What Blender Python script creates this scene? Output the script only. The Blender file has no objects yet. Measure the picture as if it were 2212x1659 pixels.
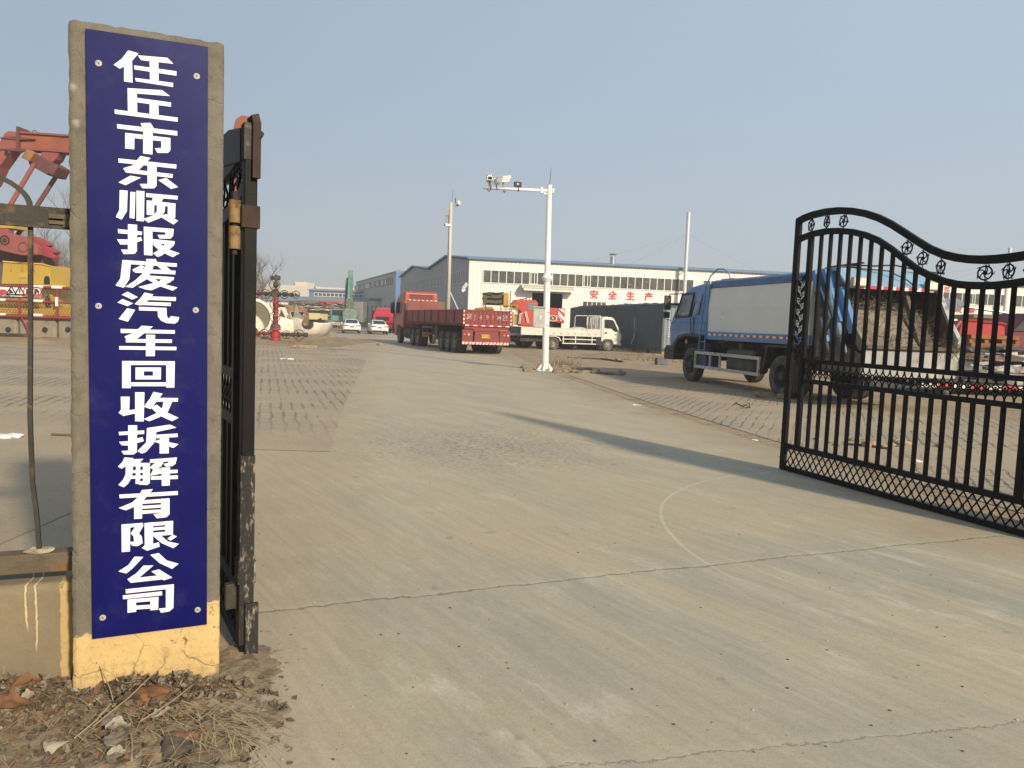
import bpy, bmesh, math, random
from math import *
from mathutils import Vector, Matrix, geometry
S = bpy.context.scene
COL = S.collection
random.seed(7)
# ------------------------------------------------------------------ camera model (used to place things at real distances)
F_ = 1650.0; H_ = 1.6; A_ = radians(2.2); P_ = radians(4.53)
def ray(px, py):
    u = (px-1106)/F_; v = (829.5-py)/F_
    u2 = u*cos(A_)-v*sin(A_); v2 = u*sin(A_)+v*cos(A_)
    return (u2, cos(P_)+v2*sin(P_), -sin(P_)+v2*cos(P_))
def G(px, py, z=0.0):
    d = ray(px, py); t = (z-H_)/d[2]
    return Vector((d[0]*t, d[1]*t, z))
def D(px, py, y):
    d = ray(px, py); t = y/d[1]
    return Vector((d[0]*t, y, H_+d[2]*t))
def RP(px, py, p0, p1):
    d = ray(px, py); ex, ey = p1[0]-p0[0], p1[1]-p0[1]; L = hypot(ex, ey); ex /= L; ey /= L
    nx, ny = -ey, ex
    t = (p0[0]*nx+p0[1]*ny)/(d[0]*nx+d[1]*ny)
    return ((d[0]*t-p0[0])*ex+(d[1]*t-p0[1])*ey, H_+d[2]*t)
cam = bpy.data.cameras.new('camera'); co = bpy.data.objects.new('camera', cam); COL.objects.link(co)
cam.sensor_width = 36; cam.lens = F_/2212*36; cam.clip_end = 3000; cam.clip_start = 0.05
Xv = Vector((1, 0, 0)); Fv = Vector((0, cos(P_), -sin(P_))); Uv = Vector((0, sin(P_), cos(P_)))
rt = cos(A_)*Xv+sin(A_)*Uv; up = -sin(A_)*Xv+cos(A_)*Uv
m = Matrix((rt, up, -Fv)).transposed().to_4x4(); m.translation = (0, 0, H_)
co.matrix_world = m
S.camera = co
# ------------------------------------------------------------------ materials
def nt(name):
    mt = bpy.data.materials.new(name); mt.use_nodes = True
    t = mt.node_tree; b = t.nodes['Principled BSDF']
    return mt, t, b
def N(t, typ, **kw):
    n = t.nodes.new(typ)
    for k, v in kw.items():
        if k in n.inputs: n.inputs[k].default_value = v
        else: setattr(n, k, v)
    return n
def noise(t, vec, scale, detail=5, rough=.6, dist=0):
    n = N(t, 'ShaderNodeTexNoise', Scale=scale, Detail=detail, Roughness=rough, Distortion=dist)
    if vec is not None: t.links.new(vec, n.inputs['Vector'])
    return n.outputs['Fac']
def mth(t, op, a, b=None, c=None, clamp=False):
    n = t.nodes.new('ShaderNodeMath'); n.operation = op; n.use_clamp = clamp
    for i, x in enumerate((a, b, c)):
        if x is None: continue
        if isinstance(x, (int, float)): n.inputs[i].default_value = x
        else: t.links.new(x, n.inputs[i])
    return n.outputs[0]
def ramp(t, f, lo, hi, a=0.0, b=1.0):
    n = t.nodes.new('ShaderNodeMapRange'); n.clamp = True
    n.inputs['From Min'].default_value = lo; n.inputs['From Max'].default_value = hi
    n.inputs['To Min'].default_value = a; n.inputs['To Max'].default_value = b
    t.links.new(f, n.inputs['Value']); return n.outputs[0]
def mixc(t, f, a, b):
    n = t.nodes.new('ShaderNodeMix'); n.data_type = 'RGBA'
    if isinstance(f, (int, float)): n.inputs[0].default_value = f
    else: t.links.new(f, n.inputs[0])
    for i, x in ((6, a), (7, b)):
        if isinstance(x, tuple): n.inputs[i].default_value = (*x[:3], 1)
        else: t.links.new(x, n.inputs[i])
    return n.outputs[2]
def mapv(t, vec, scale=(1, 1, 1), rot=0):
    if rot and scale != (1, 1, 1):
        q = N(t, 'ShaderNodeMapping'); q.inputs['Rotation'].default_value = (0, 0, rot); t.links.new(vec, q.inputs['Vector']); vec = q.outputs[0]; rot = 0
    n = N(t, 'ShaderNodeMapping'); n.inputs['Scale'].default_value = scale; n.inputs['Rotation'].default_value = (0, 0, rot)
    t.links.new(vec, n.inputs['Vector']); return n.outputs[0]
def objv(t):
    return t.nodes.new('ShaderNodeTexCoord').outputs['Object']
def bump(t, b, h, s=.3, d=.01):
    n = N(t, 'ShaderNodeBump', Strength=s, Distance=d); t.links.new(h, n.inputs['Height']); t.links.new(n.outputs[0], b.inputs['Normal'])
def sc(c, k): return tuple(min(1, x*k) for x in c)
DUST = (.36, .29, .2)
MATS = {}
def M(name, col, rough=.6, metal=0.0, var=.18, scale=4, spots=None, spscale=3, spamt=.5, bmp=0, bscale=60, coat=0, stretch=(1, 1, 1)):
    """paint / metal / plastic: two tones, optional patches of dust, rust or peel"""
    if name in MATS: return MATS[name]
    mt, t, b = nt(name); v = objv(t)
    if stretch != (1, 1, 1): v = mapv(t, v, stretch)
    f = ramp(t, noise(t, v, scale, 6), .3, .7)
    c = mixc(t, f, sc(col, 1-var), sc(col, 1+var))
    if spots:
        f2 = noise(t, v, spscale, 9, .68)
        k = ramp(t, f2, .5+.25*(.5-spamt), .62+.25*(.5-spamt))
        c = mixc(t, k, c, spots)
        t.links.new(mth(t, 'ADD', mth(t, 'MULTIPLY', k, .3), rough, clamp=True), b.inputs['Roughness'])
    else:
        t.links.new(ramp(t, noise(t, v, scale*2.3, 5), .3, .7, max(.03, rough-.08), min(1, rough+.1)), b.inputs['Roughness'])
    t.links.new(c, b.inputs['Base Color'])
    b.inputs['Metallic'].default_value = metal
    if coat: b.inputs['Coat Weight'].default_value = coat
    if bmp: bump(t, b, noise(t, v, bscale, 6, .7), bmp, .01)
    MATS[name] = mt; return mt
# ------------------------------------------------------------------ mesh builder
class MB:
    def __init__(s): s.v = []; s.f = []; s.mi = []; s.k = 0; s.T = None
    def add(s, vs, fs):
        o = len(s.v)
        s.v += [(s.T @ Vector(p)) if s.T else Vector(p) for p in vs]
        for f in fs: s.f.append([i+o for i in f]); s.mi.append(s.k)
        return s
    def box(s, x0, x1, y0, y1, z0, z1):
        return s.add([(x0, y0, z0), (x1, y0, z0), (x1, y1, z0), (x0, y1, z0), (x0, y0, z1), (x1, y0, z1), (x1, y1, z1), (x0, y1, z1)],
                     [(0, 3, 2, 1), (4, 5, 6, 7), (0, 1, 5, 4), (1, 2, 6, 5), (2, 3, 7, 6), (3, 0, 4, 7)])
    def cbox(s, c, d): return s.box(c[0]-d[0]/2, c[0]+d[0]/2, c[1]-d[1]/2, c[1]+d[1]/2, c[2]-d[2]/2, c[2]+d[2]/2)
    def beam(s, p, q, w, h=None, upv=(0, 0, 1)):
        h = h or w; p = Vector(p); q = Vector(q); d = (q-p).normalized(); u = Vector(upv)
        if abs(d.dot(u)) > .98: u = Vector((0, 1, 0)) if abs(d.y) < .9 else Vector((1, 0, 0))
        a = d.cross(u).normalized(); u = a.cross(d).normalized()
        vs = []
        for c in (p, q):
            for i, j in ((-1, -1), (1, -1), (1, 1), (-1, 1)): vs.append(c+a*i*w/2+u*j*h/2)
        return s.add(vs, [(0, 3, 2, 1), (4, 5, 6, 7), (0, 1, 5, 4), (1, 2, 6, 5), (2, 3, 7, 6), (3, 0, 4, 7)])
    def tube(s, pts, r, n=8, closed=False, r2=None, sq=False):
        pts = [Vector(p) for p in pts]; m_ = len(pts); vs = []; fs = []
        prev = None
        for i, p in enumerate(pts):
            if closed: d = pts[(i+1) % m_]-pts[i-1]
            else: d = pts[min(i+1, m_-1)]-pts[max(i-1, 0)]
            d.normalize()
            if prev is None:
                a = d.orthogonal().normalized()
                if sq: a = d.cross(Vector((0, 1, 0))); a = a.normalized() if a.length > .01 else d.orthogonal().normalized()
            else: a = (prev-d*prev.dot(d)).normalized()
            prev = a; b = d.cross(a)
            rr = r if r2 is None else r+(r2-r)*i/max(1, m_-1)
            for k in range(n):
                t = 2*pi*(k+(.5 if sq else 0))/n; q = rr*(1.414 if sq else 1)
                vs.append(p+a*cos(t)*q+b*sin(t)*q)
        R = m_ if closed else m_-1
        for i in range(R):
            j = (i+1) % m_
            for k in range(n): fs.append((i*n+k, i*n+(k+1) % n, j*n+(k+1) % n, j*n+k))
        if not closed: fs.append(tuple(range(n))[::-1]); fs.append(tuple(range((m_-1)*n, m_*n)))
        return s.add(vs, fs)
    def cyl(s, p, q, r, r2=None, n=16): return s.tube([p, q], r, n, r2=r2)
    def prism(s, poly, ax, a0, a1):
        def P(u, v, w): return {'x': (w, u, v), 'y': (u, w, v), 'z': (u, v, w)}[ax]
        n = len(poly); vs = [P(u, v, a0) for u, v in poly]+[P(u, v, a1) for u, v in poly]
        return s.add(vs, [tuple(range(n))[::-1], tuple(range(n, 2*n))]+[(i, (i+1) % n, n+(i+1) % n, n+i) for i in range(n)])
    def lathe(s, prof, o=(0, 0, 0), ax=(0, 0, 1), n=24):
        o = Vector(o); d = Vector(ax).normalized(); a = d.orthogonal().normalized(); b = d.cross(a); vs = []; fs = []
        for r, h in prof:
            for k in range(n): t = 2*pi*k/n; vs.append(o+d*h+a*cos(t)*r+b*sin(t)*r)
        for i in range(len(prof)-1):
            for k in range(n): fs.append((i*n+k, i*n+(k+1) % n, (i+1)*n+(k+1) % n, (i+1)*n+k))
        if prof[0][0] > 1e-4: fs.append(tuple(range(n))[::-1])
        if prof[-1][0] > 1e-4: fs.append(tuple(range((len(prof)-1)*n, len(prof)*n)))
        return s.add(vs, fs)
    def torus(s, c, ax, R, r, n=24, m_=6):
        c = Vector(c); d = Vector(ax).normalized(); a = d.orthogonal().normalized(); b = d.cross(a)
        return s.tube([c+a*cos(2*pi*k/n)*R+b*sin(2*pi*k/n)*R for k in range(n)], r, m_, True)
    def loft(s, rings, cap=True):
        n = len(rings[0]); vs = [p for r in rings for p in r]; fs = []
        for i in range(len(rings)-1):
            for k in range(n): fs.append((i*n+k, i*n+(k+1) % n, (i+1)*n+(k+1) % n, (i+1)*n+k))
        if cap: fs.append(tuple(range(n))[::-1]); fs.append(tuple(range((len(rings)-1)*n, len(rings)*n)))
        return s.add(vs, fs)
    def blob(s, c, r, k=.25, sub=2, sq=(1, 1, 1), seed=0):
        rnd = random.Random(seed); bm = bmesh.new(); bmesh.ops.create_icosphere(bm, subdivisions=sub, radius=1)
        vs = [Vector((v.co.x*sq[0], v.co.y*sq[1], v.co.z*sq[2]))*r*(1+rnd.uniform(-k, k))+Vector(c) for v in bm.verts]
        fs = [[v.index for v in f.verts] for f in bm.faces]; bm.free(); return s.add(vs, fs)
    def build(s, name, mats, parent=None, smooth=False, bevel=0, seg=2, label=None, solid=0, loc=None):
        me = bpy.data.meshes.new(name); bm = bmesh.new(); vs = [bm.verts.new(p) for p in s.v]
        for f, k in zip(s.f, s.mi):
            try:
                fc = bm.faces.new([vs[i] for i in f]); fc.material_index = k; fc.smooth = smooth
            except ValueError: pass
        bmesh.ops.remove_doubles(bm, verts=[v for v in bm.verts], dist=1e-5)
        bmesh.ops.recalc_face_normals(bm, faces=bm.faces); bm.to_mesh(me); bm.free()
        for x in (mats if isinstance(mats, (list, tuple)) else [mats]): me.materials.append(x)
        o = bpy.data.objects.new(name, me); COL.objects.link(o)
        if parent: o.parent = parent
        if label: o['label'] = label
        if loc: o.location = loc
        if bevel:
            b = o.modifiers.new('bevel', 'BEVEL'); b.width = bevel; b.segments = seg; b.limit_method = 'ANGLE'; b.angle_limit = radians(40); b.harden_normals = False
        if solid:
            b = o.modifiers.new('solid', 'SOLIDIFY'); b.thickness = solid; b.offset = 0
        return o
def smooth_angle(o, deg=40):
    me = o.data
    for p in me.polygons: p.use_smooth = True
    bm = bmesh.new(); bm.from_mesh(me)
    for e in bm.edges:
        if len(e.link_faces) == 2 and e.calc_face_angle(0) > radians(deg): e.smooth = False
    bm.to_mesh(me); bm.free(); return o
def tag(o, label=None, cat=None, group=None, kind=None):
    if label: o['label'] = label
    if cat: o['category'] = cat
    if group: o['group'] = group
    if kind: o['kind'] = kind
    return o
def thing(name, label, cat, loc=(0, 0, 0), rot=0, group=None):
    o = bpy.data.objects.new(name, None); COL.objects.link(o); o.location = loc; o.rotation_euler = (0, 0, rot); o.empty_display_size = .3
    return tag(o, label, cat, group)
def copy_tree(o, parent=None, label=None):
    c = o.copy(); COL.objects.link(c)
    if parent: c.parent = parent
    if label: c['label'] = label
    for ch in list(o.children): copy_tree(ch, c)
    return c
def share(o, name, parent, loc=None, rot=None):
    """another object with the same mesh"""
    c = bpy.data.objects.new(name, o.data); COL.objects.link(c); c.parent = parent
    for md in o.modifiers:
        n = c.modifiers.new(md.name, md.type)
        for k in ('width', 'segments', 'limit_method', 'angle_limit', 'thickness', 'offset'):
            if hasattr(md, k): setattr(n, k, getattr(md, k))
    if loc is not None: c.location = loc
    if rot is not None: c.rotation_euler = rot
    return c
def text_mesh(body, size, ext=.004, off=0.0, sx=1.0, align='CENTER'):
    cu = bpy.data.curves.new('lettering', 'FONT'); cu.body = body; cu.size = size; cu.extrude = ext; cu.offset = off
    cu.align_x = align; cu.align_y = 'CENTER'; cu.resolution_u = 3
    o = bpy.data.objects.new('lettering', cu); COL.objects.link(o)
    bpy.context.view_layer.update(); dg = bpy.context.evaluated_depsgraph_get()
    me = bpy.data.meshes.new_from_object(o.evaluated_get(dg)); bpy.data.objects.remove(o)
    return me
def lettering(name, body, size, mt, parent, loc, rz=0, ext=.004, off=0.0, sx=1.0, tilt=pi/2, label=None):
    """flat writing standing on a face: local x to the right, facing local -y (tilt 90 degrees)"""
    me = text_mesh(body, size, ext, off); me.materials.clear(); me.materials.append(mt); me.name = name
    o = bpy.data.objects.new(name, me); COL.objects.link(o)
    if parent: o.parent = parent
    o.location = loc; o.rotation_euler = (tilt, 0, rz); o.scale = (sx, 1, 1)
    if label: o['label'] = label
    return o
def shape_mb(polys, fn, t):
    """union of 2-D polygons, extruded by t along local y (front at -t); fn maps the 2-D point to (x,z)"""
    vs = []; fs = []
    for p in polys:
        a = sum(p[i][0]*p[(i+1) % len(p)][1]-p[(i+1) % len(p)][0]*p[i][1] for i in range(len(p)))
        if a < 0: p = p[::-1]
        fs.append(list(range(len(vs), len(vs)+len(p)))); vs += [Vector(q) for q in p]
    ov, oe, of, _, _, src = geometry.delaunay_2d_cdt(vs, [], fs, 0, 1e-4)
    of = [f for f, s_ in zip(of, src) if s_]
    mb = MB(); n = len(ov); pts = [fn(v) for v in ov]
    cnt = {}
    for f in of:
        for i in range(len(f)):
            e = (f[i], f[(i+1) % len(f)]); cnt[e] = 1
    fl = [tuple(f) for f in of]+[tuple(i+n for i in f[::-1]) for f in of]
    for (a, b) in cnt:
        if (b, a) not in cnt: fl.append((a, b, b+n, a+n))
    mb.add([(x, -t, z) for x, z in pts]+[(x, 0, z) for x, z in pts], fl)
    return mb
# ------------------------------------------------------------------ light and sky
SUN = Vector((.585*cos(radians(26)), -.811*cos(radians(26)), sin(radians(26))))
sd = bpy.data.lights.new('sun', 'SUN'); sd.energy = 4.7; sd.angle = radians(3.2); sd.color = (1, .86, .66)
so = bpy.data.objects.new('sun', sd); COL.objects.link(so); so.rotation_euler = SUN.to_track_quat('Z', 'Y').to_euler()
W = bpy.data.worlds.new('World'); S.world = W; W.use_nodes = True
t = W.node_tree; bg = t.nodes['Background']
sky = t.nodes.new('ShaderNodeTexSky'); sky.sky_type = 'NISHITA'; sky.sun_disc = False
sky.sun_elevation = radians(26); sky.sun_rotation = atan2(.585, -.811)
sky.air_density = 1.0; sky.dust_density = 2.0; sky.ozone_density = 2.0; sky.altitude = 50
bg.inputs[1].default_value = .128
# a winter smog layer: greyer towards the horizon
gz = t.nodes.new('ShaderNodeSeparateXYZ'); tc = t.nodes.new('ShaderNodeTexCoord'); t.links.new(tc.outputs['Generated'], gz.inputs[0])
hz_ = mixc(t, ramp(t, gz.outputs['Z'], .0, .42), (3.15, 3.32, 3.46), (2.95, 3.72, 4.55))
nz_ = noise(t, mapv(t, tc.outputs['Generated'], (1, 1, 2.5)), 1.3, 4, .5)
side = mth(t, 'ADD', ramp(t, gz.outputs['X'], -.5, .7, .94, 1.3), ramp(t, nz_, .3, .7, -.025, .025))
vs_ = t.nodes.new('ShaderNodeVectorMath'); vs_.operation = 'SCALE'; t.links.new(hz_, vs_.inputs[0]); t.links.new(side, vs_.inputs['Scale'])
t.links.new(mixc(t, .82, sky.outputs[0], vs_.outputs[0]), bg.inputs[0])
S.view_settings.view_transform = 'Standard'; S.view_settings.look = 'None'; S.view_settings.exposure = .08; S.view_settings.gamma = 1
S.cycles.max_bounces = 6
if 1:
    hzm = bpy.data.materials.new('smog'); hzm.use_nodes = True; ht_ = hzm.node_tree; ht_.nodes.remove(ht_.nodes['Principled BSDF'])
    vp = ht_.nodes.new('ShaderNodeVolumePrincipled'); vp.inputs['Color'].default_value = (.9, .91, .92, 1); vp.inputs['Density'].default_value = .0012; vp.inputs['Anisotropy'].default_value = .0
    ht_.links.new(vp.outputs[0], ht_.nodes['Material Output'].inputs['Volume'])
    hm = bpy.data.meshes.new('haze'); hb = bmesh.new(); bmesh.ops.create_cube(hb, size=1); bmesh.ops.scale(hb, vec=(1900, 1600, 21), verts=hb.verts); bmesh.ops.translate(hb, vec=(0, 720, 9.0), verts=hb.verts); hb.to_mesh(hm); hb.free()
    hm.materials.append(hzm); ho = bpy.data.objects.new('haze', hm); COL.objects.link(ho); tag(ho, kind='stuff')
# ================================================================== GROUND
def line_d(t, xy, p, q):
    """signed distance to the line p-q (left positive)"""
    d = (Vector(q)-Vector(p)).normalized(); nx, ny = -d.y, d.x
    sx = N(t, 'ShaderNodeSeparateXYZ'); t.links.new(xy, sx.inputs[0])
    a = mth(t, 'MULTIPLY', sx.outputs[0], nx); b = mth(t, 'MULTIPLY_ADD', sx.outputs[1], ny, -(p[0]*nx+p[1]*ny))
    return mth(t, 'ADD', a, b)
def dist_to(t, xy, p):
    n = t.nodes.new('ShaderNodeVectorMath'); n.operation = 'DISTANCE'; t.links.new(xy, n.inputs[0]); n.inputs[1].default_value = (p[0], p[1], 0)
    return n.outputs['Value']
def dirt_mat():
    mt, t, b = nt('sandy_dirt'); v = objv(t)
    f1 = ramp(t, noise(t, v, .35, 7, .6), .3, .7)
    c = mixc(t, f1, (0.414, 0.298, 0.178), (0.327, 0.24, 0.149))
    f2 = ramp(t, noise(t, mapv(t, v, (.5, 3.5, 1), radians(12)), .9, 7, .65), .45, .7)
    c = mixc(t, mth(t, 'MULTIPLY', f2, .75), c, (0.171, 0.132, 0.0858))
    f3 = ramp(t, noise(t, v, 9, 6, .7), .56, .68)
    c = mixc(t, mth(t, 'MULTIPLY', f3, .62), c, (0.132, 0.101, 0.0661))
    f4 = ramp(t, noise(t, v, 42, 4, .7), .58, .75)
    c = mixc(t, mth(t, 'MULTIPLY', f4, .35), c, (0.459, 0.385, 0.269))
    t.links.new(c, b.inputs['Base Color']); b.inputs['Roughness'].default_value = .95
    h = mth(t, 'ADD', mth(t, 'MULTIPLY', noise(t, v, 3, 8, .65), 1.6), mth(t, 'MULTIPLY', noise(t, v, 30, 6, .7), .25))
    bump(t, b, h, .8, .09); return mt
def concrete_mat():
    mt, t, b = nt('dusty_concrete'); v = objv(t)
    st = mapv(t, v, (.2, 1.15, 1), radians(54))
    f1 = ramp(t, noise(t, v, .4, 6, .55), .3, .72)
    c = mixc(t, f1, (0.439, 0.369, 0.252), (0.357, 0.319, 0.229))
    f2 = ramp(t, noise(t, st, 1.15, 8, .62, .4), .44, .66)
    c = mixc(t, mth(t, 'MULTIPLY', f2, .75), c, (0.293, 0.278, 0.222))
    f2b = ramp(t, noise(t, mapv(t, v, (.3, 2.2, 1), radians(60)), 1.5, 8, .66, .5), .54, .72)
    c = mixc(t, mth(t, 'MULTIPLY', f2b, .55), c, (0.503, 0.439, 0.322))
    # worn pale scuffs
    f3 = mth(t, 'MULTIPLY', ramp(t, noise(t, mapv(t, v, (.6, 1.2, 1), radians(54)), 3.2, 10, .76), .52, .64), ramp(t, noise(t, v, .55, 3), .45, .58))
    c = mixc(t, mth(t, 'MULTIPLY', f3, .62), c, (0.558, 0.515, 0.403))
    # sandier inside the gate than outside it
    ins = ramp(t, mth(t, 'ADD', line_d(t, v, (-1.34, 3.98), (4.37, 6.34)), mth(t, 'MULTIPLY', noise(t, v, 1.1, 5), .5)), .1, .9)
    ins = mth(t, 'MULTIPLY', ins, ramp(t, noise(t, mapv(t, v, (.4, 1.1, 1), radians(58)), .8, 6), .3, .62, .15, 1))
    c = mixc(t, mth(t, 'MULTIPLY', ins, .5), c, (.44, .35, .225))
    # lane of exposed aggregate in front of the gate
    pa = G(1040, 960); da = dist_to(t, v, pa)
    near = ramp(t, mth(t, 'ADD', da, mth(t, 'MULTIPLY', noise(t, v, 1.2, 5), 3.0)), 2.0, 3.9, 1, 0)
    sp = ramp(t, noise(t, v, 16, 6, .75), .5, .56)
    c = mixc(t, mth(t, 'MULTIPLY', mth(t, 'MULTIPLY', near, sp), .7), c, (0.142, 0.123, 0.0898))
    # dirt carried on to both edges of the road
    dr = line_d(t, v, (3.9, 9.6), (.6, 30))
    er = ramp(t, mth(t, 'ADD', dr, mth(t, 'MULTIPLY', mth(t, 'SUBTRACT', noise(t, v, .9, 7, .65), .5), 3.4)), .1, 1.3, 1, 0)
    c = mixc(t, mth(t, 'MULTIPLY', er, .95), c, mixc(t, ramp(t, noise(t, v, .6, 6), .35, .65), (0.37, 0.285, 0.185), (0.3, 0.24, 0.16)))
    dl = line_d(t, v, (-1.15, 3.0), (-2.15, 9.0))
    el = ramp(t, mth(t, 'ADD', dl, mth(t, 'MULTIPLY', mth(t, 'SUBTRACT', noise(t, v, 1.4, 7, .65), .5), 1.8)), -.75, .45, 0, 1)
    c = mixc(t, mth(t, 'MULTIPLY', el, .97), c, mixc(t, ramp(t, noise(t, v, .6, 6), .35, .65), (0.406, 0.314, 0.203), (0.335, 0.269, 0.183)))
    # tyre tracks curving towards the left of the road
    wob = mth(t, 'MULTIPLY', noise(t, v, .35, 3), 1.6)
    for off, k in ((.0, .14), (.16, .12), (.34, .12)):
        dk = line_d(t, v, (-1.0-off*.0, 3.2), (-2.1, 9.2))
        a_ = mth(t, 'ABSOLUTE', mth(t, 'ADD', mth(t, 'ADD', dk, wob), off-.25))
        w_ = mth(t, 'MULTIPLY', ramp(t, a_, .015, .06, 1, 0), ramp(t, noise(t, v, 2.2, 4), .42, .6))
        c = mixc(t, mth(t, 'MULTIPLY', w_, k), c, (0.55, 0.468, 0.339))
    # white scratch drawn by the swinging gate leaf
    hg = (4.35, 5.97); dh = dist_to(t, v, hg)
    ring = mth(t, 'MULTIPLY', ramp(t, mth(t, 'ABSOLUTE', mth(t, 'SUBTRACT', dh, mth(t, 'ADD', 3.04, mth(t, 'MULTIPLY', noise(t, v, .8, 2), .05)))), .004, .02, 1, 0), ramp(t, line_d(t, v, (-1.34, 3.98), (4.37, 6.34)), -.35, .1))
    c = mixc(t, mth(t, 'MULTIPLY', mth(t, 'MULTIPLY', ring, ramp(t, noise(t, v, 3, 5), .35, .6, .4, 1)), .5), c, (.62, .58, .48))
    # oil drips and old stains
    so_ = mth(t, 'MULTIPLY', ramp(t, noise(t, v, 5.5, 3, .5), .68, .72), .35); c = mixc(t, so_, c, (.17, .145, .11))
    sp2 = mth(t, 'MULTIPLY', ramp(t, noise(t, v, 58, 3, .6), .67, .73), .3); c = mixc(t, sp2, c, (.16, .14, .105))
    sp3 = mth(t, 'MULTIPLY', ramp(t, noise(t, mapv(t, v, (1, 1, 1.1)), 47, 3, .6), .67, .73), .4); c = mixc(t, sp3, c, (.5, .46, .38))
    # grain
    g1 = mth(t, 'MULTIPLY', ramp(t, noise(t, v, 140, 4, .85), .32, .68, .84, 1.16), ramp(t, noise(t, v, 34, 6, .8), .3, .7, .92, 1.08))
    g1 = mth(t, 'MULTIPLY', g1, ramp(t, noise(t, mapv(t, v, (.35, 5, 1), radians(56)), 3.4, 8, .75), .3, .7, .88, 1.1))
    vm = t.nodes.new('ShaderNodeVectorMath'); vm.operation = 'SCALE'; t.links.new(c, vm.inputs[0]); t.links.new(g1, vm.inputs['Scale']); c = vm.outputs[0]
    # joints and cracks
    h = None; wv = mth(t, 'MULTIPLY', mth(t, 'SUBTRACT', noise(t, v, 1.6, 9, .7), .5), .2)
    wv2 = mth(t, 'MULTIPLY', mth(t, 'SUBTRACT', noise(t, v, 15, 7, .75), .5), .085)
    for p, q, w, k in (((-1.34, 3.98), (4.37, 6.34), .009, .62), ((.21, 2.65), (2.22, 3.12), .0035, .5), ((-2.1, 8.95), (-6, 8.7), .008, .35),
                       ((-4, 17.5), (4, 20.2), .012, .3), ((-8, 30), (3, 33.5), .02, .35)):
        dd = mth(t, 'ADD', mth(t, 'ADD', line_d(t, v, p, q), wv), wv2)
        a_ = mth(t, 'ABSOLUTE', dd); kk = ramp(t, a_, w*.5, w*1.5, 1, 0)
        side = mth(t, 'MULTIPLY', ramp(t, dd, 0, .07, 1, 0), ramp(t, dd, -.001, .004, 0, 1))
        c = mixc(t, mth(t, 'MULTIPLY', side, .35*k), c, (0.558, 0.491, 0.363))
        c = mixc(t, mth(t, 'MULTIPLY', mth(t, 'MULTIPLY', kk, ramp(t, noise(t, v, 6, 4), .25, .5, .35, 1)), k), c, (0.104, 0.0832, 0.0548))
        h = kk if h is None else mth(t, 'MAXIMUM', h, kk)
    t.links.new(c, b.inputs['Base Color']); b.inputs['Roughness'].default_value = .88
    hh = mth(t, 'SUBTRACT', mth(t, 'ADD', mth(t, 'MULTIPLY', noise(t, v, 70, 6, .75), .22), mth(t, 'MULTIPLY', noise(t, v, 5, 5), .25)), mth(t, 'MULTIPLY', h, 1.2))
    bump(t, b, hh, .35, .02); return mt
def paver_mat(name, rot, dust, cell=.46, fade=None):
    """grass pavers: rows of hexagonal cells, half buried in dust"""
    mt, t, b = nt(name); v = objv(t)
    dv = t.nodes.new('ShaderNodeTexNoise'); dv.inputs['Scale'].default_value = 1.5; t.links.new(v, dv.inputs['Vector'])
    off = t.nodes.new('ShaderNodeVectorMath'); off.operation = 'MULTIPLY_ADD'; t.links.new(dv.outputs['Color'], off.inputs[0]); off.inputs[1].default_value = (.13, .13, 0); t.links.new(v, off.inputs[2])
    vv = mapv(t, off.outputs[0], (1, 1, 1), rot)
    br = N(t, 'ShaderNodeTexBrick', Scale=1.0); br.offset = .5
    br.inputs['Brick Width'].default_value = cell; br.inputs['Row Height'].default_value = cell*.45; br.inputs['Mortar Size'].default_value = cell*.065; br.inputs['Mortar Smooth'].default_value = .5
    t.links.new(vv, br.inputs['Vector']); hole = br.outputs['Fac']
    bk = ramp(t, noise(t, v, .45, 7, .62), .5-dust*.22, .66-dust*.22, 1, 0)
    bk = mth(t, 'MULTIPLY', bk, ramp(t, noise(t, v, 7, 5, .7), .3, .55, .25, 1))
    base = mixc(t, ramp(t, noise(t, v, .6, 6), .35, .65), (0.406, 0.314, 0.203), (0.335, 0.269, 0.183))
    if fade: bk = mth(t, 'MULTIPLY', bk, ramp(t, mth(t, 'ADD', line_d(t, v, *fade), mth(t, 'MULTIPLY', noise(t, v, .7, 6), 2.5)), 1.2, 4.5))
    base = mixc(t, mth(t, 'MULTIPLY', bk, .5), base, (0.294, 0.264, 0.203))
    base = mixc(t, mth(t, 'MULTIPLY', ramp(t, noise(t, v, 14, 6, .72), .55, .68), .4), base, (0.164, 0.131, 0.0819))
    k = mth(t, 'MULTIPLY', mth(t, 'MULTIPLY', hole, bk), ramp(t, noise(t, v, 6, 7, .75), .36, .54))
    if fade:
        fd = FD_ = ramp(t, mth(t, 'ADD', line_d(t, v, *fade), mth(t, 'MULTIPLY', noise(t, v, .7, 6), 2.5)), 1.0, 3.6); k = mth(t, 'MULTIPLY', k, fd)
    c = mixc(t, mth(t, 'MULTIPLY', k, .6), base, (0.078, 0.0608, 0.039))
    t.links.new(c, b.inputs['Base Color']); b.inputs['Roughness'].default_value = .95
    h = mth(t, 'SUBTRACT', mth(t, 'MULTIPLY', noise(t, v, 25, 6, .7), .5), k); bump(t, b, h, .8, .03); return mt
dirt = dirt_mat()
def sheet(name, pts, z, mt, kind='structure'):
    mb = MB(); mb.add([(x, y, z) for x, y in pts], [tuple(range(len(pts)))]); o = mb.build(name, mt); return tag(o, kind=kind)
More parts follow.
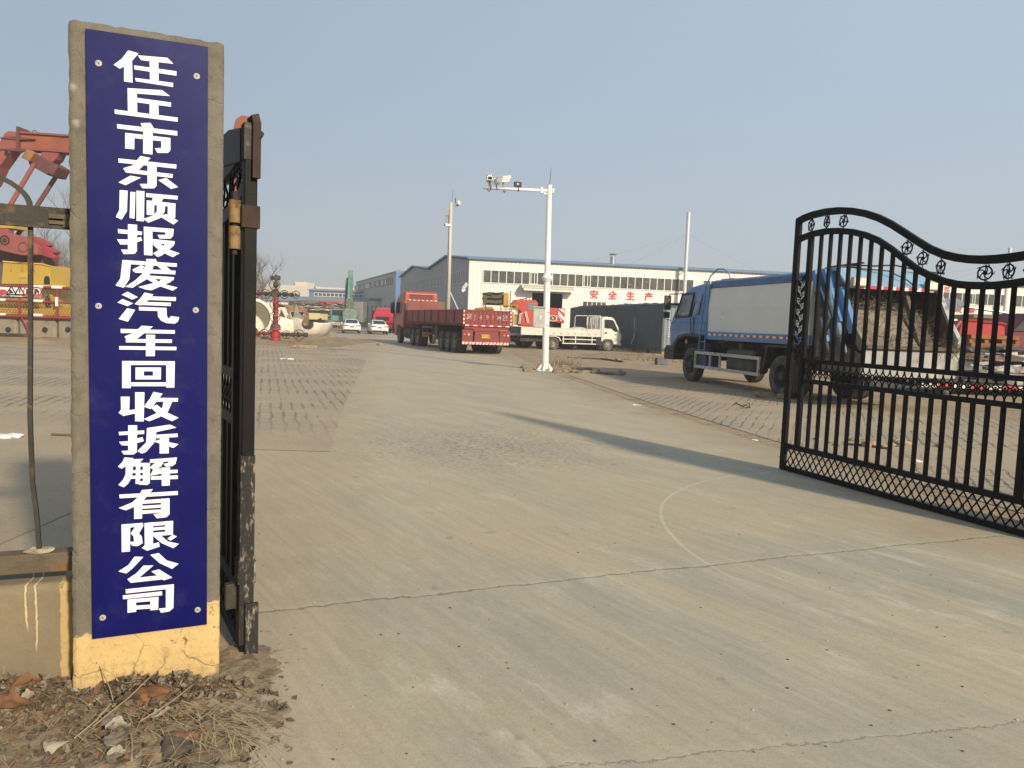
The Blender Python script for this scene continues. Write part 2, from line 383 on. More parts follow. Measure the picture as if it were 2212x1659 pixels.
# one sheet to the horizon
sheet('ground', [(-900, -60), (900, -60), (900, 1500), (-900, 1500)], 0, dirt)
RL = [(-2.15, 9.0), (-3.1, 14), (-4.1, 20.1), (-5.5, 28.4), (-7.5, 33), (-9.9, 41), (-12.2, 50.8), (-17, 68), (-21.5, 85), (-30, 125)]
RR = [(4, 135), (-2, 110), (-6.5, 92), (-4.5, 70), (-.5, 48), (.3, 36), (1.2, 26.5), (2.6, 16.5), (3.8, 10.2), (4.6, 6.2), (5.6, 3.2), (7.5, -3), (7.5, -20)]
sheet('road', [(-1.0, 3.1), (-1.4, 3.55), (-3.4, 2.75), (-3.6, 8.9)]+RL+RR+[(-3, -20), (-2, -3), (-.75, 1.6)], .004, concrete_mat())
sheet('left_paving', [(-3.3, 2.4), (-3.45, 8.86), (-2.13, 8.94)]+[(x+.03, y) for x, y in RL[1:6]]+[(-14, 40), (-18, 34.5), (-34, 33), (-34, -8)], .008, paver_mat('dusty_pavers', radians(72), .4, .4, ((-34, 9.0), (0, 9.0))))
sheet('right_paving', [(4.3, 9.4), (3.0, 16.5), (1.75, 25.2), (2.2, 26.4), (3.3, 25.3), (4.0, 22.6), (5.2, 20.3), (5.9, 18.2), (7.4, 16.9), (9.6, 16.1), (12.2, 13.6), (13.6, 10.2), (12.6, 6.6), (5.0, 6.4)], .008, paver_mat('bare_pavers', radians(112), .42, .38))
# ================================================================== SIGN PILLAR
rz = atan2(.2, .51); PO = Vector((-1.72, 2.97, 0)); PX = Vector((cos(rz), sin(rz), 0)); PY = Vector((-sin(rz), cos(rz), 0))
P1 = (PO+PX)[:2]
def pw(x, y, z): return PO+PX*x+PY*y+Vector((0, 0, z))
def pillar_mat():
    mt, t, b = nt('pillar_concrete'); v = objv(t); sx = N(t, 'ShaderNodeSeparateXYZ'); t.links.new(v, sx.inputs[0])
    c = mixc(t, ramp(t, noise(t, v, 3.5, 8, .65), .32, .7), (.125, .112, .082), (.2, .178, .132))
    c = mixc(t, mth(t, 'MULTIPLY', ramp(t, noise(t, v, 16, 6, .75), .5, .66), .6), c, (.085, .075, .055))
    c = mixc(t, mth(t, 'MULTIPLY', ramp(t, noise(t, mapv(t, v, (1, 1, .2)), 9, 4), .58, .74), .4), c, (.28, .255, .2))
    c = mixc(t, ramp(t, noise(t, v, 110, 4, .85), .56, .72), c, (.27, .24, .18))
    c = mixc(t, mth(t, 'MULTIPLY', ramp(t, noise(t, v, 150, 3, .8), .6, .7), .6), c, (.06, .052, .04))
    for p in ((.012, 2.43), (.022, 2.3)):   # splashes of white filler
        n = t.nodes.new('ShaderNodeVectorMath'); n.operation = 'DISTANCE'; n.inputs[1].default_value = (p[0], 0, p[1]); t.links.new(v, n.inputs[0])
        c = mixc(t, ramp(t, mth(t, 'ADD', n.outputs['Value'], mth(t, 'MULTIPLY', noise(t, v, 60, 5), .03)), .014, .034, .6, 0), c, (.5, .46, .37))
    # yellow paint on the foot, flaking
    e = mth(t, 'MULTIPLY_ADD', sx.outputs[0], -.2, sx.outputs[2]); e = mth(t, 'ADD', e, mth(t, 'MULTIPLY', mth(t, 'SUBTRACT', noise(t, v, 14, 7, .7), .5), .09))
    e2 = mth(t, 'MULTIPLY_ADD', sx.outputs[0], -.0, sx.outputs[2])
    k = ramp(t, e, .268, .276, 1, 0)
    fl = ramp(t, noise(t, v, 8, 10, .78), .59, .605)
    low = ramp(t, mth(t, 'ADD', sx.outputs[2], mth(t, 'MULTIPLY', mth(t, 'SUBTRACT', noise(t, v, 7, 8, .7), .5), .28)), .035, .06, 0, 1)
    k = mth(t, 'MULTIPLY', mth(t, 'MULTIPLY', k, mth(t, 'SUBTRACT', 1.0, fl)), low)
    yel = mixc(t, ramp(t, noise(t, v, 5, 7, .65), .3, .7), (.66, .47, .19), (.53, .37, .16))
    yel = mixc(t, mth(t, 'MULTIPLY', ramp(t, noise(t, v, 38, 8, .8), .53, .64), .6), yel, (.3, .2, .09))
    yel = mixc(t, mth(t, 'MULTIPLY', mth(t, 'MULTIPLY', ramp(t, noise(t, v, 26, 8, .8), .5, .6), ramp(t, sx.outputs[2], .05, .2, 1, 0)), .8), yel, (.24, .17, .085))
    # hairline cracks
    vo = N(t, 'ShaderNodeTexVoronoi', Scale=4.2); vo.feature = 'DISTANCE_TO_EDGE'
    wn = t.nodes.new('ShaderNodeTexNoise'); wn.inputs['Scale'].default_value = 7; wn.inputs['Detail'].default_value = 6; t.links.new(v, wn.inputs['Vector'])
    wa = t.nodes.new('ShaderNodeVectorMath'); wa.operation = 'MULTIPLY_ADD'; t.links.new(wn.outputs['Color'], wa.inputs[0]); wa.inputs[1].default_value = (.16, .16, .16); t.links.new(v, wa.inputs[2]); t.links.new(wa.outputs[0], vo.inputs['Vector'])
    cr = mth(t, 'MULTIPLY', ramp(t, vo.outputs['Distance'], .006, .018, 1, 0), ramp(t, noise(t, v, 3.5, 3), .42, .5))
    yel = mixc(t, mth(t, 'MULTIPLY', cr, .75), yel, (.26, .18, .09))
    c = mixc(t, mth(t, 'MULTIPLY', k, 1.0), c, yel)
    c = mixc(t, ramp(t, mth(t, 'ADD', sx.outputs[2], mth(t, 'MULTIPLY', noise(t, v, 12, 6, .7), .14)), .03, .17, .75, 0), c, (.22, .175, .11))
    t.links.new(c, b.inputs['Base Color']); b.inputs['Roughness'].default_value = .92
    h = mth(t, 'ADD', mth(t, 'MULTIPLY', noise(t, v, 45, 8, .75), .6), mth(t, 'MULTIPLY', k, .25)); h = mth(t, 'SUBTRACT', h, mth(t, 'MULTIPLY', cr, .3)); bump(t, b, h, .55, .012); return mt
def rough_block(x, y, z, n, amp, seed):
    """a cast block with chipped edges: nx*ny*nz grid box, worn near its edges"""
    bm = bmesh.new(); bmesh.ops.create_cube(bm, size=1)
    for ax, k in zip(range(3), n):
        es = [e for e in bm.edges if abs((e.verts[0].co-e.verts[1].co)[ax]) > .9/1 and len({round(v_.co[(ax+1) % 3], 3) for v_ in e.verts}) == 1]
        es = [e for e in bm.edges if abs((e.verts[0].co-e.verts[1].co)[ax]) > 1e-4]
        bmesh.ops.subdivide_edges(bm, edges=es, cuts=k-1, use_grid_fill=True)
    rnd = random.Random(seed); mb = MB(); vs = []
    for v in bm.verts:
        p = v.co; q = Vector((p.x*x, p.y*y, (p.z+.5)*z)); ed = sum(1 for i in range(3) if abs(abs(p[i])-.5) < 1e-4)
        if ed >= 2:
            c_ = Vector((-p.x, -p.y, -(p.z))); c_ = Vector([c_[i] if abs(abs(p[i])-.5) < 1e-4 else 0 for i in range(3)])
            q += c_.normalized()*abs(rnd.gauss(.3, .6))*amp*(2.2 if ed == 3 else 1)
        q += Vector((rnd.uniform(-1, 1), rnd.uniform(-1, 1), rnd.uniform(-1, 1)))*amp*.18
        vs.append(q)
    bm.verts.index_update(); mb.add(vs, [[v.index for v in f.verts] for f in bm.faces]); bm.free(); return mb
pm = pillar_mat()
pl = rough_block(.552, .42, 2.78, (24, 16, 110), .005, 3)
for p in pl.v: p.x += .272; p.y += .21; p.z -= .1
pillar = pl.build('gate_pillar', pm, smooth=True, loc=PO); pillar.rotation_euler = (0, 0, rz)
tag(pillar, 'rough grey concrete gate pillar with flaking yellow paint round its foot', 'pillar')
# ================================================================== SIGN BOARD (its lettering is drawn stroke by stroke)
def board_mat():
    mt, t, b = nt('sign_blue'); v = objv(t)
    c = mixc(t, ramp(t, noise(t, v, 2.2, 5), .3, .7), (.002, .003, .075), (.003, .004, .095))
    dst = mth(t, 'MULTIPLY', ramp(t, noise(t, v, 7, 8, .72), .54, .75), .06)
    c = mixc(t, dst, c, (.3, .3, .34))
    c = mixc(t, mth(t, 'MULTIPLY', ramp(t, noise(t, mapv(t, v, (1, 1, .15)), 120, 3, .8), .68, .74), .12), c, (.4, .4, .45))
    t.links.new(c, b.inputs['Base Color'])
    t.links.new(ramp(t, noise(t, v, 4, 6), .3, .7, .34, .5), b.inputs['Roughness']); b.inputs['Specular IOR Level'].default_value = .2; return mt
BD = .016
fp0 = tuple((PO-PY*BD)[:2]); fp1 = tuple((PO-PY*BD+PX)[:2])
board = thing('sign_board', 'tall blue company sign board with white Chinese lettering screwed to the concrete pillar', 'sign', PO, rz)
cs = [RP(px, py, fp0, fp1) for px, py in ((184, 61), (449, 101), (447, 1349), (199, 1381))]
mb = MB(); y0, y1 = -BD, .004
n_ = len(cs); mb.add([(x, y0, z) for x, z in cs]+[(x, y1, z) for x, z in cs], [(0, 1, 2, 3), (7, 6, 5, 4), (0, 4, 5, 1), (1, 5, 6, 2), (2, 6, 7, 3), (3, 7, 4, 0)])
mb.build('panel', board_mat(), board, bevel=.0015)
CH = {'A': (200, 50), 'B': (200, 850), 'C': (200, 1650)}
GL = [
('A', '562,274 637,296 590,350 594,508 532,500 532,390 502,408 456,378 515,335|632,310 846,328 890,372 655,345|717,340 781,350 783,518 720,510|605,383 912,426 912,458 607,412|612,474 888,510 887,540 618,498'),
('A', '557,548 624,555 628,740 560,735|557,548 808,563 866,606 612,586|620,618 872,652 872,683 618,650|717,650 781,660 783,770 717,760|463,703 922,762 920,792 465,734'),
('A', '652,802 723,800 747,838 740,860 672,850|481,809 918,860 918,893 482,840|672,838 740,842 738,1030 670,1022|540,872 608,880 606,992 540,986|540,872 868,910 866,940 545,904|802,904 868,912 868,1000 850,1018 775,1018 755,985 802,982'),
('A', '490,1058 912,1103 910,1132 492,1088|652,1040 725,1055 640,1142 620,1158 540,1146 525,1130 590,1110|525,1130 885,1172 883,1200 545,1160|702,1110 768,1115 768,1258 748,1276 665,1274 645,1243 702,1243|578,1183 655,1197 543,1252 490,1232|780,1215 838,1200 924,1266 873,1280'),
('A', '500,1288 558,1292 553,1440 515,1502 472,1483 498,1430|578,1300 614,1303 608,1495 572,1490|622,1292 680,1296 676,1515 622,1510|693,1310 921,1330 920,1357 693,1338|745,1332 822,1340 795,1385 730,1378|696,1362 752,1368 750,1472 696,1466|696,1362 905,1385 905,1412 696,1390|850,1380 905,1385 903,1490 848,1482|770,1390 830,1396 826,1445 795,1490 708,1525 672,1497 745,1472 770,1440|790,1478 835,1462 924,1510 890,1538'),
('B', '560,60 627,65 625,255 610,275 530,278 510,245 560,245|487,95 663,115 660,140 489,126|480,170 560,172 655,154 663,180 560,208 505,208|675,78 738,85 738,288 677,284|675,78 892,95 890,124 675,108|832,92 892,95 888,145 870,165 790,165 775,138 832,138|735,168 898,184 898,208 735,198|836,184 900,187 890,218 805,288 775,298 742,272 815,230|738,205 785,195 850,242 935,272 885,300 790,255'),
('B', '690,313 760,313 775,340 765,352 705,345|520,320 915,345 914,370 522,348|520,320 583,325 570,460 530,522 470,505 505,455|610,383 905,398 903,425 610,412|655,358 682,370 645,405 600,405 593,390|690,352 750,358 705,455 620,505 595,522 540,515 610,470 665,420|770,362 835,365 870,395 810,395|700,432 895,446 890,468 700,452|830,440 895,447 870,480 730,540 690,535 635,515 780,480|690,455 740,446 800,490 920,520 885,543 790,510'),
('B', '515,572 557,550 632,590 590,608|483,628 522,603 598,635 557,655|555,670 612,682 560,768 492,748|680,556 745,570 700,620 650,650 608,640 650,600|715,584 908,590 907,618 705,610|660,624 872,630 870,655 635,646|640,660 840,668 840,692 640,686|775,668 840,670 842,725 855,748 872,728 932,735 922,768 900,782 840,778 800,760 778,730'),
('B', '507,820 900,830 900,855 508,850|660,797 742,803 625,893 600,900 548,895 535,875 600,850|545,893 880,897 878,922 545,918|497,945 912,950 911,975 497,970|692,862 757,864 755,1018 690,1018'),
('B', '518,1053 580,1053 580,1250 518,1250|838,1055 900,1055 897,1246 838,1246|518,1053 900,1055 900,1082 518,1082|518,1208 897,1208 897,1236 518,1236|615,1100 675,1100 675,1187 615,1187|742,1100 800,1100 799,1187 742,1187|615,1100 800,1100 800,1128 615,1128|615,1160 799,1160 799,1187 615,1187'),
('B', '508,1312 572,1312 570,1425 530,1453 492,1430 510,1405|505,1422 620,1402 620,1432 525,1452|612,1280 680,1280 674,1492 612,1490|745,1277 812,1290 770,1345 725,1402 675,1385 720,1325|765,1320 924,1322 922,1348 745,1348|820,1335 887,1335 850,1420 790,1460 715,1490 675,1475 770,1430 810,1390|725,1390 770,1370 830,1420 927,1465 880,1490 790,1450'),
('C', '562,45 627,45 625,240 600,257 530,257 512,232 562,228|493,93 678,82 678,108 497,117|495,165 560,160 665,130 675,160 560,192 515,190|698,65 865,40 912,62 765,94|698,65 767,80 760,160 690,240 660,250 628,232 692,170|750,115 920,104 922,130 750,140|790,115 858,110 856,248 790,250|755,165 775,150 927,182 890,210 830,190'),
('C', '535,278 602,283 555,335 515,360 487,345 520,310|580,293 672,288 640,325 575,330|545,318 600,322 590,420 560,470 530,495 490,478 525,440 543,400|545,318 715,318 715,343 545,343|668,318 720,320 718,465 700,478 640,475 632,455 668,450|570,372 715,368 715,388 570,392|560,412 715,408 715,428 560,434|618,330 650,330 648,470 615,470|720,293 915,278 912,302 720,318|775,300 827,298 800,345 745,367 718,352|850,285 915,280 905,325 880,342 835,345 818,325 855,318|765,373 920,367 920,391 745,400|748,358 802,358 775,402 720,410|725,415 922,408 922,434 727,440|803,352 866,350 863,482 806,484'),
('C', '497,548 922,522 922,550 500,575|660,515 742,508 690,570 640,622 545,662 493,645 590,605 640,560|605,605 665,595 662,722 605,725|620,592 860,575 862,602 620,618|800,578 862,575 862,690 840,712 770,720 745,690 800,682|650,630 815,620 815,641 650,652|650,664 815,655 815,677 650,689'),
('C', '513,765 577,760 575,960 515,965|560,762 668,752 672,775 640,830 660,850 667,900 630,922 590,918 570,893 605,888 600,850 580,830 612,782 560,790|680,755 742,748 742,905 785,893 790,925 700,955 660,935 682,915|680,755 888,738 888,763 680,782|735,788 840,780 840,800 735,810|830,742 888,738 886,838 830,842|735,825 886,813 886,838 735,852|745,850 800,844 850,888 930,905 890,937 805,900|845,868 885,838 915,852 870,882'),
('C', '608,998 672,1000 592,1085 548,1120 490,1105 562,1060|722,985 783,972 840,1025 928,1050 880,1087 790,1045|672,1063 745,1062 640,1152 580,1188 556,1162 622,1118|556,1160 820,1130 835,1160 580,1188|730,1105 785,1090 882,1150 820,1170'),
('C', '543,1235 893,1198 893,1228 545,1265|835,1205 893,1198 890,1370 860,1395 800,1405 783,1375 835,1370|522,1280 808,1250 808,1278 525,1307|557,1310 618,1303 620,1398 557,1406|557,1310 782,1290 782,1316 557,1336|722,1295 782,1290 778,1383 722,1388|560,1357 780,1343 780,1370 560,1386'),
]
white_v = M('sign_white', (.82, .8, .76), .5, var=.04, scale=9)
for key, st in GL:
    ox, oy = CH[key]; polys = []
    for s_ in st.split('|'):
        pp = []
        for q in s_.split():
            a_, b_ = map(float, q.split(',')); px = (ox+a_*700/1290)*.5486; py = (oy+b_*900/1659)*.5486
            pp.append(RP(px, py, fp0, fp1))
        polys.append(pp)
    c_ = shape_mb(polys, lambda v: (v.x, v.y), .0012).build('character', white_v, board); c_.location.y = -BD-.0004
steel_w = M('screw_steel', (.4, .39, .35), .6, .2, var=.3, scale=40); dk = M('near_black', (.02, .02, .02), .6)
for px, py in ((213, 137), (425, 165), (213, 661), (423, 670), (222, 1334), (427, 1317)):
    x, z = RP(px, py, fp0, fp1); mb = MB(); mb.lathe([(.0118, 0), (.0118, .003), (.0075, .0042), (.0072, .003), (0, .003)], (0, 0, 0), (0, -1, 0), 20)
    mb.k = 1; mb.lathe([(.0032, .003), (.0032, .0046), (0, .0046)], (0, 0, 0), (0, -1, 0), 6)
    mb.build('screw', [steel_w, dk], board, loc=(x, -BD, z))
# ================================================================== LOW WALL AND FENCE PANEL LEFT OF THE PILLAR
def wall_mat():
    mt, t, b = nt('wall_render'); v = objv(t); sx = N(t, 'ShaderNodeSeparateXYZ'); t.links.new(v, sx.inputs[0])
    c = mixc(t, ramp(t, noise(t, v, 3, 8, .65), .3, .7), (.25, .2, .125), (.18, .145, .092))
    c = mixc(t, mth(t, 'MULTIPLY', ramp(t, noise(t, v, 20, 6, .7), .5, .7), .4), c, (.18, .145, .095))
    e = mth(t, 'ADD', sx.outputs[0], mth(t, 'MULTIPLY', mth(t, 'SUBTRACT', noise(t, v, 25, 6, .7), .5), .03))
    k = mth(t, 'MULTIPLY', ramp(t, e, -.075, -.07, 0, 1), mth(t, 'SUBTRACT', 1.0, ramp(t, noise(t, v, 14, 8, .74), .56, .6)))
    c = mixc(t, mth(t, 'MULTIPLY', k, .9), c, (.5, .35, .15))
    for x0 in (-.195, -.16):
        d_ = mth(t, 'ABSOLUTE', mth(t, 'SUBTRACT', mth(t, 'ADD', sx.outputs[0], mth(t, 'MULTIPLY', mth(t, 'SUBTRACT', noise(t, v, 8, 3), .5), .04)), x0))
        kk = mth(t, 'MULTIPLY', ramp(t, d_, .002, .004, .8, 0), ramp(t, sx.outputs[2], .16, .2) if x0 > -.18 else ramp(t, sx.outputs[2], .25, .3))
        c = mixc(t, kk, c, (.68, .52, .28))
    t.links.new(c, b.inputs['Base Color']); b.inputs['Roughness'].default_value = .95
    bump(t, b, noise(t, v, 30, 8, .75), .5, .012); return mt
wl = rough_block(2.6, .24, .55, (60, 6, 14), .006, 5)
for p in wl.v: p.x -= 1.31; p.y += .29; p.z -= .1
lw = wl.build('low_wall', wall_mat(), smooth=True, loc=PO); lw.rotation_euler = (0, 0, rz); tag(lw, 'low rendered wall with a yellow painted edge left of the concrete pillar', 'wall')
rust = M('rusty_steel', (.11, .085, .055), .7, .2, .4, 6, (.24, .12, .045), 5, .5, .4, 90)
drk = M('dull_brown_steel', (.04, .036, .028), .65, .2, .35, 7, (.2, .12, .06), 9, .35, .3, 90)
fp = thing('fence_panel', 'rusty steel fence panel with an arched bar on the low wall beside the pillar', 'fence', PO, rz)
yq = .2; f0 = tuple((PO+PY*yq)[:2]); f1 = tuple((PO+PY*yq+PX)[:2])
def q2(px, py): return RP(px, py, f0, f1)
zt1 = q2(75, 446)[1]; zt0 = q2(75, 490)[1]; zb1 = q2(75, 1193)[1]; zb0 = q2(75, 1234)[1]
mb = MB(); mb.box(-2.4, -.01, yq-.025, yq+.035, zt0, zt1); mb.box(-2.4, -.012, yq-.031, yq-.027, zt0-.004, zt0+.012); mb.build('top_rail', drk, fp, bevel=.003)
mb = MB(); mb.box(-2.4, -.03, yq-.03, yq+.05, zb0, zb1); mb.build('bottom_rail', rust, fp, bevel=.004)
mb = MB(); mb.beam((-.05, yq, zt0+.03), (-.0, yq, zt0+.03), .07, .05); mb.beam((-.1, yq-.034, zt0+.045), (-.0, yq-.034, zt0+.045), .01, .018); mb.beam((-.1, yq-.034, zt0+.02), (-.0, yq-.034, zt0+.02), .01, .014); mb.build('bracket', rust, fp)
bx = [q2(x, y) for x, y in ((66, 490), (66, 700), (65, 900), (70, 1040), (79, 1110), (85, 1185))]
mb = MB(); mb.tube([(x, yq, z) for x, z in bx], .0085, 4, sq=True); bar0 = mb.build('bar', drk, fp)
for k in range(1, 8): share(bar0, 'bar', fp, (-.28*k, 0, 0))
xa, za = q2(65, 447); xt, zt = q2(0, 340)
R_ = .34; mb = MB(); mb.tube([(xa-R_*.9*(1-cos(a)), yq, za+R_*.42*sin(a)) for a in [pi*i/24 for i in range(25)]], .0095, 4, sq=True); ar = mb.build('arch', drk, fp)
share(ar, 'arch', fp, (-.62, 0, 0)); share(ar, 'arch', fp, (-1.24, 0, 0))
xm, zm = q2(30, 724); mb = MB(); mb.beam((-2.4, yq, zm), (bx[1][0], yq, zm), .012, .014); mb.build('cross_bar', drk, fp)
mb = MB(); mb.blob((bx[-1][0], yq, zb1+.006), .028, .35, 2, (1.7, 1, .5), 3); mb.build('mortar_lump', M('mortar', (.36, .3, .22), .95, var=.3, scale=30, bmp=.5), fp)
# ================================================================== GATE LEAVES
iron = M('black_iron', (.006, .006, .006), .5, .0, .4, 5, (.07, .06, .045), 22, -.12, .2, 120)
OUT = [(-.03, 2.93), (.086, 2.962), (.228, 2.982), (.425, 2.99), (.616, 2.98), (.801, 2.951), (.98, 2.905), (1.153, 2.842), (1.322, 2.759), (1.486, 2.662), (1.645, 2.566), (1.796, 2.48), (1.941, 2.419), (2.078, 2.382), (2.209, 2.359), (2.334, 2.347), (2.455, 2.344), (2.571, 2.347), (2.698, 2.356), (2.83, 2.372), (2.95, 2.395), (3.09, 2.43)]
INN = [(0, 2.715), (.1, 2.74), (.249, 2.765), (.446, 2.773), (.637, 2.758), (.822, 2.729), (1.001, 2.68), (1.175, 2.609), (1.346, 2.51), (1.511, 2.397), (1.67, 2.294), (1.82, 2.225), (1.964, 2.171), (2.1, 2.139), (2.231, 2.123), (2.356, 2.117), (2.476, 2.116), (2.592, 2.123), (2.718, 2.137), (2.85, 2.16), (2.97, 2.19), (3.06, 2.22)]
def at(pr, x):
    for (a, b), (c, d) in zip(pr, pr[1:]):
        if a <= x <= c: return b+(d-b)*(x-a)/(c-a)
    return pr[-1][1]
LG = 3.06
for _n in iron.node_tree.nodes:
    if _n.type == 'BSDF_PRINCIPLED': _n.inputs['Specular IOR Level'].default_value = .16
def curve_rail(pr, th, w):
    mb = MB(); n = len(pr); vs = []
    for x, z in pr:
        for y, zz in ((-w/2, z-th), (w/2, z-th), (w/2, z), (-w/2, z)): vs.append((x, y, zz))
    fs = [(0, 1, 2, 3), tuple(range(n*4-4, n*4))]
    for i in range(n-1):
        for k in range(4): fs.append((i*4+k, i*4+(k+1) % 4, i*4+4+(k+1) % 4, i*4+4+k))
    return mb.add(vs, fs)
def rosette_mb():
    mb = MB(); R = .059
    mb.torus((0, 0, 0), (0, 1, 0), R, .0072, 28, 6); mb.lathe([(.0, -.006), (.019, -.006), (.019, .006), (0, .006)], (0, 0, 0), (0, 1, 0), 9)
    for k in range(5):
        a0 = 2*pi*k/5+.5
        mb.tube([(cos(a0+i*.16)*(.012+.047*i/6), 0, sin(a0+i*.16)*(.012+.047*i/6)) for i in range(7)], .0055, 5)
        a1 = a0+.45; p = Vector((cos(a1)*R, 0, sin(a1)*R)); q = Vector((cos(a1+.36)*(R+.023), 0, sin(a1+.36)*(R+.023))); md = Vector((cos(a1+.12)*(R+.014), 0, sin(a1+.12)*(R+.014)))
        mb.tube([p, md, q], .0085, 5, r2=.0015)
    return mb
def vine_mb(z0, z1, seed=0):
    mb = MB(); n = int((z1-z0)/.05); pts = []
    for i in range(n+1): pts.append((.012*sin(i*1.9), 0, z0+(z1-z0)*i/n))
    mb.tube(pts, .0045, 5)
    k = int((z1-z0)/.068)
    for i in range(k):
        z = z0+.03+(z1-z0-.06)*i/k; s_ = 1 if i % 2 else -1
        # pointed leaf
        lf = [(0, 0), (s_*.036, .006), (s_*.06, .036), (s_*.068, .088), (s_*.042, .076), (s_*.008, .046)]
        mb.prism([(x, z+zz) for x, zz in lf], 'y', -.003, .003)
        mb.tube([(-s_*(.004+.03*sin(j*.5)*(1 if j < 5 else .8)), 0, z+.004+.011*j*(1 if j < 5 else .9)) for j in range(7)], .0032, 4)
        c = Vector((-s_*.03, 0, z+.045)); mb.tube([c+Vector((cos(j*.7)*(.017-.0018*j), 0, sin(j*.7)*(.017-.0018*j))) for j in range(8)], .003, 4)
    return mb
def lattice_mid(x0, x1):
    mb = MB(); p = .0708*1.2; n = int((x1-x0)/p); p = (x1-x0)/n; zc = 1.19
    for i in range(n):
        x = x0+p*(i+.5); mb.torus((x, 0, zc), (0, 1, 0), .024, .008, 14, 5)
        for s_, zz in ((1, 1.277), (-1, 1.103)):
            mb.tube([(x+cos(a)*p*.48, 0, zz-s_*sin(a)*.062) for a in [pi*j/10 for j in range(11)]], .0068, 4)
        xb = x0+p*i
        mb.lathe([(0, -.005), (.012, -.005), (.012, .005), (0, .005)], (xb, 0, zc), (0, 1, 0), 8)
        mb.beam((xb, 0, zc+.012), (xb, 0, zc+.03), .02, .006); mb.beam((xb, 0, zc-.012), (xb, 0, zc-.03), .02, .006)
        mb.beam((xb, 0, 1.255), (xb, 0, 1.28), .012, .008); mb.beam((xb, 0, 1.1), (xb, 0, 1.122), .012, .008)
    return mb
def lattice_low(x0, x1):
    mb = MB(); z0, z1 = .064, .266; p = .0885; rows = 3; dz = (z1-z0)/rows; n = int((x1-x0)/p); p = (x1-x0)/n
    for i in range(n*1):
        for r in range(rows):
            for h in (0, 1):
                xa = x0+p*i+(p/2 if r % 2 else 0); xm = xa+p/2; za = z0+r*dz; zb = za+dz
                if xa+p > x1+1e-3 and r % 2: continue
                if h == 0: pts = [(xa, za), (xa+.012, za+.02), (xm-.012, zb-.02), (xm, zb)]
                else: pts = [(xm, zb), (xm+.012, zb-.02), (xa+p-.012, za+.02), (xa+p, za)]
                mb.tube([(x, 0, z) for x, z in pts], .0078, 5)
        if i % 3 == 1: mb.lathe([(0, -.006), (.016, -.006), (.016, .006), (0, .006)], (x0+p*i+p/2, 0, z0+dz), (0, 1, 0), 8)
    return mb
def make_leaf(label):
    r = thing('gate_leaf', label, 'gate')
    for x, w, zt in ((0, .062, 2.92), (.215, .05, at(INN, .215)-.03), (2.84, .055, at(INN, 2.84)-.03), (LG, .07, 2.42)):
        mb = MB(); mb.box(x-w/2, x+w/2, -.028, .028, .012 if w > .06 else .32, zt); mb.build('stile', iron, r, bevel=.004)
    curve_rail(OUT, .074, .05).build('top_rail', iron, r, bevel=.003); curve_rail([(x, z) for x, z in INN if x < LG-.02]+[(LG-.036, 2.21)], .066, .046).build('arched_rail', iron, r, bevel=.003)
    for z0, z1 in ((1.282, 1.33), (1.052, 1.102)):
        mb = MB(); mb.box(.24, 2.813, -.02, .02, z0, z1); mb.build('middle_rail', iron, r, bevel=.003)
    for z0, z1 in ((.266, .324), (.012, .064)):
        mb = MB(); mb.box(.031, LG-.035, -.024, .024, z0, z1); mb.build('bottom_rail', iron, r, bevel=.003)
    for k in range(17):
        x = .376+.1417*k
        for z0, z1 in ((1.33, at(INN, x)-.05), (.324, 1.052)):
            mb = MB(); mb.box(x-.0165, x+.0165, -.0165, .0165, z0, z1); mb.build('bar', iron, r, bevel=.002)
    ro = None
    for x, z in ((.202, 2.827), (.439, 2.845), (.682, 2.832), (1.529, 2.495), (1.716, 2.385), (1.92, 2.29), (2.366, 2.2), (2.58, 2.202), (2.79, 2.215)):
        zc = (at(OUT, x)-.074+at(INN, x))/2
        if ro is None: ro = rosette_mb().build('rosette', iron, r, smooth=True)
        o = ro if ro.location.length == 0 else share(ro, 'rosette', r)
        o.location = (x, 0, zc); g_ = (at(OUT, x)-.074-at(INN, x)); o.rotation_euler = (0, random.uniform(-.6, .6), random.uniform(-.35, .35))
        mb = MB(); mb.beam((x, .004, zc-g_/2-.012), (x, .004, zc+g_/2+.012), .006); mb.build('rosette_stem', iron, r, label=None)
    lattice_mid(.24, 2.813).build('circle_lattice', iron, r, smooth=True)
    lattice_low(.033, LG-.04).build('diamond_lattice', iron, r, smooth=True)
    for x, z0, z1 in ((.108, 1.34, 2.3), (2.95, 1.2, 2.1), (2.95, .4, 1.0)):
        vine_mb(z0, z1).build('leaf_scroll', iron, r, loc=(x, 0, 0))
    mb = MB(); mb.cyl((-.03, .02, .14), (-.075, .02, .14), .006, n=8); mb.cyl((-.072, .02, .14), (-.082, .02, .14), .011, n=8); mb.build('bolt', iron, r)
    return r
gl = make_leaf('black wrought iron gate leaf swung wide open at the right, seen face on')
gl.location = (3.23, 8.92, 0); gl.rotation_euler = (0, 0, atan2(6.19-8.92, 4.27-3.23))
g2 = copy_tree(gl, None, 'black gate leaf folded back beside the sign pillar, seen edge on')
hx = G(528, 1412); dirn = Vector((-.5, .866, 0)); fe = Vector((hx.x, hx.y, 0))+dirn*LG
g2.location = fe; g2.rotation_euler = (0, 0, atan2(-dirn.y, -dirn.x))

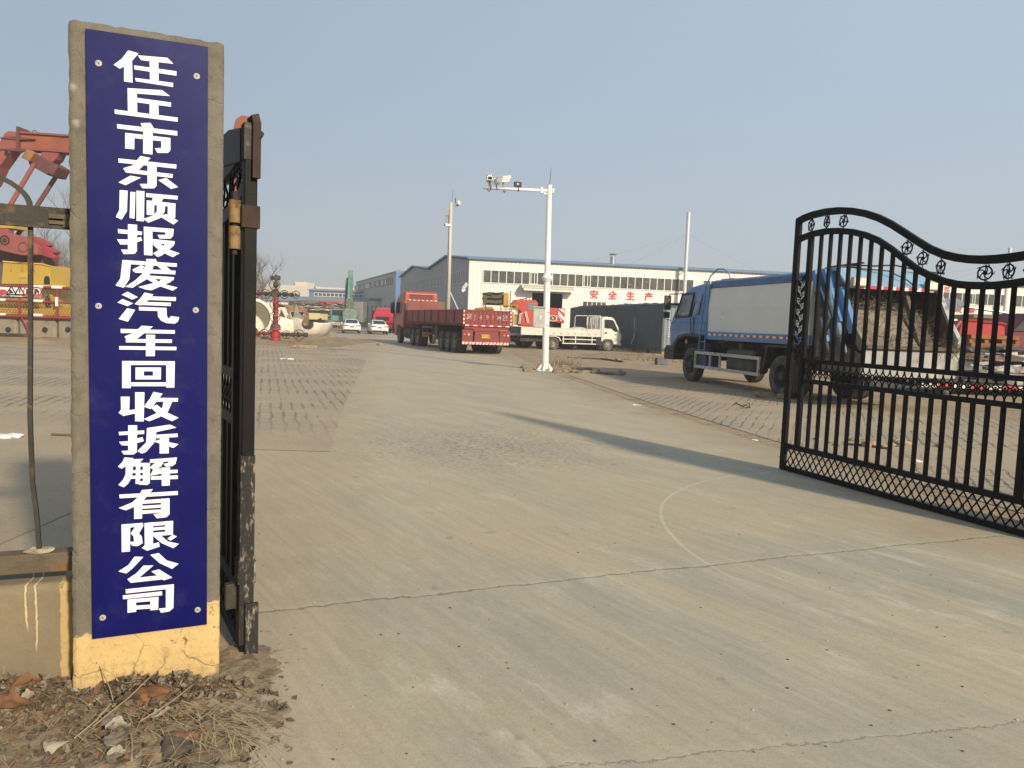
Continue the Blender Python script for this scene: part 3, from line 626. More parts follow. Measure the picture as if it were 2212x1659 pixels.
# the folded leaf is old and patched at its hinge end: plate, collars, hinge barrels, chipped foot
chip = M('chipped_iron', (.012, .011, .01), .7, 0, .4, 6, (.3, .26, .19), 45, .3, .4, 60, stretch=(1, 1, .35)); rustp = M('rust_plate', (.045, .026, .019), .85, 0, .3, 9, (.05, .04, .035), 12, .4, .4, 80); goldp = M('ochre_hinge', (.24, .15, .06), .75, 0, .3, 20, (.08, .04, .025), 26, .35, .4, 90)
mb = MB(); mb.prism([(LG-.04, 2.28), (LG-.04, 2.43), (LG-.35, 2.48), (LG-1.0, 2.5), (LG-1.0, 2.34), (LG-.6, 2.34)], 'y', -.035, .035); mb.build('corner_plate', iron, g2, bevel=.004)
mb = MB(); mb.tube([(LG-.05, .06, 2.42), (LG-.4, .06, 2.36), (LG-.8, .06, 2.36)], .012, 6); mb.build('pipe_bar', rustp, g2)
mb = MB(); mb.box(LG-.036, LG+.037, -.032, .03, 2.28, 2.44); mb.build('stile_top', M('stile_worn', (.05, .045, .04), .8, 0, .4, 12, (.2, .18, .14), 14, .35, .4, 70), g2)
mb = MB(); mb.tube([(LG+.047, .018, 2.2), (LG+.047, .018, 2.44), (LG+.03, .018, 2.465), (LG+.0, .01, 2.46), (LG-.02, .01, 2.42)], .017, 4, sq=True); mb.build('strap_hinge', rustp, g2)
for z0, z1 in ((1.98, 2.08), (.35, .46)): mb = MB(); mb.box(LG-.05, LG+.043, -.04, .04, z0, z1); mb.build('collar', rustp if z0 > 1 else chip, g2, bevel=.004)
mb = MB(); mb.box(LG-.037, LG+.04, -.033, .031, .06, .95); mb.build('stile_foot', chip, g2); mb = MB(); mb.box(LG+.039, LG+.06, -.01, .05, .0, .26); mb.build('foot_plate', chip, g2, bevel=.003)
mb = MB(); mb.box(LG-.05, LG-.01, -.085, -.03, .22, .34); mb.build('lower_hinge', drk, g2, bevel=.004)
hv = Vector((hx.x, hx.y, 0))
for z0, z1 in ((2.0, 2.1), (1.885, 1.985)): mb = MB(); mb.cyl((LG-.0, -.062, z0), (LG-.0, -.062, z1), .026, n=16); mb.build('hinge_barrel', goldp, g2, smooth=False)
mb = MB(); mb.cyl((LG-.0, -.062, 1.86), (LG-.0, -.062, 2.14), .012, n=8); mb.build('hinge_pin', rustp, g2)
p2_ = pillar.copy(); COL.objects.link(p2_); p2_.location = (4.5, 5.9, 0); tag(p2_, 'plain concrete gate pillar beside the hinge of the wide open gate leaf', 'pillar')
# ================================================================== WAREHOUSES
def clad_mat(name, col, lines=.45, pitch=1/.28, dirtc=(.4, .36, .28), axis=0):
    """ribbed steel cladding: the ribs run up the wall (local x along the wall)"""
    mt, t, b = nt(name); v = objv(t)
    wv = N(t, 'ShaderNodeTexWave', Scale=pitch/ (2*pi)*2*pi*.5); wv.wave_type = 'BANDS'; wv.bands_direction = 'X'; wv.wave_profile = 'SAW'
    wv.inputs['Scale'].default_value = pitch*.22; t.links.new(v, wv.inputs['Vector'])
    k = ramp(t, wv.outputs['Fac'], .66, .8)
    c = mixc(t, ramp(t, noise(t, mapv(t, v, (1, 1, .25)), 1.1, 6), .3, .7), sc(col, .94), sc(col, 1.04))
    c = mixc(t, mth(t, 'MULTIPLY', ramp(t, noise(t, mapv(t, v, (2.2, 2.2, .12)), 1.3, 7, .7), .55, .8), .3), c, dirtc)
    c = mixc(t, mth(t, 'MULTIPLY', k, lines), c, sc(col, .55))
    t.links.new(c, b.inputs['Base Color']); b.inputs['Roughness'].default_value = .55
    bump(t, b, mth(t, 'SUBTRACT', 1.0, k), .35, .03); return mt
wclad = clad_mat('white_cladding', (.78, .76, .7)); gclad = clad_mat('shaded_cladding', (.32, .335, .34), .3); farclad = clad_mat('pale_grey_cladding', (.34, .36, .36), .2)  # gable sheet of the white warehouse darkened to paint in its shade
bluetrim = M('blue_trim', (.075, .17, .34), .5, var=.1); whiteup = M('white_frame', (.75, .73, .68), .5, var=.06)
roofm = M('roof_sheet', (.12, .21, .36), .5, var=.15, scale=1)
def glass_mat():
    mt, t, b = nt('window_glass'); v = objv(t)
    c = mixc(t, ramp(t, noise(t, v, .9, 4), .35, .65), (.05, .054, .047), (.11, .11, .095)); c = mixc(t, ramp(t, noise(t, mapv(t, v, (1, 1, 2.5)), 2.6, 5), .58, .7), c, (.24, .23, .19))
    t.links.new(c, b.inputs['Base Color']); b.inputs['Roughness'].default_value = .12; b.inputs['Specular IOR Level'].default_value = .4; return mt
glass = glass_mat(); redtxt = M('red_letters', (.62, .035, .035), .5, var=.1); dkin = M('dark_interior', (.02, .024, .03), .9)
def window_strip(par, x0, x1, z0, z1, pitch, y=-.05, thin=()):
    """one strip of windows: a frame with posts, and the panes set back in it"""
    mb = MB(); n = max(1, round((x1-x0)/pitch)); p = (x1-x0)/n
    mb.box(x0-.04, x1+.04, y-.02, y+.05, z0-.07, z0); mb.box(x0-.04, x1+.04, y-.02, y+.05, z1, z1+.06)
    for i in range(n+1):
        w = .035; mb.box(x0+p*i-w, x0+p*i+w, y-.02, y+.05, z0, z1)
    for i in thin:
        for k in (.0, .45): mb.box(x0+p*(i+k)+.1, x0+p*(i+k)+.16, y-.035, y-.021, z0, z1)
        mb.box(x0+p*i, x0+p*(i+1), y-.035, y-.021, z0, z0+.06); mb.box(x0+p*i, x0+p*(i+1), y-.035, y-.021, z1-.06, z1)
    w = mb.build('window', whiteup, par)
    g = MB(); g.box(x0, x1, y+.02, y+.04, z0, z1); g.build('pane', glass, w)
    return w
B0 = Vector((-4.4, 72, 0)); ra = atan2(8.4, 60)
bld = thing('warehouse', 'long white ribbed steel warehouse with blue eaves and red Chinese lettering', 'building', B0, ra)
ga = atan2(36, -11.6)-ra  # direction of the gable wall in the local frame
gx, gy = cos(ga), sin(ga)
LF = 66.0; EV = 7.42
mb = MB(); mb.box(0, 4.04, 0, .3, 0, EV); mb.box(10.82, LF, 0, .3, 0, EV); mb.box(4.04, 10.82, 0, .3, 4.62, EV); mb.build('front_wall', wclad, bld)
# the gable wall in its own frame
gw = bpy.data.objects.new('gable_wall', None)
gp = [(0, 0), (0, EV), (9.4, 8.28), (18.9, EV+.06), (29, 8.36), (39, EV), (39, 0)]
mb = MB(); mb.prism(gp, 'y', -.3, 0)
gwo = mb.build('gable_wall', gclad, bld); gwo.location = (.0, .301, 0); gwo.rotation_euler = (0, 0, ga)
for p in ((.7, 17.6, 19), (19.6, 37.8, 20)):
    pass
def gable_windows(par, segs, y):
    for x0, x1, z0, z1, pt in segs:
        w = window_strip(par, x0, x1, z0, z1, pt, y)
GS = thing  # (the strips hang on the gable wall)
mb = MB(); n = 48
for x0, x1, z0, z1, pt in ((.7, 37.7, 5.36, 6.47, .78),):
    k = round((x1-x0)/pt); p = (x1-x0)/k; wm = MB()
    wm.box(x0-.05, x1+.05, .0, .06, z0-.07, z0); wm.box(x0-.05, x1+.05, .0, .06, z1, z1+.06)
    for i in range(k+1): wm.box(x0+p*i-.05, x0+p*i+.05, 0, .06, z0, z1)
    gray_frame = M('grey_frame', (.42, .43, .44), .5, var=.06)
    w = wm.build('window', gray_frame, gwo); g = MB(); g.box(x0, x1, .001, .03, z0, z1); g.build('pane', glass, w)
for x0, x1 in ((1.2, 5.2), (6.2, 9.4), (10.4, 13.2), (15, 18), (21, 25), (28, 32)):
    wm = MB(); z0, z1 = .4, 3.95; wm.box(x0-.06, x1+.06, 0, .06, z1, z1+.08); k = 6
    for i in range(k+1): xx = x0+(x1-x0)*i/k; wm.box(xx-.05, xx+.05, 0, .06, z0, z1)
    w = wm.build('window', gray_frame, gwo); g = MB(); g.box(x0, x1, .001, .03, z0, z1); g.build('pane', M('net_glass', (.26, .28, .29), .3, var=.2, scale=2), w)
# roofs
mb = MB()
def rp(a, l): return (gx*a+l*1.0, gy*a+.3*0+.15, 0)
for a0, z0, a1, z1 in ((-.25, EV+.03, 9.4, 8.36), (9.4, 8.36, 18.9, EV+.14), (18.9, EV+.14, 29, 8.44), (29, 8.44, 39.2, EV+.06)):
    vs = []
    for a_, z in ((a0, z0), (a1, z1)):
        for l in (-.25, LF): vs.append((gx*a_+l, gy*a_, z)); vs.append((gx*a_+l, gy*a_, z+.14))
    mb.add(vs, [(0, 1, 3, 2), (4, 6, 7, 5), (1, 5, 7, 3), (0, 2, 6, 4), (0, 4, 5, 1), (2, 3, 7, 6)])
rf = mb.build('roof', roofm, bld)
mb = MB(); mb.box(-.2, LF, -.3, -.02, EV-.0, EV+.12); mb.build('gutter', M('gutter_blue', (.1, .15, .23), .55), bld, bevel=.02)
mb = MB(); mb.box(-.06, .0, -.03, .3, 0, EV-.07); mb.build('corner_trim', M('grey_trim', (.2, .22, .24), .5), bld)
for x0, x1, th in ((1.32, 21.9, (6, 13)), (22.9, 33.3, (5,)), (34.3, 44.6, (4, 9)), (45.6, 55.8, (8,)), (56.8, 65, ())):
    window_strip(bld, x0, x1, 5.36, 6.47, .745, -.05, th)
for x0, x1 in ((10.95, 13.25), (15, 17.8), (19.3, 21.6), (24, 27), (30, 33), (38, 41), (46, 49), (53, 56)):
    window_strip(bld, x0, x1, 2.4, 3.95, .46, -.05)
# sliding doors, canopy, doorway
mb = MB(); mb.box(3.98, 6.0, -.14, -.04, .1, 4.58); mb.box(8.96, 10.86, -.14, -.04, .1, 4.58); 
d1 = MB(); d1.box(3.98, 6.02, -.14, -.04, .1, 4.58); d1.build('sliding_door', M('door_white', (.72, .7, .66), .5, var=.06, scale=1), bld, bevel=.02)
d2 = MB(); d2.box(8.95, 10.9, -.14, -.04, .1, 4.58); d2.build('sliding_door', MATS['door_white'], bld, bevel=.02)
mb = MB(); mb.box(3.9, 11.0, -.1, -.01, 4.6, 4.68); mb.build('door_track', whiteup, bld)
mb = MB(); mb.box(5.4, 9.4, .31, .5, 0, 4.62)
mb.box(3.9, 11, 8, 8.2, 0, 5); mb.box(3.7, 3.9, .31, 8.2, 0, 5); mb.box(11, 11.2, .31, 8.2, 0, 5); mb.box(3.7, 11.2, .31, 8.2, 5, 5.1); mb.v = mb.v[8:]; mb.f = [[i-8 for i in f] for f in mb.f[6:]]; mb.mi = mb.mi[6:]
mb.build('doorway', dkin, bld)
mb = MB(); mb.box(7.0, 8.4, 7.9, 7.98, 3.3, 3.6); mb.build('far_window', M('pale_pane', (.3, .33, .35), .4), bld)
mb = MB(); mb.prism([(-1.25, 4.72), (-.02, 4.98), (-.02, 5.12), (-1.25, 4.92)], 'x', 5.05, 10.0); mb.build('canopy', whiteup, bld)
cr = M('canopy_sheet', (.6, .55, .45), .5, var=.1)
mb = MB()
for i in range(25): mb.prism([(-1.3, 4.93), (-.02, 5.13), (-.02, 5.3), (-.5, 5.28), (-1.1, 5.12)], 'x', 4.9+i*.2, 5.07+i*.2)
mb.build('canopy_ribs', cr, bld)
for ch, x in zip('安全生产', (12.05, 13.87, 15.66, 17.48)): lettering('character', ch, .86, redtxt, bld, (x, -.06, 4.62), ext=.02, off=.012)
for ch, x in zip('色发展', (48.85, 50.48, 51.95)): lettering('character', ch, .72, redtxt, bld, (x, -.06, 4.75), ext=.02, off=.012)
lettering('number', '507', .42, redtxt, bld, (48.95, -.06, 6.9), ext=.01, off=.005); lettering('number', '393', .42, redtxt, bld, (48.95, -.06, 6.58-.02), ext=.01, off=.005)
# roof vent
galv = M('galvanised', (.45, .46, .46), .38, .7, .2, 3, (.3, .3, .29), 2, .3)
vt = thing('roof_vent', 'short metal exhaust stack with a flat cap on the warehouse roof', 'vent', B0+Vector((14.26*cos(ra), 14.26*sin(ra), 0))+Vector((-sin(ra)*2, cos(ra)*2, EV)), ra)
mb = MB(); mb.lathe([(.26, -.2), (.26, 1.1), (.25, 1.1), (.25, .9), (0, .9)], n=20); mb.build('stack', galv, vt, smooth=False)
mb = MB(); mb.lathe([(.36, 1.3), (.36, 1.36), (0, 1.42)], n=20)
for k in range(3): a_ = k*2.1+.3; mb.beam((cos(a_)*.24, sin(a_)*.24, 1.0), (cos(a_)*.24, sin(a_)*.24, 1.32), .03)
mb.build('cap', M('dark_cap', (.12, .12, .12), .6), vt)
# steel flues with guy wires in front of the facade
def flue(x, ht, label):
    f = thing('steel_flue', label, 'flue', B0+Vector((x*cos(ra)+.9*sin(ra), x*sin(ra)-.9*cos(ra), 0)), ra, 'shiny steel flues along the warehouse front')
    mb = MB(); r = .17
    for i in range(int(ht/1.6)): mb.cyl((0, 0, i*1.6), (0, 0, i*1.6+1.58), r, n=18); mb.torus((0, 0, i*1.6+1.59), (0, 0, 1), r, .018, 18, 5)
    mb.build('pipe', M('bright_steel', (.6, .61, .62), .4, .25, .06, 2), f)
    for dx in (-9.5, -5, 8.5):
        mb = MB(); mb.tube([(0, 0, ht*.83), (dx, 2.4, EV+.3)], .009, 4); mb.build('guy_wire', M('wire_grey', (.2, .2, .2), .6), f)
    mb = MB()
    for z in (3, 5.6, 7.2): mb.beam((0, 0, z), (0, .8, z), .06)
    mb.build('wall_bracket', galv, f)
flue(RP(1473, 600, B0[:2], (B0+Vector((cos(ra), sin(ra), 0)))[:2])[0], 12.9, 'tall shiny steel flue with guy wires nearest the white warehouse doorway')
flue(RP(2162, 600, B0[:2], (B0+Vector((cos(ra), sin(ra), 0)))[:2])[0], 11.6, 'shiny steel flue rising behind the dip of the open gate leaf')
# floodlight on a leaning pole at the corner
fl = thing('floodlight', 'small white floodlight on a slanting pole at the warehouse corner', 'lamp', (-4.75, 71.0, 0), 0)
mb = MB(); mb.tube([(-1.3, 0, 4.3), (-.25, 0, 2.2), (.1, .2, 1.4)], .04, 6); mb.cyl((.1, .2, 1.4), (.1, .2, 0), .04, n=8); mb.build('pole', whiteup, fl)
mb = MB(); mb.beam((-.1, 0, 4.6), (.25, -.15, 5.1), .1, .3); mb.cyl((-.2, 0, 4.4), (.1, .1, 4.55), .16, .06, 10); mb.build('lamp_head', whiteup, fl)
# grey warehouse on the left
A0 = Vector((-18.3, 120, 0)); A1 = Vector((-34, 164, 0)); aa = atan2((A1-A0).y, (A1-A0).x); LA = (A1-A0).length
gb = thing('warehouse', 'pale grey steel warehouse with a blue corner behind the green excavator', 'building', A0, aa)
HA = 9.0
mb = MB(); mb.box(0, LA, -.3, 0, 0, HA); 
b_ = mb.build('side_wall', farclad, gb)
mb = MB(); mb.box(-.25, -.01, -1.0, .5, 0, HA+.1); mb.build('front_wall', bluetrim, gb)
mb = MB(); mb.prism([(-1.0, HA-.1), (.15, HA-.0), (.15, HA+.16), (-1.0, HA+.06)], 'x', 0, LA); mb.build('roof', M('roof_grey', (.2, .22, .24), .6), gb)
def wall_pts(px, py): return RP(px, py, A0[:2], A1[:2])
def c2(x, y): return ((900+x/2.765)*.5486, (900+y/2.765)*.5486)
x0, z0 = wall_pts(*c2(1782, 598)); x1, z1 = wall_pts(*c2(1780, 535)); xe = wall_pts(*c2(1376, 660))[0]
wm = MB(); k = 26
for i in range(k+1): xx = x0+(xe-x0)*i/k; wm.box(xx-.08, xx+.08, .02, .1, z0, z1)
wm.box(x0-.1, xe+.1, .02, .1, z0-.1, z0); wm.box(x0-.1, xe+.1, .02, .1, z1, z1+.1)
w = wm.build('window', M('mid_grey', (.2, .21, .21), .6), gb); g = MB(); g.box(x0, xe, .012, .04, z0, z1); g.build('pane', M('dark_glass', (.06, .065, .065), .25), w)
for i in (3, 5, 8, 11, 14, 15, 16, 19, 23, 24): 
    xx = x0+(xe-x0)*(i+.5)/k; s_ = MB(); s_.box(xx-.45, xx+.45, .05, .09, z0+.05, z1-.05); s_.build('open_sash', M('bright_sash', (.82, .82, .8), .5), w)
for px in (1478, 1515, 1560, 1604, 1655, 1706, 1760):
    xd = wall_pts(*c2(px, 900))[0]; zt = 3.9; d = MB(); d.box(xd-.75, xd+.75, .01, .06, 0, zt); d.build('door', M('door_grey', (.13, .14, .15), .6, var=.25), gb)
xc = wall_pts(*c2(1630, 790))[0]; mb = MB(); mb.box(xc-3.0, xc+2.4, 0, 2.0, 4.7, 5.05); mb.build('canopy', M('canopy_dark', (.12, .125, .13), .7), gb)
# low building with a blue clerestory at the end of the road
L0 = D(*c2(250, 1000), 150); L0.z = 0
lb = thing('factory_building', 'low white factory with a blue clerestory at the far end of the road', 'building', L0, radians(-2))
crm = M('cream_wall', (.7, .665, .57), .7, var=.08, scale=.3)
mb = MB(); mb.box(-8, 27, 0, 12, 0, 4.35); mb.build('wall', crm, lb)
mb = MB(); mb.prism([(-.5, 4.3), (4.5, 5.2), (4.5, 5.4), (-.5, 4.45)], 'x', -8.2, 27.2); mb.build('lower_roof', M('roof_bluegrey', (.2, .23, .27), .6, var=.1, scale=.5), lb)
mb = MB(); mb.box(9.9, 27, 4.55, 10, 5.1, 6.7); mb.build('clerestory', M('clerestory_blue', (.1, .19, .38), .55, var=.12), lb)
mb = MB(); mb.prism([(4.2, 6.65), (7.3, 7.0), (10.4, 6.65), (10.4, 6.8), (7.3, 7.15), (4.2, 6.85)], 'x', 9.7, 27.3); mb.build('upper_roof', MATS['roof_bluegrey'], lb)
wm = MB(); wm.box(10.9, 27, 4.44, 4.54, 5.5, 5.6); wm.box(10.9, 27, 4.44, 4.54, 6.2, 6.28)
for i in range(20): wm.box(10.9+i*.82, 11.0+i*.82, 4.44, 4.54, 5.55, 6.25)
w = wm.build('window', whiteup, lb); g = MB(); g.box(10.95, 27, 4.5, 4.54, 5.6, 6.2); g.build('pane', glass, w)
for a_, b2 in ((9.0, 9.6), (11.9, 14.3), (17.0, 18.8)):
    wm = MB(); wm.box(a_-.1, b2+.1, -.06, -.01, 1.2, 1.3); wm.box(a_-.1, b2+.1, -.06, -.01, 3.15, 3.25)
    for i in range(5): xx = a_+(b2-a_)*i/4; wm.box(xx-.05, xx+.05, -.06, -.01, 1.25, 3.2)
    w = wm.build('window', M('mid_grey', (.2, .21, .21), .6), lb); g = MB(); g.box(a_, b2, -.03, -.005, 1.3, 3.15); g.build('pane', glass, w)
mb = MB(); mb.box(10.2, 10.9, -.45, -.02, 3.0, 3.5); mb.build('air_conditioner', whiteup, lb); mb = MB(); mb.cyl((10.0, -.1, 0), (10.0, -.1, 4.3), .06, n=6); mb.build('downpipe', MATS['mid_grey'], lb)
# beige block further behind
L1 = D(*c2(310, 1000), 190); L1.z = 0
bb = thing('factory_building', 'beige flat-roofed block beyond the blue clerestory, with a small box on its roof', 'building', L1, radians(-2))
mb = MB(); mb.box(0, 14.6, 0, 14, 0, 8.9); mb.build('wall', M('beige_wall', (.55, .5, .41), .75, var=.08, scale=.3), bb)
mb = MB(); mb.box(8.7, 11.9, 2, 8, 8.9, 9.9); mb.build('roof_box', M('beige_pale', (.58, .52, .4), .75, var=.06), bb); mb = MB(); mb.box(8.2, 8.7, 2.5, 3.5, 9.2, 9.6); mb.build('roof_duct', MATS['mid_grey'], bb)
mb = MB(); mb.box(14.6, 32, -.2, 13, 0, 8.7); mb.build('wing', M('parapet_pale', (.62, .58, .5), .75), bb); mb = MB(); mb.cyl((14.5, -.3, 5), (14.5, -.3, 9.6), .09, n=6); mb.build('chimney', MATS['mid_grey'], bb)
# beige house glimpsed between the two warehouses
hb = thing('factory_building', 'small cream building glimpsed between the two shaded warehouse walls', 'building', D(858, 700, 190).xy.to_3d(), 0)
mb = MB(); mb.box(0, 12, 0, 8, 0, 7.5); mb.build('wall', crm, hb); mb = MB(); mb.prism([(-.4, 7.5), (4, 9.2), (8.4, 7.5)], 'x', -.3, 12.3); mb.build('roof', MATS['roof_grey'], hb)
# ================================================================== BARE TREES
bark = M('bark', (.135, .115, .095), .9, var=.3, scale=5); twigm = M('twigs', (.165, .145, .125), .9, var=.25, scale=3)
def bare_tree_mesh(h, seed, spread=.5, n0=7):
    rnd = random.Random(seed); tr = MB(); tw = MB()
    def grow(p, d, L, r, lvl):
        pts = [p]; q = p.copy(); dd = d.copy(); k = 3 if lvl < 3 else 2
        for i in range(k):
            dd = (dd+Vector((rnd.uniform(-.16, .16), rnd.uniform(-.16, .16), rnd.uniform(-.02, .12)))).normalized(); q = q+dd*L/k; pts.append(q.copy())
        (tr if lvl < 2 else tw).tube(pts, r, 5 if lvl < 2 else 3, r2=r*.55)
        if lvl >= 4: return
        n = (n0, 5, 5, 4)[lvl]
        for i in range(n):
            f = rnd.uniform(.35, 1) if lvl else rnd.uniform(.3, 1)
            j = min(k-1, int(f*k)); base = pts[j].lerp(pts[j+1], f*k-j) if f < 1 else pts[-1]
            side = Vector((rnd.gauss(0, 1), rnd.gauss(0, 1), rnd.uniform(-.1, .5))).normalized()
            nd = (dd*(1-spread)+side*spread+Vector((0, 0, .25))).normalized()
            grow(base, nd, L*rnd.uniform(.45, .7), r*.42, lvl+1)
    grow(Vector((0, 0, 0)), Vector((0, 0, 1)), h*.5, h*.016, 0)
    return tr, tw
TREES = []
def tree(px, depth, h, src, label):
    loc = D(px, 700, depth); loc.z = 0
    if src < len(TREES): r = copy_tree(TREES[src], None, label)
    else:
        r = thing('bare_tree', label, 'tree', (0, 0, 0), 0, 'bare winter trees behind the yard'); a_, b2 = bare_tree_mesh(10, 31+src, .48+.05*src, 8)
        a_.build('trunk', bark, r); b2.build('crown', twigm, r); TREES.append(r)
    r.location = loc; k = h/10; r.scale = (k, k, k); r.rotation_euler = (0, 0, random.uniform(0, 6)); return r
tree(150, 58, 11.5, 0, 'bare winter tree just left of the sign pillar, tallest of the trees there')
tree(558, 95, 11, 1, 'bare winter tree rising beside the folded gate leaf')
tree(548, 86, 7.5, 2, 'smaller bare tree half hidden by the folded gate leaf')
for i, (px, dp, h) in enumerate(((100, 62, 8.6), (70, 68, 8.0), (128, 70, 9.4), (40, 70, 8.6), (12, 66, 8.3), (85, 76, 8.6), (142, 82, 9.5), (55, 82, 9), (118, 84, 9), (25, 80, 9))):
    tree(px, dp, h, i % 3, None)
for o in [o for o in COL.objects if o.name.startswith('bare_tree')][3:]: o['label'] = 'bare grey tree in the thicket behind the pumping unit'
# dense scrub under them, one mass nobody could count
mb = MB(); rnd = random.Random(4)
for i in range(3600):
    px = rnd.uniform(-60, 215); dp = rnd.uniform(72, 96); b0 = D(px, 700, dp); h = rnd.uniform(3.0, 6.4); x, y = b0.x, b0.y
    tx, ty = rnd.gauss(0, .5), rnd.gauss(0, .3); mb.tube([(x, y, 0), (x+tx*.5, y+ty, h*.6), (x+tx*1.3, y+ty, h)], .035, 3, r2=.012)
tag(mb.build('thicket', M('scrub', (.15, .135, .118), .9, var=.3, scale=.2)), 'grey mass of bare scrub behind the pumping unit', 'scrub', kind='stuff')
# ================================================================== POLES
wpole = M('white_pole', (.78, .77, .74), .4, var=.05, scale=2, coat=.2)
cpb = Vector((1.13, 26.57, 0)); cp = thing('camera_pole', 'tall white steel pole with a horizontal camera arm beside the road', 'pole', cpb, 0)
tp = D(1187, 402, 26.57); ht = tp.z; ln = (tp.x-cpb.x)/ht
def on(z): return Vector((ln*z, 0, z))
zf = D(1179, 600, 26.57).z
mb = MB(); mb.tube([on(0), on(zf)], .118, 20, r2=.112); mb.tube([on(zf), on(ht)], .102, 20, r2=.085); mb.cyl(on(ht), on(ht+.03), .095, n=20); mb.build('mast', wpole, cp, smooth=False)
mb = MB(); mb.lathe([(.1, -.22), (.115, -.16), (.19, -.02), (.19, .02), (.115, .14), (.1, .2)], on(zf), (ln, 0, 1), 20); mb.build('flange', wpole, cp)
mb = MB(); mb.box(-.23, .23, -.23, .23, 0, .025); mb.build('base_plate', wpole, cp)
for k in range(6):
    a_ = k*pi/3+.2; g_ = MB(); g_.add([(cos(a_)*.1, sin(a_)*.1, .02), (cos(a_)*.3, sin(a_)*.3, .02), (cos(a_)*.1, sin(a_)*.1, .28)]+[(cos(a_)*.1+.012, sin(a_)*.1+.01, .02), (cos(a_)*.3+.012, sin(a_)*.3+.01, .02), (cos(a_)*.1+.012, sin(a_)*.1+.01, .28)], [(0, 1, 2), (5, 4, 3), (0, 3, 4, 1), (1, 4, 5, 2), (2, 5, 3, 0)]); g_.build('gusset', wpole, cp)
za = D(1185, 412, 26.57).z; ae = D(1044, 406, 26.57); aL = ae-cpb
mb = MB(); mb.tube([(ln*za, 0, za), (aL.x, 0, aL.z)], .052, 14, r2=.048); mb.build('arm', wpole, cp, smooth=True)
mb = MB(); mb.cyl((ln*za-.2, 0, za-.1), (ln*za, 0, za-.14), .045, n=8); mb.box(ln*za-.3, ln*za-.22, -.07, .07, za-.1, za+.1); mb.box(ln*za+.1, ln*za+.16, -.06, .06, za-.08, za+.08); mb.build('arm_bracket', wpole, cp, bevel=.01)
mb = MB(); mb.cyl(on(ht), on(ht)+Vector((.03, 0, .62)), .008, n=6); mb.build('antenna', dk, cp)
def arm_pt(px): x = D(px, 405, 26.57).x; k = (x-(cpb.x+ln*za))/(ae.x-(cpb.x+ln*za)); return Vector((x, 26.57, za+(aL.z-za)*k+.05))
camw = M('camera_shell', (.7, .68, .62), .45, var=.06); lens = M('lens_black', (.008, .008, .01), .15); camg = M('camera_grey', (.33, .32, .29), .5)
def security_camera(px, rz_, tilt, ln_, w, label, seed=0):
    c = thing('security_camera', label, 'camera', arm_pt(px), rz_, 'cameras on the white pole arm')
    R = Matrix.Translation((0, 0, .2)) @ Matrix.Rotation(tilt, 4, 'X')
    mb = MB(); mb.T = R; mb.prism([(-w/2, -.02), (w/2, -.02), (w/2, .1), (w*.32, .16), (-w*.32, .16), (-w/2, .1)], 'y', -ln_*.45, ln_*.45); mb.build('housing', camw, c, bevel=.006)
    mb = MB(); mb.T = R; mb.box(-w*.56, w*.56, -ln_*.55, ln_*.46, .165, .178); mb.box(-w*.56, -w*.53, -ln_*.55, ln_*.4, .07, .17); mb.box(w*.53, w*.56, -ln_*.55, ln_*.4, .07, .17); mb.build('sunshade', camw, c)
    mb = MB(); mb.T = R; mb.box(-w*.36, w*.36, -ln_*.46, -ln_*.45, .0, .1); mb.build('front_glass', lens, c)
    mb = MB(); mb.cyl((0, 0, 0), (0, 0, .1), .03, n=8); mb.cyl((0, 0, .1), (0, 0, .19), .05, .035, n=8); mb.build('mount', camg, c)
    mb = MB(); mb.tube([(0, -.05, .16), (.05, -.09, .02), (.03, -.09, -.13), (-.02, -.06, -.17), (-.07, -.03, -.1), (-.06, 0, -.02)], .014, 6); mb.build('cable', dk, c)
security_camera(1057, radians(8), radians(-8), .3, .19, 'boxy white security camera facing the viewer at the very end of the pole arm')
security_camera(1087, radians(152), radians(-14), .62, .22, 'long white security camera pointing away on the middle of the pole arm')
lp = thing('light_panel', 'small white led light panel between the two cameras', 'lamp', arm_pt(1072), radians(4)); mb = MB(); mb.box(-.1, .1, -.03, .03, .08, .29); mb.build('case', camw, lp, bevel=.012)
mb = MB()
for i in range(5):
    for j in range(6): mb.box(-.085+i*.035, -.06+i*.035, -.036, -.03, .1+j*.03, .122+j*.03)
ld = mb.build('led_array', M('led_lens', (.8, .76, .6), .2), lp)
mb = MB(); mb.cyl((0, 0, 0), (0, 0, .09), .018, n=8); mb.tube([(0, -.02, .05), (.02, -.06, -.06), (.03, -.04, -.12)], .012, 5); mb.build('mount', dk, lp)
fb = thing('floodlight', 'small black floodlight on the white pole arm nearest the mast', 'lamp', arm_pt(1118), radians(10)); mb = MB(); mb.box(-.13, .13, -.05, .04, .03, .2); mb.build('case', dk, fb, bevel=.012)
mb = MB(); mb.box(-.03, .03, -.056, -.05, .1, .15); mb.build('lamp_lens', camw, fb); mb = MB(); mb.tube([(0, -.03, .05), (.03, -.07, -.03), (.03, -.05, -.13), (.0, 0, -.1)], .014, 5); mb.build('cable', dk, fb)
zb = D(1167, 685, 26.3); bxm = M('grey_box', (.42, .42, .38), .5, .2, .15, 3)
cb = thing('control_box', 'grey metal control box strapped to the white pole', 'box', (cpb.x+ln*zb.z-.23, 26.43, zb.z-.37), 0); mb = MB(); mb.box(-.23, .17, -.1, .12, 0, .68); mb.build('case', bxm, cb, bevel=.008)
mb = MB(); mb.box(-.26, .2, -.14, .15, .685, .73); mb.build('rain_hood', bxm, cb, bevel=.01); mb = MB(); mb.box(-.2, .14, -.106, -.1, .04, .64); mb.build('door', M('box_door', (.46, .45, .41), .5), cb); mb = MB(); mb.box(-.01, .05, -.112, -.106, .28, .42); mb.build('notice', camw, cb)
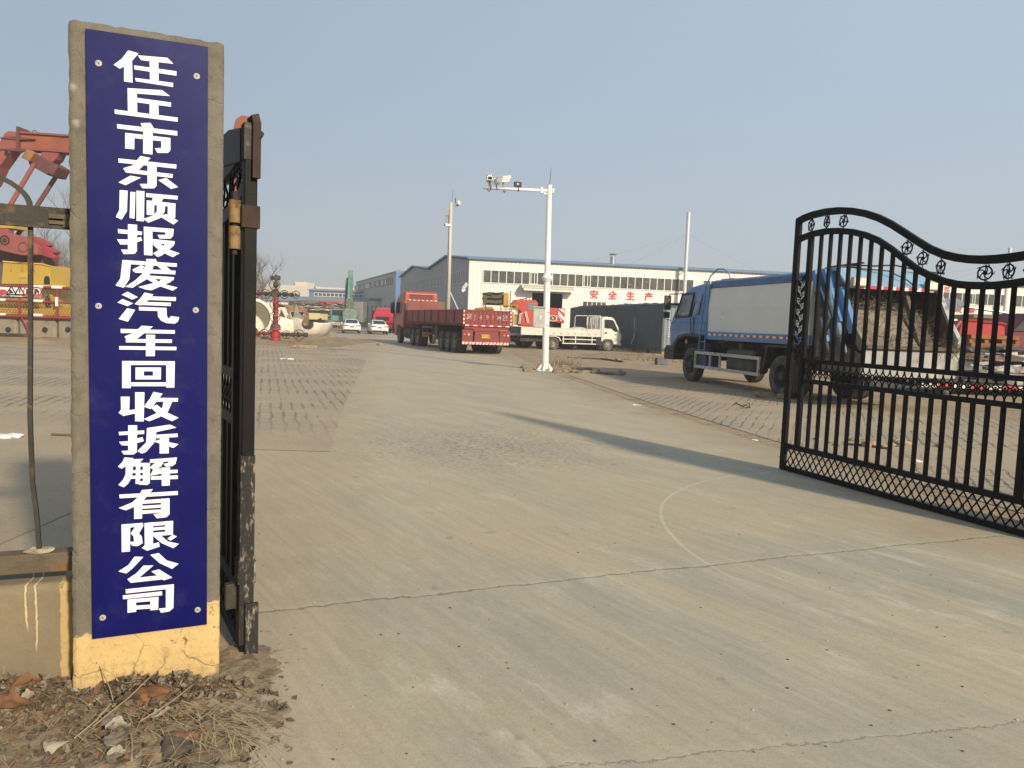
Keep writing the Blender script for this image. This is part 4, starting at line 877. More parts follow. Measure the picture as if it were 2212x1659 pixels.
mb = MB(); mb.torus((.27, .14, .1), (0, 0, 1), .125, .006, 16, 4); mb.torus((.27, .14, .55), (0, 0, 1), .125, .006, 16, 4); mb.build('strap', dk, cb)
# concrete pole behind the trailer
ccp = Vector((D(966, 700, 58).x, 58, 0)); htc = D(968, 437, 58).z
cc = thing('concrete_pole', 'grey concrete pole with camera boxes near its top, behind the red trailer', 'pole', ccp, 0)
mb = MB(); mb.tube([(0, 0, 0), (0, 0, htc)], .19, 18, r2=.125); mb.build('shaft', M('pole_concrete', (.5, .46, .38), .8, var=.15, scale=1.5, stretch=(1, 1, .2)), cc, smooth=True)
mb = MB(); mb.tube([(-.06, -.19, .5), (-.05, -.15, htc*.6), (-.1, -.13, htc*.95)], .025, 6); mb.build('cable', M('cable_dark', (.09, .085, .08), .7), cc)
mb = MB(); mb.beam((-.12, 0, htc-.2), (.55, -.1, htc-.25), .06); mb.beam((.3, -.1, htc-.25), (.4, -.1, htc-.05), .05); mb.build('bracket', camg, cc)
mb = MB(); mb.cyl((.1, 0, htc), (.1, 0, htc+.9), .012, n=5); mb.cyl((.33, -.05, htc-.1), (.33, -.05, htc+.35), .03, n=6); mb.build('antenna', dk, cc)
mb = MB(); mb.box(-.36, -.27, -.1, .1, htc-1.65, htc-1.0); mb.build('junction_box', camg, cc, bevel=.01); mb = MB(); mb.box(-.2, -.13, -.1, .1, htc-1.55, htc-1.0); mb.build('junction_box', camg, cc, bevel=.01)
mb = MB(); mb.box(-.36, -.1, -.14, .14, htc-1.0, htc-.96); mb.build('shelf', camg, cc)
dc = thing('security_camera', 'white dome camera on a side bracket at the top of the concrete pole', 'camera', ccp+Vector((.58, -.12, htc-.15)), 0); mb = MB(); mb.lathe([(.0, .28), (.1, .26), (.15, .16), (.15, .04), (.1, -.06), (0, -.1)], n=14); mb.build('housing', camw, dc, smooth=True); mb = MB(); mb.lathe([(0, -.11), (.075, -.08), (.07, .0)], (-.06, -.08, 0), (0, -.3, 1), 10); mb.build('dome', lens, dc)
bc = thing('security_camera', 'white bullet camera under the junction boxes of the concrete pole', 'camera', ccp+Vector((-.16, -.25, htc-1.72)), radians(-50)); mb = MB(); mb.prism([(-.1, -.08), (.1, -.08), (.1, .06), (0, .12), (-.1, .06)], 'y', -.28, .22); mb.build('housing', camw, bc, bevel=.01); mb = MB(); mb.cyl((0, -.3, 0), (0, -.28, 0), .06, n=10); mb.build('front_glass', lens, bc)
# street lamp reaching in from the right
sl = thing('street_lamp', 'grey street lamp head on a horizontal arm above the red dump tub', 'lamp', D(2330, 700, 27).xy.to_3d(), 0)
h0 = D(2075, 660, 27)-sl.location; h1 = D(2215, 678, 27)-sl.location; sl.location.z = 0; h0.z = D(2075, 660, 27).z; h1.z = D(2215, 682, 27).z
mb = MB(); mb.tube([h0+Vector((-.1, 0, 0)), h1, (0, 0, h1.z-.4), (0, 0, 0)], .05, 10); mb.build('arm', galv, sl)
mb = MB(); mb.T = Matrix.Translation(h0); mb.prism([(-.75, -.28), (-.7, .22), (-.2, .22), (.1, .06), (.1, -.04), (-.1, -.08), (-.4, -.42), (-.6, -.5)], 'y', -.16, .16); mb.build('lamp_head', M('lamp_blue', (.12, .18, .22), .5, var=.3, scale=6), sl, bevel=.03)
# ================================================================== VEHICLES
rubber = M('rubber', (.055, .05, .043), .85, 0, .25, 6, (.17, .14, .1), 3, .5, .4, 50)
rimdark = M('rim_dark', (.035, .035, .035), .6, .3, .3, 9, (.12, .1, .075), 5, .4)
rimsteel = M('rim_dusty', (.3, .28, .24), .6, .3, .25, 9, (.2, .15, .1), 5, .5)
chassis = M('chassis', (.025, .024, .022), .8, 0, .4, 3, (.1, .08, .055), 3, .4)
blackp = M('black_plastic', (.018, .018, .018), .5, 0, .3, 5, (.07, .06, .045), 4, .25)
tank_g = M('dusty_tank', (.075, .07, .06), .7, .2, .3, 3, (.15, .12, .085), 3, .5)
redl = M('lamp_red', (.4, .02, .015), .25); orl = M('lamp_orange', (.75, .2, .02), .3); whl = M('lamp_clear', (.7, .68, .62), .2)
tape_r = M('tape_red', (.5, .03, .03), .45, var=.3, scale=9); tape_w = M('tape_white', (.68, .66, .6), .45, var=.2, scale=9)
plate_y = M('plate_yellow', (.62, .36, .02), .5, var=.2, scale=6)
WH = {}
def ring_faces(mb, prof, n=28):
    o = len(mb.v); vs = []
    for r, h in prof:
        for k in range(n): a = 2*pi*k/n; vs.append((cos(a)*r, h, sin(a)*r))
    fs = []; m_ = len(prof)
    for i in range(m_-1):
        for k in range(n): fs.append((i*n+k, i*n+(k+1) % n, (i+1)*n+(k+1) % n, (i+1)*n+k))
    mb.add(vs, fs)
def wheel(par, x, yo, r, w, side, rm, front=True, dual=False):
    """a wheel whose outer face lies at y=yo; side=+1 faces +y"""
    key = (r, w, rm.name, front, dual)
    if key not in WH:
        ri = r*.56; mb = MB(); h = w/2
        def ty(o):
            ring_faces(mb, [(ri, o-h*.8), (ri*1.08, o-h*.92), (r*.84, o-h), (r*.95, o-h*.9), (r, o-h*.68), (r, o-h*.36), (r*.978, o-h*.34), (r*.978, o-h*.24), (r, o-h*.22), (r, o-h*.02), (r*.978, o), (r*.978, o+.1*h), (r, o+h*.12), (r, o+h*.4), (r*.978, o+h*.42), (r*.978, o+h*.5), (r, o+h*.52), (r, o+h*.7), (r*.95, o+h*.9), (r*.84, o+h), (ri*1.08, o+h*.92), (ri, o+h*.8), (ri, o-h*.8)], 32)
        ty(-h)
        if dual: ty(-h-w-.05)
        t_ = mb.build('wheel', rubber, None, smooth=True)
        rb = MB()
        if front: ring_faces(rb, [(ri*1.0, -h*1.7), (ri, -h*.12), (ri*.95, -h*.1), (ri*.9, -h*.35), (ri*.8, -h*.5), (ri*.72, -h*.3), (ri*.42, -h*.22), (ri*.4, h*.02), (ri*.3, h*.08), (.001, h*.1)], 28)
        else: ring_faces(rb, [(ri, -h*1.7), (ri, -h*.15), (ri*.95, -h*.12), (ri*.9, -h*.6), (ri*.82, -h*1.15), (ri*.5, -h*1.3), (ri*.42, -h*.9), (ri*.4, -h*.25), (ri*.32, -h*.18), (.001, -h*.16)], 28)
        for k in range(8 if r < .45 else 10):
            a = 2*pi*k/(8 if r < .45 else 10); c = ri*.55; y0 = -h*.26 if front else -h*1.28
            rb.cyl((cos(a)*c, y0, sin(a)*c), (cos(a)*c, y0+.05*r/.5, sin(a)*c), .022*r/.5, n=6)
        rr = rb.build('rim', rm, t_, smooth=False)
        WH[key] = t_; o = t_
        o.parent = par
    else:
        o = share(WH[key], 'wheel', par); share(WH[key].children[0], 'rim', o)
    o.location = (x, yo, r); o.rotation_euler = (0, 0, 0 if side > 0 else pi)
    return o
def post(mb, fn):
    mb.v = [Vector(fn(p)) for p in mb.v]; return mb
def stripes(mb, x0, x1, y0, y1, z0, z1, n, mats=2):
    for i in range(n): mb.k = i % mats; mb.box(x0+(x1-x0)*i/n, x0+(x1-x0)*(i+.98)/n, y0, y1, z0, z1)
    mb.k = 0; return mb
# ------------------------------------------------------------------ blue garbage truck
blue = M('truck_blue', (.065, .2, .42), .42, 0, .12, 2, (.14, .17, .2), 5, .16, coat=.2); blue2 = M('faded_blue', (.2, .33, .44), .6, 0, .15, 3, (.2, .2, .18), 7, .3)
bodyw = M('body_white', (.72, .71, .66), .5, 0, .05, 1.2, (.42, .37, .28), 2.2, .06); grimy = M('grime_steel', (.1, .09, .07), .8, .1, .4, 4, (.2, .12, .06), 6, .4, .4, 40)
alu = M('white_rail', (.5, .48, .43), .5, .1, .15, 5, (.2, .13, .08), 9, .35)
gp0 = Vector((5.57, 24.11, 0)); gp1 = Vector((6.76, 19.01, 0)); hd = (gp0-gp1).normalized()
gt = thing('garbage_truck', 'blue and white rubbish compactor truck standing behind the open gate leaf', 'truck', gp0, atan2(hd.y, hd.x))
GW = 2.42
def gtaper(p):
    z = p[2]; k = max(0, z-2.02)*.13; y = p[1]; c = -GW/2
    return (p[0], y+(c-y)/(GW/2)*k, z)
cabp = [(.80, 2.88), (.45, 2.985), (-.2, 3.05), (-.85, 3.04), (-1.0, 2.95), (-1.03, 1.5), (-.56, 1.42), (-.1, 1.45), (.45, 1.46), (.9, 1.36), (1.15, 1.1), (1.6, 1.06), (1.66, 1.25), (1.66, 1.8), (1.55, 2.03), (1.08, 2.72)]
mb = MB(); mb.prism(cabp, 'y', -GW+.05, -.05); cab = post(mb, gtaper).build('cab', blue, gt, bevel=.05, seg=3)
wg = M('cab_glass', (.2, .215, .2), .08, var=.5, scale=1.6)
mb = MB(); mb.prism([(.84, 2.7), (.27, 2.72), (.35, 2.08), (1.0, 2.06), (1.2, 2.1), (1.0, 2.52)], 'y', -.06, -.036); post(mb, gtaper).build('side_window', wg, cab)
mb = MB(); mb.prism([(-.07, 2.73), (-.36, 2.73), (-.29, 2.1), (.02, 2.09)], 'y', -.06, -.036); post(mb, gtaper).build('side_window', wg, cab)
mb = MB()
fr = [(1.04, 2.76), (.22, 2.78), (.3, 2.02), (1.28, 2.0)]; 
for i in range(4): a, b2 = fr[i], fr[(i+1) % 4]; mb.beam((a[0], -.045, a[1]), (b2[0], -.045, b2[1]), .045, .05)
post(mb, gtaper).build('window_frame', blackp, cab)
mb = MB(); mb.add([(1.62, -.12, 2.0), (1.62, -GW+.12, 2.0), (1.13, -GW+.22, 2.72), (1.13, -.22, 2.72)], [(0, 1, 2, 3)]); mb.build('windscreen', wg, cab, solid=.02)
mb = MB(); mb.prism([(1.3, 2.02), (.0, 2.02), (-.02, 1.5), (.3, 1.5), (.85, 1.42), (1.28, 1.5)], 'y', -.05, -.04); mb.build('door', blue, cab, bevel=.004)
mb = MB(); mb.box(-1.0, 1.6, -.052, -.038, 1.83, 1.845); mb.box(-1.0, 1.62, -.052, -.038, 1.6, 1.612); mb.build('door_crease', M('blue_crease', (.035, .09, .2), .4), cab)
mb = MB(); mb.tube([(-.05, -.03, 1.5), (-.03, .03, 1.55), (.02, .04, 1.9), (-.12, -.0, 2.45), (-.2, -.05, 2.5)], .016, 6); mb.build('grab_handle', blackp, cab)
mb = MB(); mb.prism([(1.25, .98), (1.2, 1.2), (.9, 1.42), (.4, 1.5), (-.1, 1.5), (-.62, 1.46), (-.62, 1.38), (-.1, 1.4), (.38, 1.4), (.8, 1.3), (1.05, 1.12), (1.1, .98)], 'y', -.3, .03); mb.build('mudguard', blackp, gt, bevel=.02)
mb = MB(); mb.prism([(1.2, .62), (1.95, .6), (1.98, .95), (1.8, 1.08), (1.2, 1.06)], 'y', -GW, .0); mb.build('bumper', blackp, gt, bevel=.03)
mb = MB(); mb.box(.2, .3, .0, .045, 1.18, 1.3); mb.build('side_marker', orl, gt, bevel=.01)
mb = MB(); mb.box(-.62, 1.6, -GW+.2, -.35, .75, 1.2); mb.box(-8.0, 1.4, -1.65, -1.4, .72, 1.0); mb.box(-8.0, 1.4, -1.0, -.75, .72, 1.0); mb.box(-6.1, -1.05, -1.9, -.5, 1.0, 1.34); mb.build('chassis', chassis, gt)
# mirrors
mb = MB(); mb.tube([(1.0, -.12, 2.78), (1.35, .16, 2.76), (1.48, .2, 2.66), (1.56, .2, 1.95), (1.4, .05, 1.9)], .018, 6); mb.box(1.42, 1.5, .08, .3, 2.25, 2.72); mb.box(1.48, 1.56, .08, .28, 1.98, 2.18); mb.build('mirror', blackp, gt, bevel=.02)
mb = MB(); mb.box(-1.3, -.3, -1.9, -.6, 3.06, 3.17); mb.box(-1.2, -.4, -1.8, -.7, 3.17, 3.22); mb.build('beacon', orl, gt, bevel=.03)
# ladder with hoop
mb = MB()
for x0, x1 in ((-.6, -.86), (-.98, -1.13)):
    mb.beam((x0, .02, .95), (x1, .02, 2.98), .04, .03)
for i in range(8): k = i/7.6; mb.beam((-.6-.26*k, .02, 1.02+1.9*k), (-.98-.15*k, .02, 1.02+1.9*k), .03, .022)
mb.build('ladder', blue, gt)
mb = MB(); mb.tube([(-.86, .02, 2.95), (-1.1, .0, 3.25), (-1.4, -.05, 3.43), (-1.68, -.1, 3.42), (-1.86, -.16, 3.3), (-1.9, -.2, 3.15), (-1.8, -.25, 3.06)], .02, 8); mb.build('hoop', blue, gt)
# body
mb = MB(); mb.prism([(-.02, 1.35), (-.005, 1.58), (.0, 1.62), (.02, 2.3), (-.02, 2.86), (-.16, 3.09), (-GW+.16, 3.09), (-GW+.02, 2.86), (-GW, 1.35)], 'x', -6.15, -1.1); mb.build('body', bodyw, gt)
mb = MB(); mb.prism([(.0, 2.87), (-.03, 3.05), (-.16, 3.115), (-GW+.16, 3.115), (-GW+.03, 3.05), (-GW, 2.87)], 'x', -6.2, -1.08); mb.build('roof_edge', M('deep_blue', (.05, .12, .25), .5, 0, .15, 2), gt, bevel=.01)
mb = MB(); mb.box(-6.2, -1.07, -.04, .025, 1.36, 1.585); mb.build('skirt', blue, gt, bevel=.008)
mb = MB(); stripes(mb, -5.6, -1.2, .026, .03, 1.47, 1.53, 28); mb.build('reflective_tape', [tape_r, tape_w], gt)
# side guard, tank, hoses
mb = MB()
for z in (.5, .93): mb.box(-4.1, -.38, -.03, .03, z-.045, z+.045)
for x in (-.4, -1.35, -1.95, -4.05): mb.box(x-.03, x+.03, -.028, .025, .5, .93)
mb.build('side_guard', alu, gt, bevel=.006)
mb = MB(); mb.box(-1.0, -.45, -.5, -.06, .5, .92); mb.build('tool_box', M('box_blue', (.03, .06, .12), .6, var=.3), gt, bevel=.02)
mb = MB(); mb.box(-3.6, -2.1, -.62, -.08, .48, 1.12); mb.build('fuel_tank', tank_g, gt, bevel=.12, seg=3)
mb = MB(); mb.cyl((-2.75, -.25, 1.1), (-2.75, -.2, 1.3), .09, n=10); mb.build('filler_cap', tank_g, gt)
for d_ in (0, .16): mb = MB(); mb.tube([(-1.25-d_, -.3, 1.05), (-1.4-d_, -.2, 1.25), (-2.0, -.2, 1.32), (-2.6, -.4, 1.3)], .035, 7); mb.build('hose', blackp, gt)
for d_ in (0, .16): mb = MB(); mb.tube([(-3.75-d_, -.25, .95), (-3.9-d_, -.2, 1.2), (-4.3-d_, -.35, 1.3)], .035, 7); mb.build('hose', blackp, gt)
mb = MB(); mb.box(-3.98, -3.92, -.1, 0, .55, .92); mb.build('extinguisher', redl, gt, bevel=.01)
mb = MB(); mb.prism([(-4.2, .68), (-4.34, 1.3), (-6.2, 1.33), (-6.2, 1.27), (-4.42, 1.24), (-4.28, .68)], 'y', -.55, .0); mb.build('mudguard', blackp, gt, bevel=.01)
for y, s_ in ((.0, 1), (-GW, -1)):
    wheel(gt, 0, y, .53, .29, s_, rimdark, True); wheel(gt, -5.05, y, .53, .28, s_, rimdark, False, True)
# rear loader
sp_ = [(-6.18, 3.12), (-6.95, 3.12), (-7.4, 2.7), (-7.8, 2.0), (-8.1, 1.6), (-8.05, 1.15), (-8.0, .75), (-6.7, .75), (-6.3, 1.34)]
mb = MB(); mb.prism(sp_, 'y', -GW, -GW+.06); mb.build('hopper_side', M('hopper_rust', (.08, .045, .028), .85, 0, .35, 3, (.16, .13, .1), 4, .3), gt)
mb = MB(); mb.prism([(-6.18, 3.12), (-6.95, 3.12), (-7.2, 2.9), (-7.0, 2.0), (-7.3, 1.4), (-8.0, 1.2), (-8.0, .75), (-6.7, .75), (-6.3, 1.34)], 'y', -.14, -.08); mb.build('hopper_side', grimy, gt)
mb = MB(); mb.beam((-6.3, .0, 3.1), (-6.95, .0, 1.45), .2, .1); mb.build('tailgate_arm', blue, gt, bevel=.015)
mb = MB(); mb.beam((-6.75, .03, 3.08), (-7.45, .03, 1.9), .26, .12); mb.build('tailgate_arm', blue, gt, bevel=.015)
mb = MB(); mb.beam((-7.18, -.02, 2.65), (-7.72, -.02, 1.7), .12, .2); mb.build('tailgate_arm', blue, gt, bevel=.015)
mb = MB(); mb.cyl((-7.0, .1, 2.62), (-7.25, .1, 2.1), .1, n=14); mb.cyl((-7.25, .1, 2.1), (-7.5, .1, 1.6), .09, n=14); mb.cyl((-7.5, .1, 1.6), (-7.65, .1, 1.25), .045, n=10); mb.build('hydraulic_ram', blue2, gt, smooth=True)
mb = MB(); mb.cyl((-6.5, .08, 2.6), (-6.9, .08, 1.6), .08, n=12); mb.cyl((-6.9, .08, 1.6), (-7.05, .08, 1.2), .035, n=8); mb.build('hydraulic_ram', grimy, gt, smooth=True)
mb = MB(); mb.tube([(-6.4, .05, 2.9), (-6.9, .2, 2.5), (-7.2, .2, 2.0), (-7.0, .2, 1.7), (-6.8, .15, 2.0)], .025, 6); mb.build('hose', blue2, gt)
mb = MB(); mb.box(-7.05, -6.75, .0, .12, 1.75, 2.0); mb.box(-6.7, -6.45, .0, .1, 1.1, 1.55); mb.build('valve_block', grimy, gt, bevel=.02)
mb = MB(); mb.prism([(-6.15, 3.13), (-6.95, 3.14), (-7.42, 2.72), (-7.4, 2.66), (-6.95, 3.06), (-6.15, 3.05)], 'y', -GW, -.02); mb.build('top_panel', blue2, gt, bevel=.01)
mb = MB(); mb.T = None; stripes(mb, 0, 1, 0, 1, 0, 1, 1); mb = MB()
for i in range(12): mb.k = i % 2; y = -.25-i*.165; mb.box(-7.44, -7.425, y-.16, y, 2.66, 2.73)
mb.k = 0; mb.build('reflective_tape', [tape_r, tape_w], gt)
for y in (-.3, -GW+.22):
    mb = MB(); mb.box(-7.5, -7.38, y-.2, y+.2, 2.7, 2.9); o = mb.build('tail_lamp', M('lamp_rust', (.4, .32, .2), .6, var=.3), gt, bevel=.015); g = MB(); g.box(-7.508, -7.5, y-.17, y+.17, 2.73, 2.87); g.build('lens', whl, o)
mb = MB(); mb.prism([(-6.95, 2.25), (-7.15, 2.2), (-7.9, 1.42), (-7.95, 1.3), (-7.7, 1.3)], 'y', -1.55, -.2); mb.build('packer_plate', M('packer_tan', (.2, .165, .12), .85, 0, .3, 3, (.12, .1, .08), 4, .4), gt)
mb = MB(); mb.prism([(-6.95, 2.25), (-7.1, 2.2), (-7.7, 1.4), (-7.6, 1.3)], 'y', -GW+.1, -1.58); mb.build('packer_frame', grimy, gt)
mb = MB(); mb.beam((-7.15, -1.7, 2.65), (-7.75, -1.75, 1.3), .09, .12); mb.build('packer_ram', grimy, gt)
mb = MB(); mb.box(-6.9, -6.3, -GW+.06, -.14, 1.2, 3.0); mb.build('hopper_back', dkin, gt)
mb = MB(); mb.prism([(-8.0, .76), (-8.06, .76), (-8.14, 1.3), (-8.06, 1.34)], 'y', -GW+.02, -.04); mb.build('rear_plate', M('rear_dirty', (.36, .37, .36), .75, 0, .2, 1.5, (.3, .24, .17), 2.5, .5), gt)
mb = MB(); mb.prism([(-8.05, 1.32), (-8.2, 1.36), (-8.2, 1.44), (-8.02, 1.42)], 'y', -GW, -.02); mb.build('rear_lip', grimy, gt, bevel=.01)
mb = MB(); mb.prism([(-7.35, 2.72), (-7.42, 2.7), (-7.83, 2.0), (-8.14, 1.6), (-8.1, 1.3), (-8.02, 1.3), (-8.05, 1.58), (-7.76, 2.0)], 'y', -GW-.03, -GW+.08); mb.build('hopper_edge', M('edge_pale', (.34, .36, .36), .7, 0, .3, 5, (.2, .13, .08), 6, .4), gt)
mb = MB(); mb.tube([(-6.3, -.2, 3.16), (-6.8, -.5, 3.22), (-7.1, -.9, 3.2), (-7.0, -1.5, 3.26), (-7.1, -2.2, 3.15), (-7.3, -2.6, 3.1)], .02, 5); mb.tube([(-6.9, -.4, 3.15), (-7.2, -1.2, 3.1), (-7.35, -1.6, 2.9), (-7.5, -1.75, 2.7)], .015, 5); mb.build('loose_cable', blackp, gt)
mb = MB(); mb.box(-6.8, -6.5, -.7, -.2, 3.15, 3.2); mb.beam((-6.5, -.3, 3.2), (-7.0, -.7, 3.27), .12, .03); mb.build('roof_lamp', blackp, gt)
# dry branches lying in the hopper
rnd = random.Random(12); mb = MB(); dry = M('dry_straw', (.2, .15, .09), .9, var=.35, scale=6)
RM = Matrix.Translation(gp0) @ Matrix.Rotation(atan2(hd.y, hd.x), 4, 'Z')
for i in range(300):
    y = -GW+.15+rnd.random()*(GW-.4); k = rnd.random(); x = -7.0-.95*k; z = 2.28-.95*k+rnd.uniform(-.02, .12); 
    if y > -1.5 and rnd.random() < .5: z = 2.3+rnd.uniform(-.05, .12); x = -7.05
    d_ = Vector((rnd.gauss(-.3, .5), rnd.gauss(0, .8), rnd.gauss(.1, .5))).normalized(); L = rnd.uniform(.12, .5); p = Vector((x, y, z)); q = p+d_*L
    mb.tube([RM @ p, RM @ (p+d_*L*.5+Vector((rnd.gauss(0, .03), rnd.gauss(0, .03), rnd.gauss(0, .04)))), RM @ q], .007, 3, r2=.003)
for i in range(80):
    y = -GW+rnd.random()*.5; p = Vector((-7.9-rnd.random()*.3, y, 1.45)); d_ = Vector((rnd.gauss(-.4, .3), rnd.gauss(0, .5), rnd.gauss(-.1, .5))); mb.tube([RM @ p, RM @ (p+d_*.35)], .006, 3)
tag(mb.build('dry_branches', dry), 'tangle of dry straw and branches heaped in the hopper of the rubbish truck', 'branches', kind='stuff')
# ------------------------------------------------------------------ red semi truck
red = M('truck_red', (.21, .02, .02), .5, 0, .2, 1.5, (.15, .05, .04), 2, .25); red_sunlit = M('cab_red_sunlit', (.38, .055, .035), .42, 0, .15, 1.5, (.28, .09, .05), 3, .2, coat=.2)  # cab colour raised towards orange to paint in the sun on it
sp0 = Vector((-7.75, 51.49, 0)); sp1 = Vector((-3.04, 38.87, 0)); hd = (sp0-sp1).normalized()
st = thing('semi_truck', 'dark red articulated lorry with an empty open trailer parked on the concrete road', 'truck', sp0, atan2(hd.y, hd.x)); TW = 2.5
mb = MB(); mb.prism([(1.6, .5), (1.75, 1.5), (1.62, 2.0), (1.25, 2.85), (.9, 3.1), (.2, 3.42), (-.85, 3.46), (-1.05, 3.35), (-1.1, 1.05), (-.75, 1.0), (-.6, 1.15), (.5, 1.2), (.75, .9), (.8, .5)], 'y', -TW+.02, -.02)
cb_ = post(mb, lambda p: (p[0], p[1]+(-TW/2-p[1])*max(0, p[2]-2.7)*.17, p[2])).build('cab', red_sunlit, st, bevel=.06, seg=3)
mb = MB(); mb.prism([(.95, 2.75), (.2, 2.75), (.2, 2.02), (1.35, 2.0), (1.3, 2.2)], 'y', -.04, -.01); mb.build('side_window', M('dark_glass2', (.02, .022, .025), .1), cb_)
mb = MB(); mb.add([(1.66, -.1, 2.0), (1.66, -TW+.1, 2.0), (1.28, -TW+.15, 2.85), (1.28, -.15, 2.85)], [(0, 1, 2, 3)]); mb.build('windscreen', MATS['dark_glass2'], cb_, solid=.02)
mb = MB(); mb.box(1.25, 1.4, .05, .32, 2.0, 2.75); mb.tube([(1.3, 0, 2.85), (1.35, .18, 2.8), (1.35, .18, 1.95), (1.3, 0, 1.9)], .02, 6); mb.build('mirror', blackp, cb_, bevel=.03)
mb = MB()
for i in range(3): mb.box(-1.13, -1.1, -TW+.45, -.45, 2.95+.13*i, 3.02+.13*i)
mb.build('rear_vent', M('vent_red', (.2, .03, .025), .6), cb_)
mb = MB(); stripes(mb, 0, 1, 0, 1, 0, 1, 1); mb = MB()
for i in range(14): mb.k = i % 2; y = -.25-i*.145; mb.box(-1.13, -1.11, y-.14, y, 2.86, 2.92)
mb.k = 0; mb.build('reflective_tape', [tape_r, tape_w], cb_)
mb = MB(); mb.box(-1.5, -1.12, -.62, -.2, 2.25, 2.72); ac_ = mb.build('air_conditioner', M('ac_white', (.62, .6, .54), .5), st, bevel=.02); g = MB(); g.cyl((-1.52, -.4, 2.48), (-1.5, -.4, 2.48), .16, n=16); g.build('fan', blackp, ac_)
mb = MB(); mb.box(-6.2, 1.5, -1.65, -1.45, .75, 1.0); mb.box(-6.2, 1.5, -1.05, -.85, .75, 1.0); mb.box(-14.9, -2.4, -1.7, -1.5, 1.0, 1.42); mb.box(-14.9, -2.4, -1.0, -.8, 1.0, 1.42); mb.build('chassis', chassis, st)
mb = MB(); mb.cyl((-2.9, -.36, .72), (-1.15, -.36, .72), .34, n=18); mb.build('fuel_tank', tank_g, st, smooth=False, bevel=.02)
for x in (-1.35, -1.75, -2.2, -2.6): mb = MB(); mb.torus((x, -.36, .72), (1, 0, 0), .345, .018, 20, 5); mb.build('tank_strap', chassis, st)
mb = MB(); mb.box(-14.95, -2.3, -TW, 0, 1.4, 1.52); mb.build('deck', red, st)
def board_panel(y0, y1, z0, z1, x0, x1, n, nm, outer):
    mb = MB(); mb.box(x0, x1, y0, y1, z0, z1); yo = outer
    for i in range(n+1):
        x = x0+(x1-x0)*i/n; mb.box(x-.05, x+.05, min(yo, yo+.04*(1 if yo > -1 else -1)), max(yo, yo+.04*(1 if yo > -1 else -1)), z0, z1+.01)
    for z in (z0+.02, z1-.04): mb.box(x0, x1, min(yo, yo+.025*(1 if yo > -1 else -1)), max(yo, yo+.025*(1 if yo > -1 else -1)), z-.03, z+.04)
    return mb.build(nm, red, st)
board_panel(-.06, -.01, 1.5, 2.2, -14.93, -2.32, 8, 'side_board', -.01); board_panel(-TW+.01, -TW+.06, 1.5, 2.2, -14.93, -2.32, 8, 'side_board', -TW+.01)
mb = MB()
for i in range(40): x = -14.7+i*.31; mb.box(x, x+.1, .0, .02, 1.42, 1.52)
mb.build('rope_hooks', chassis, st)
mb = MB(); mb.box(-2.42, -2.3, -TW+.02, -.02, 1.5, 2.84); mb.build('headboard', M('headboard_red', (.2, .05, .035), .6, 0, .25, 1.2, (.16, .13, .07), 1.1, .55), st, bevel=.02)
mb = MB(); X = -14.99; mb.box(X, X+.05, -TW, 0, 1.46, 2.2)
for i in range(13): y = -.02-(TW-.04)*i/12; mb.box(X-.035, X, y-.035, y+.035, 1.5, 2.19)
mb.box(X-.04, X, -TW, 0, 2.14, 2.2); mb.box(X-.04, X, -TW, 0, 1.46, 1.53); mb.build('tailgate', red, st)
faded = M('faded_white', (.48, .38, .34), .7, 0, .2, 8, (.22, .05, .045), 11, .62)
for ch, y in zip('冀J691M挂', (-.28, -.58, -.9, -1.22, -1.52, -1.84, -2.16)): lettering('character', ch, .31, faded, st, (X-.042, y, 1.83), rz=-pi/2, ext=.003, off=.003)
mb = MB()
for i in range(11): mb.k = i % 2; y = -.1-i*.21; mb.box(X-.05, X-.04, y-.2, y, 1.4, 1.455)
for y in (-.03, -TW+.03):
    for i in range(7): mb.k = i % 2; mb.box(X-.045, X-.036, y-.03, y+.03, 1.5+i*.095, 1.59+i*.095)
mb.k = 0; mb.build('reflective_tape', [tape_w, tape_r], st)
mb = MB(); mb.box(X+.05, X+.25, -TW+.1, -.1, 1.25, 1.42); mb.box(X, X+.2, -1.95, -.55, 1.14, 1.28); mb.build('rear_beam', red, st, bevel=.02)
mb = MB(); mb.box(X+.05, X+.1, -.55, 0, .6, 1.22); mb.build('mud_panel', red, st); mb = MB(); mb.box(X+.05, X+.1, -TW, -1.95, .6, 1.22); mb.build('mud_panel', red, st)
mb = MB(); mb.prism([(-.6, .62), (-1.9, .62), (-1.85, 1.15), (-.65, 1.15)], 'x', X+.02, X+.08); mb.build('plate_panel', red, st)
for ys in ((-.12, -.22, -.32), (-2.18, -2.28, -2.38)):
    for y, m_ in zip(ys, (orl, redl, whl)): mb = MB(); mb.cyl((X+.05, y, .98), (X+.02, y, .98), .045, n=12); mb.build('tail_lamp', m_, st)
mb = MB(); mb.box(X+.0, X+.015, -1.42, -.98, .82, 1.0); pl_ = mb.build('number_plate', plate_y, st); lettering('plate_text', '691M挂', .15, dk, pl_, (X-.002, -1.2, .91), rz=-pi/2, ext=.002)
hz_o = M('hazard_orange', (.6, .2, .04), .6, var=.2, scale=8)
mb = MB(); mb.box(X-.02, X+.1, -TW+.1, .0, .5, .62); ub = mb.build('underrun_bar', tape_w, st)
for i in range(13):
    y = -.05-i*.18; mb = MB(); mb.add([(X-.026, y, .5), (X-.026, y-.09, .5), (X-.026, y-.15, .62), (X-.026, y-.06, .62)], [(0, 1, 2, 3)]); mb.build('stripe', tape_r if i % 2 else hz_o, ub)
mb = MB(); mb.box(-9.9, -9.3, -.5, -.05, .55, 1.3); mb.build('tool_box', tank_g, st, bevel=.02)
mb = MB(); mb.box(-8.9, -6.5, -.08, -.02, .8, .9); mb.box(-8.9, -6.5, -.08, -.02, 1.15, 1.25)
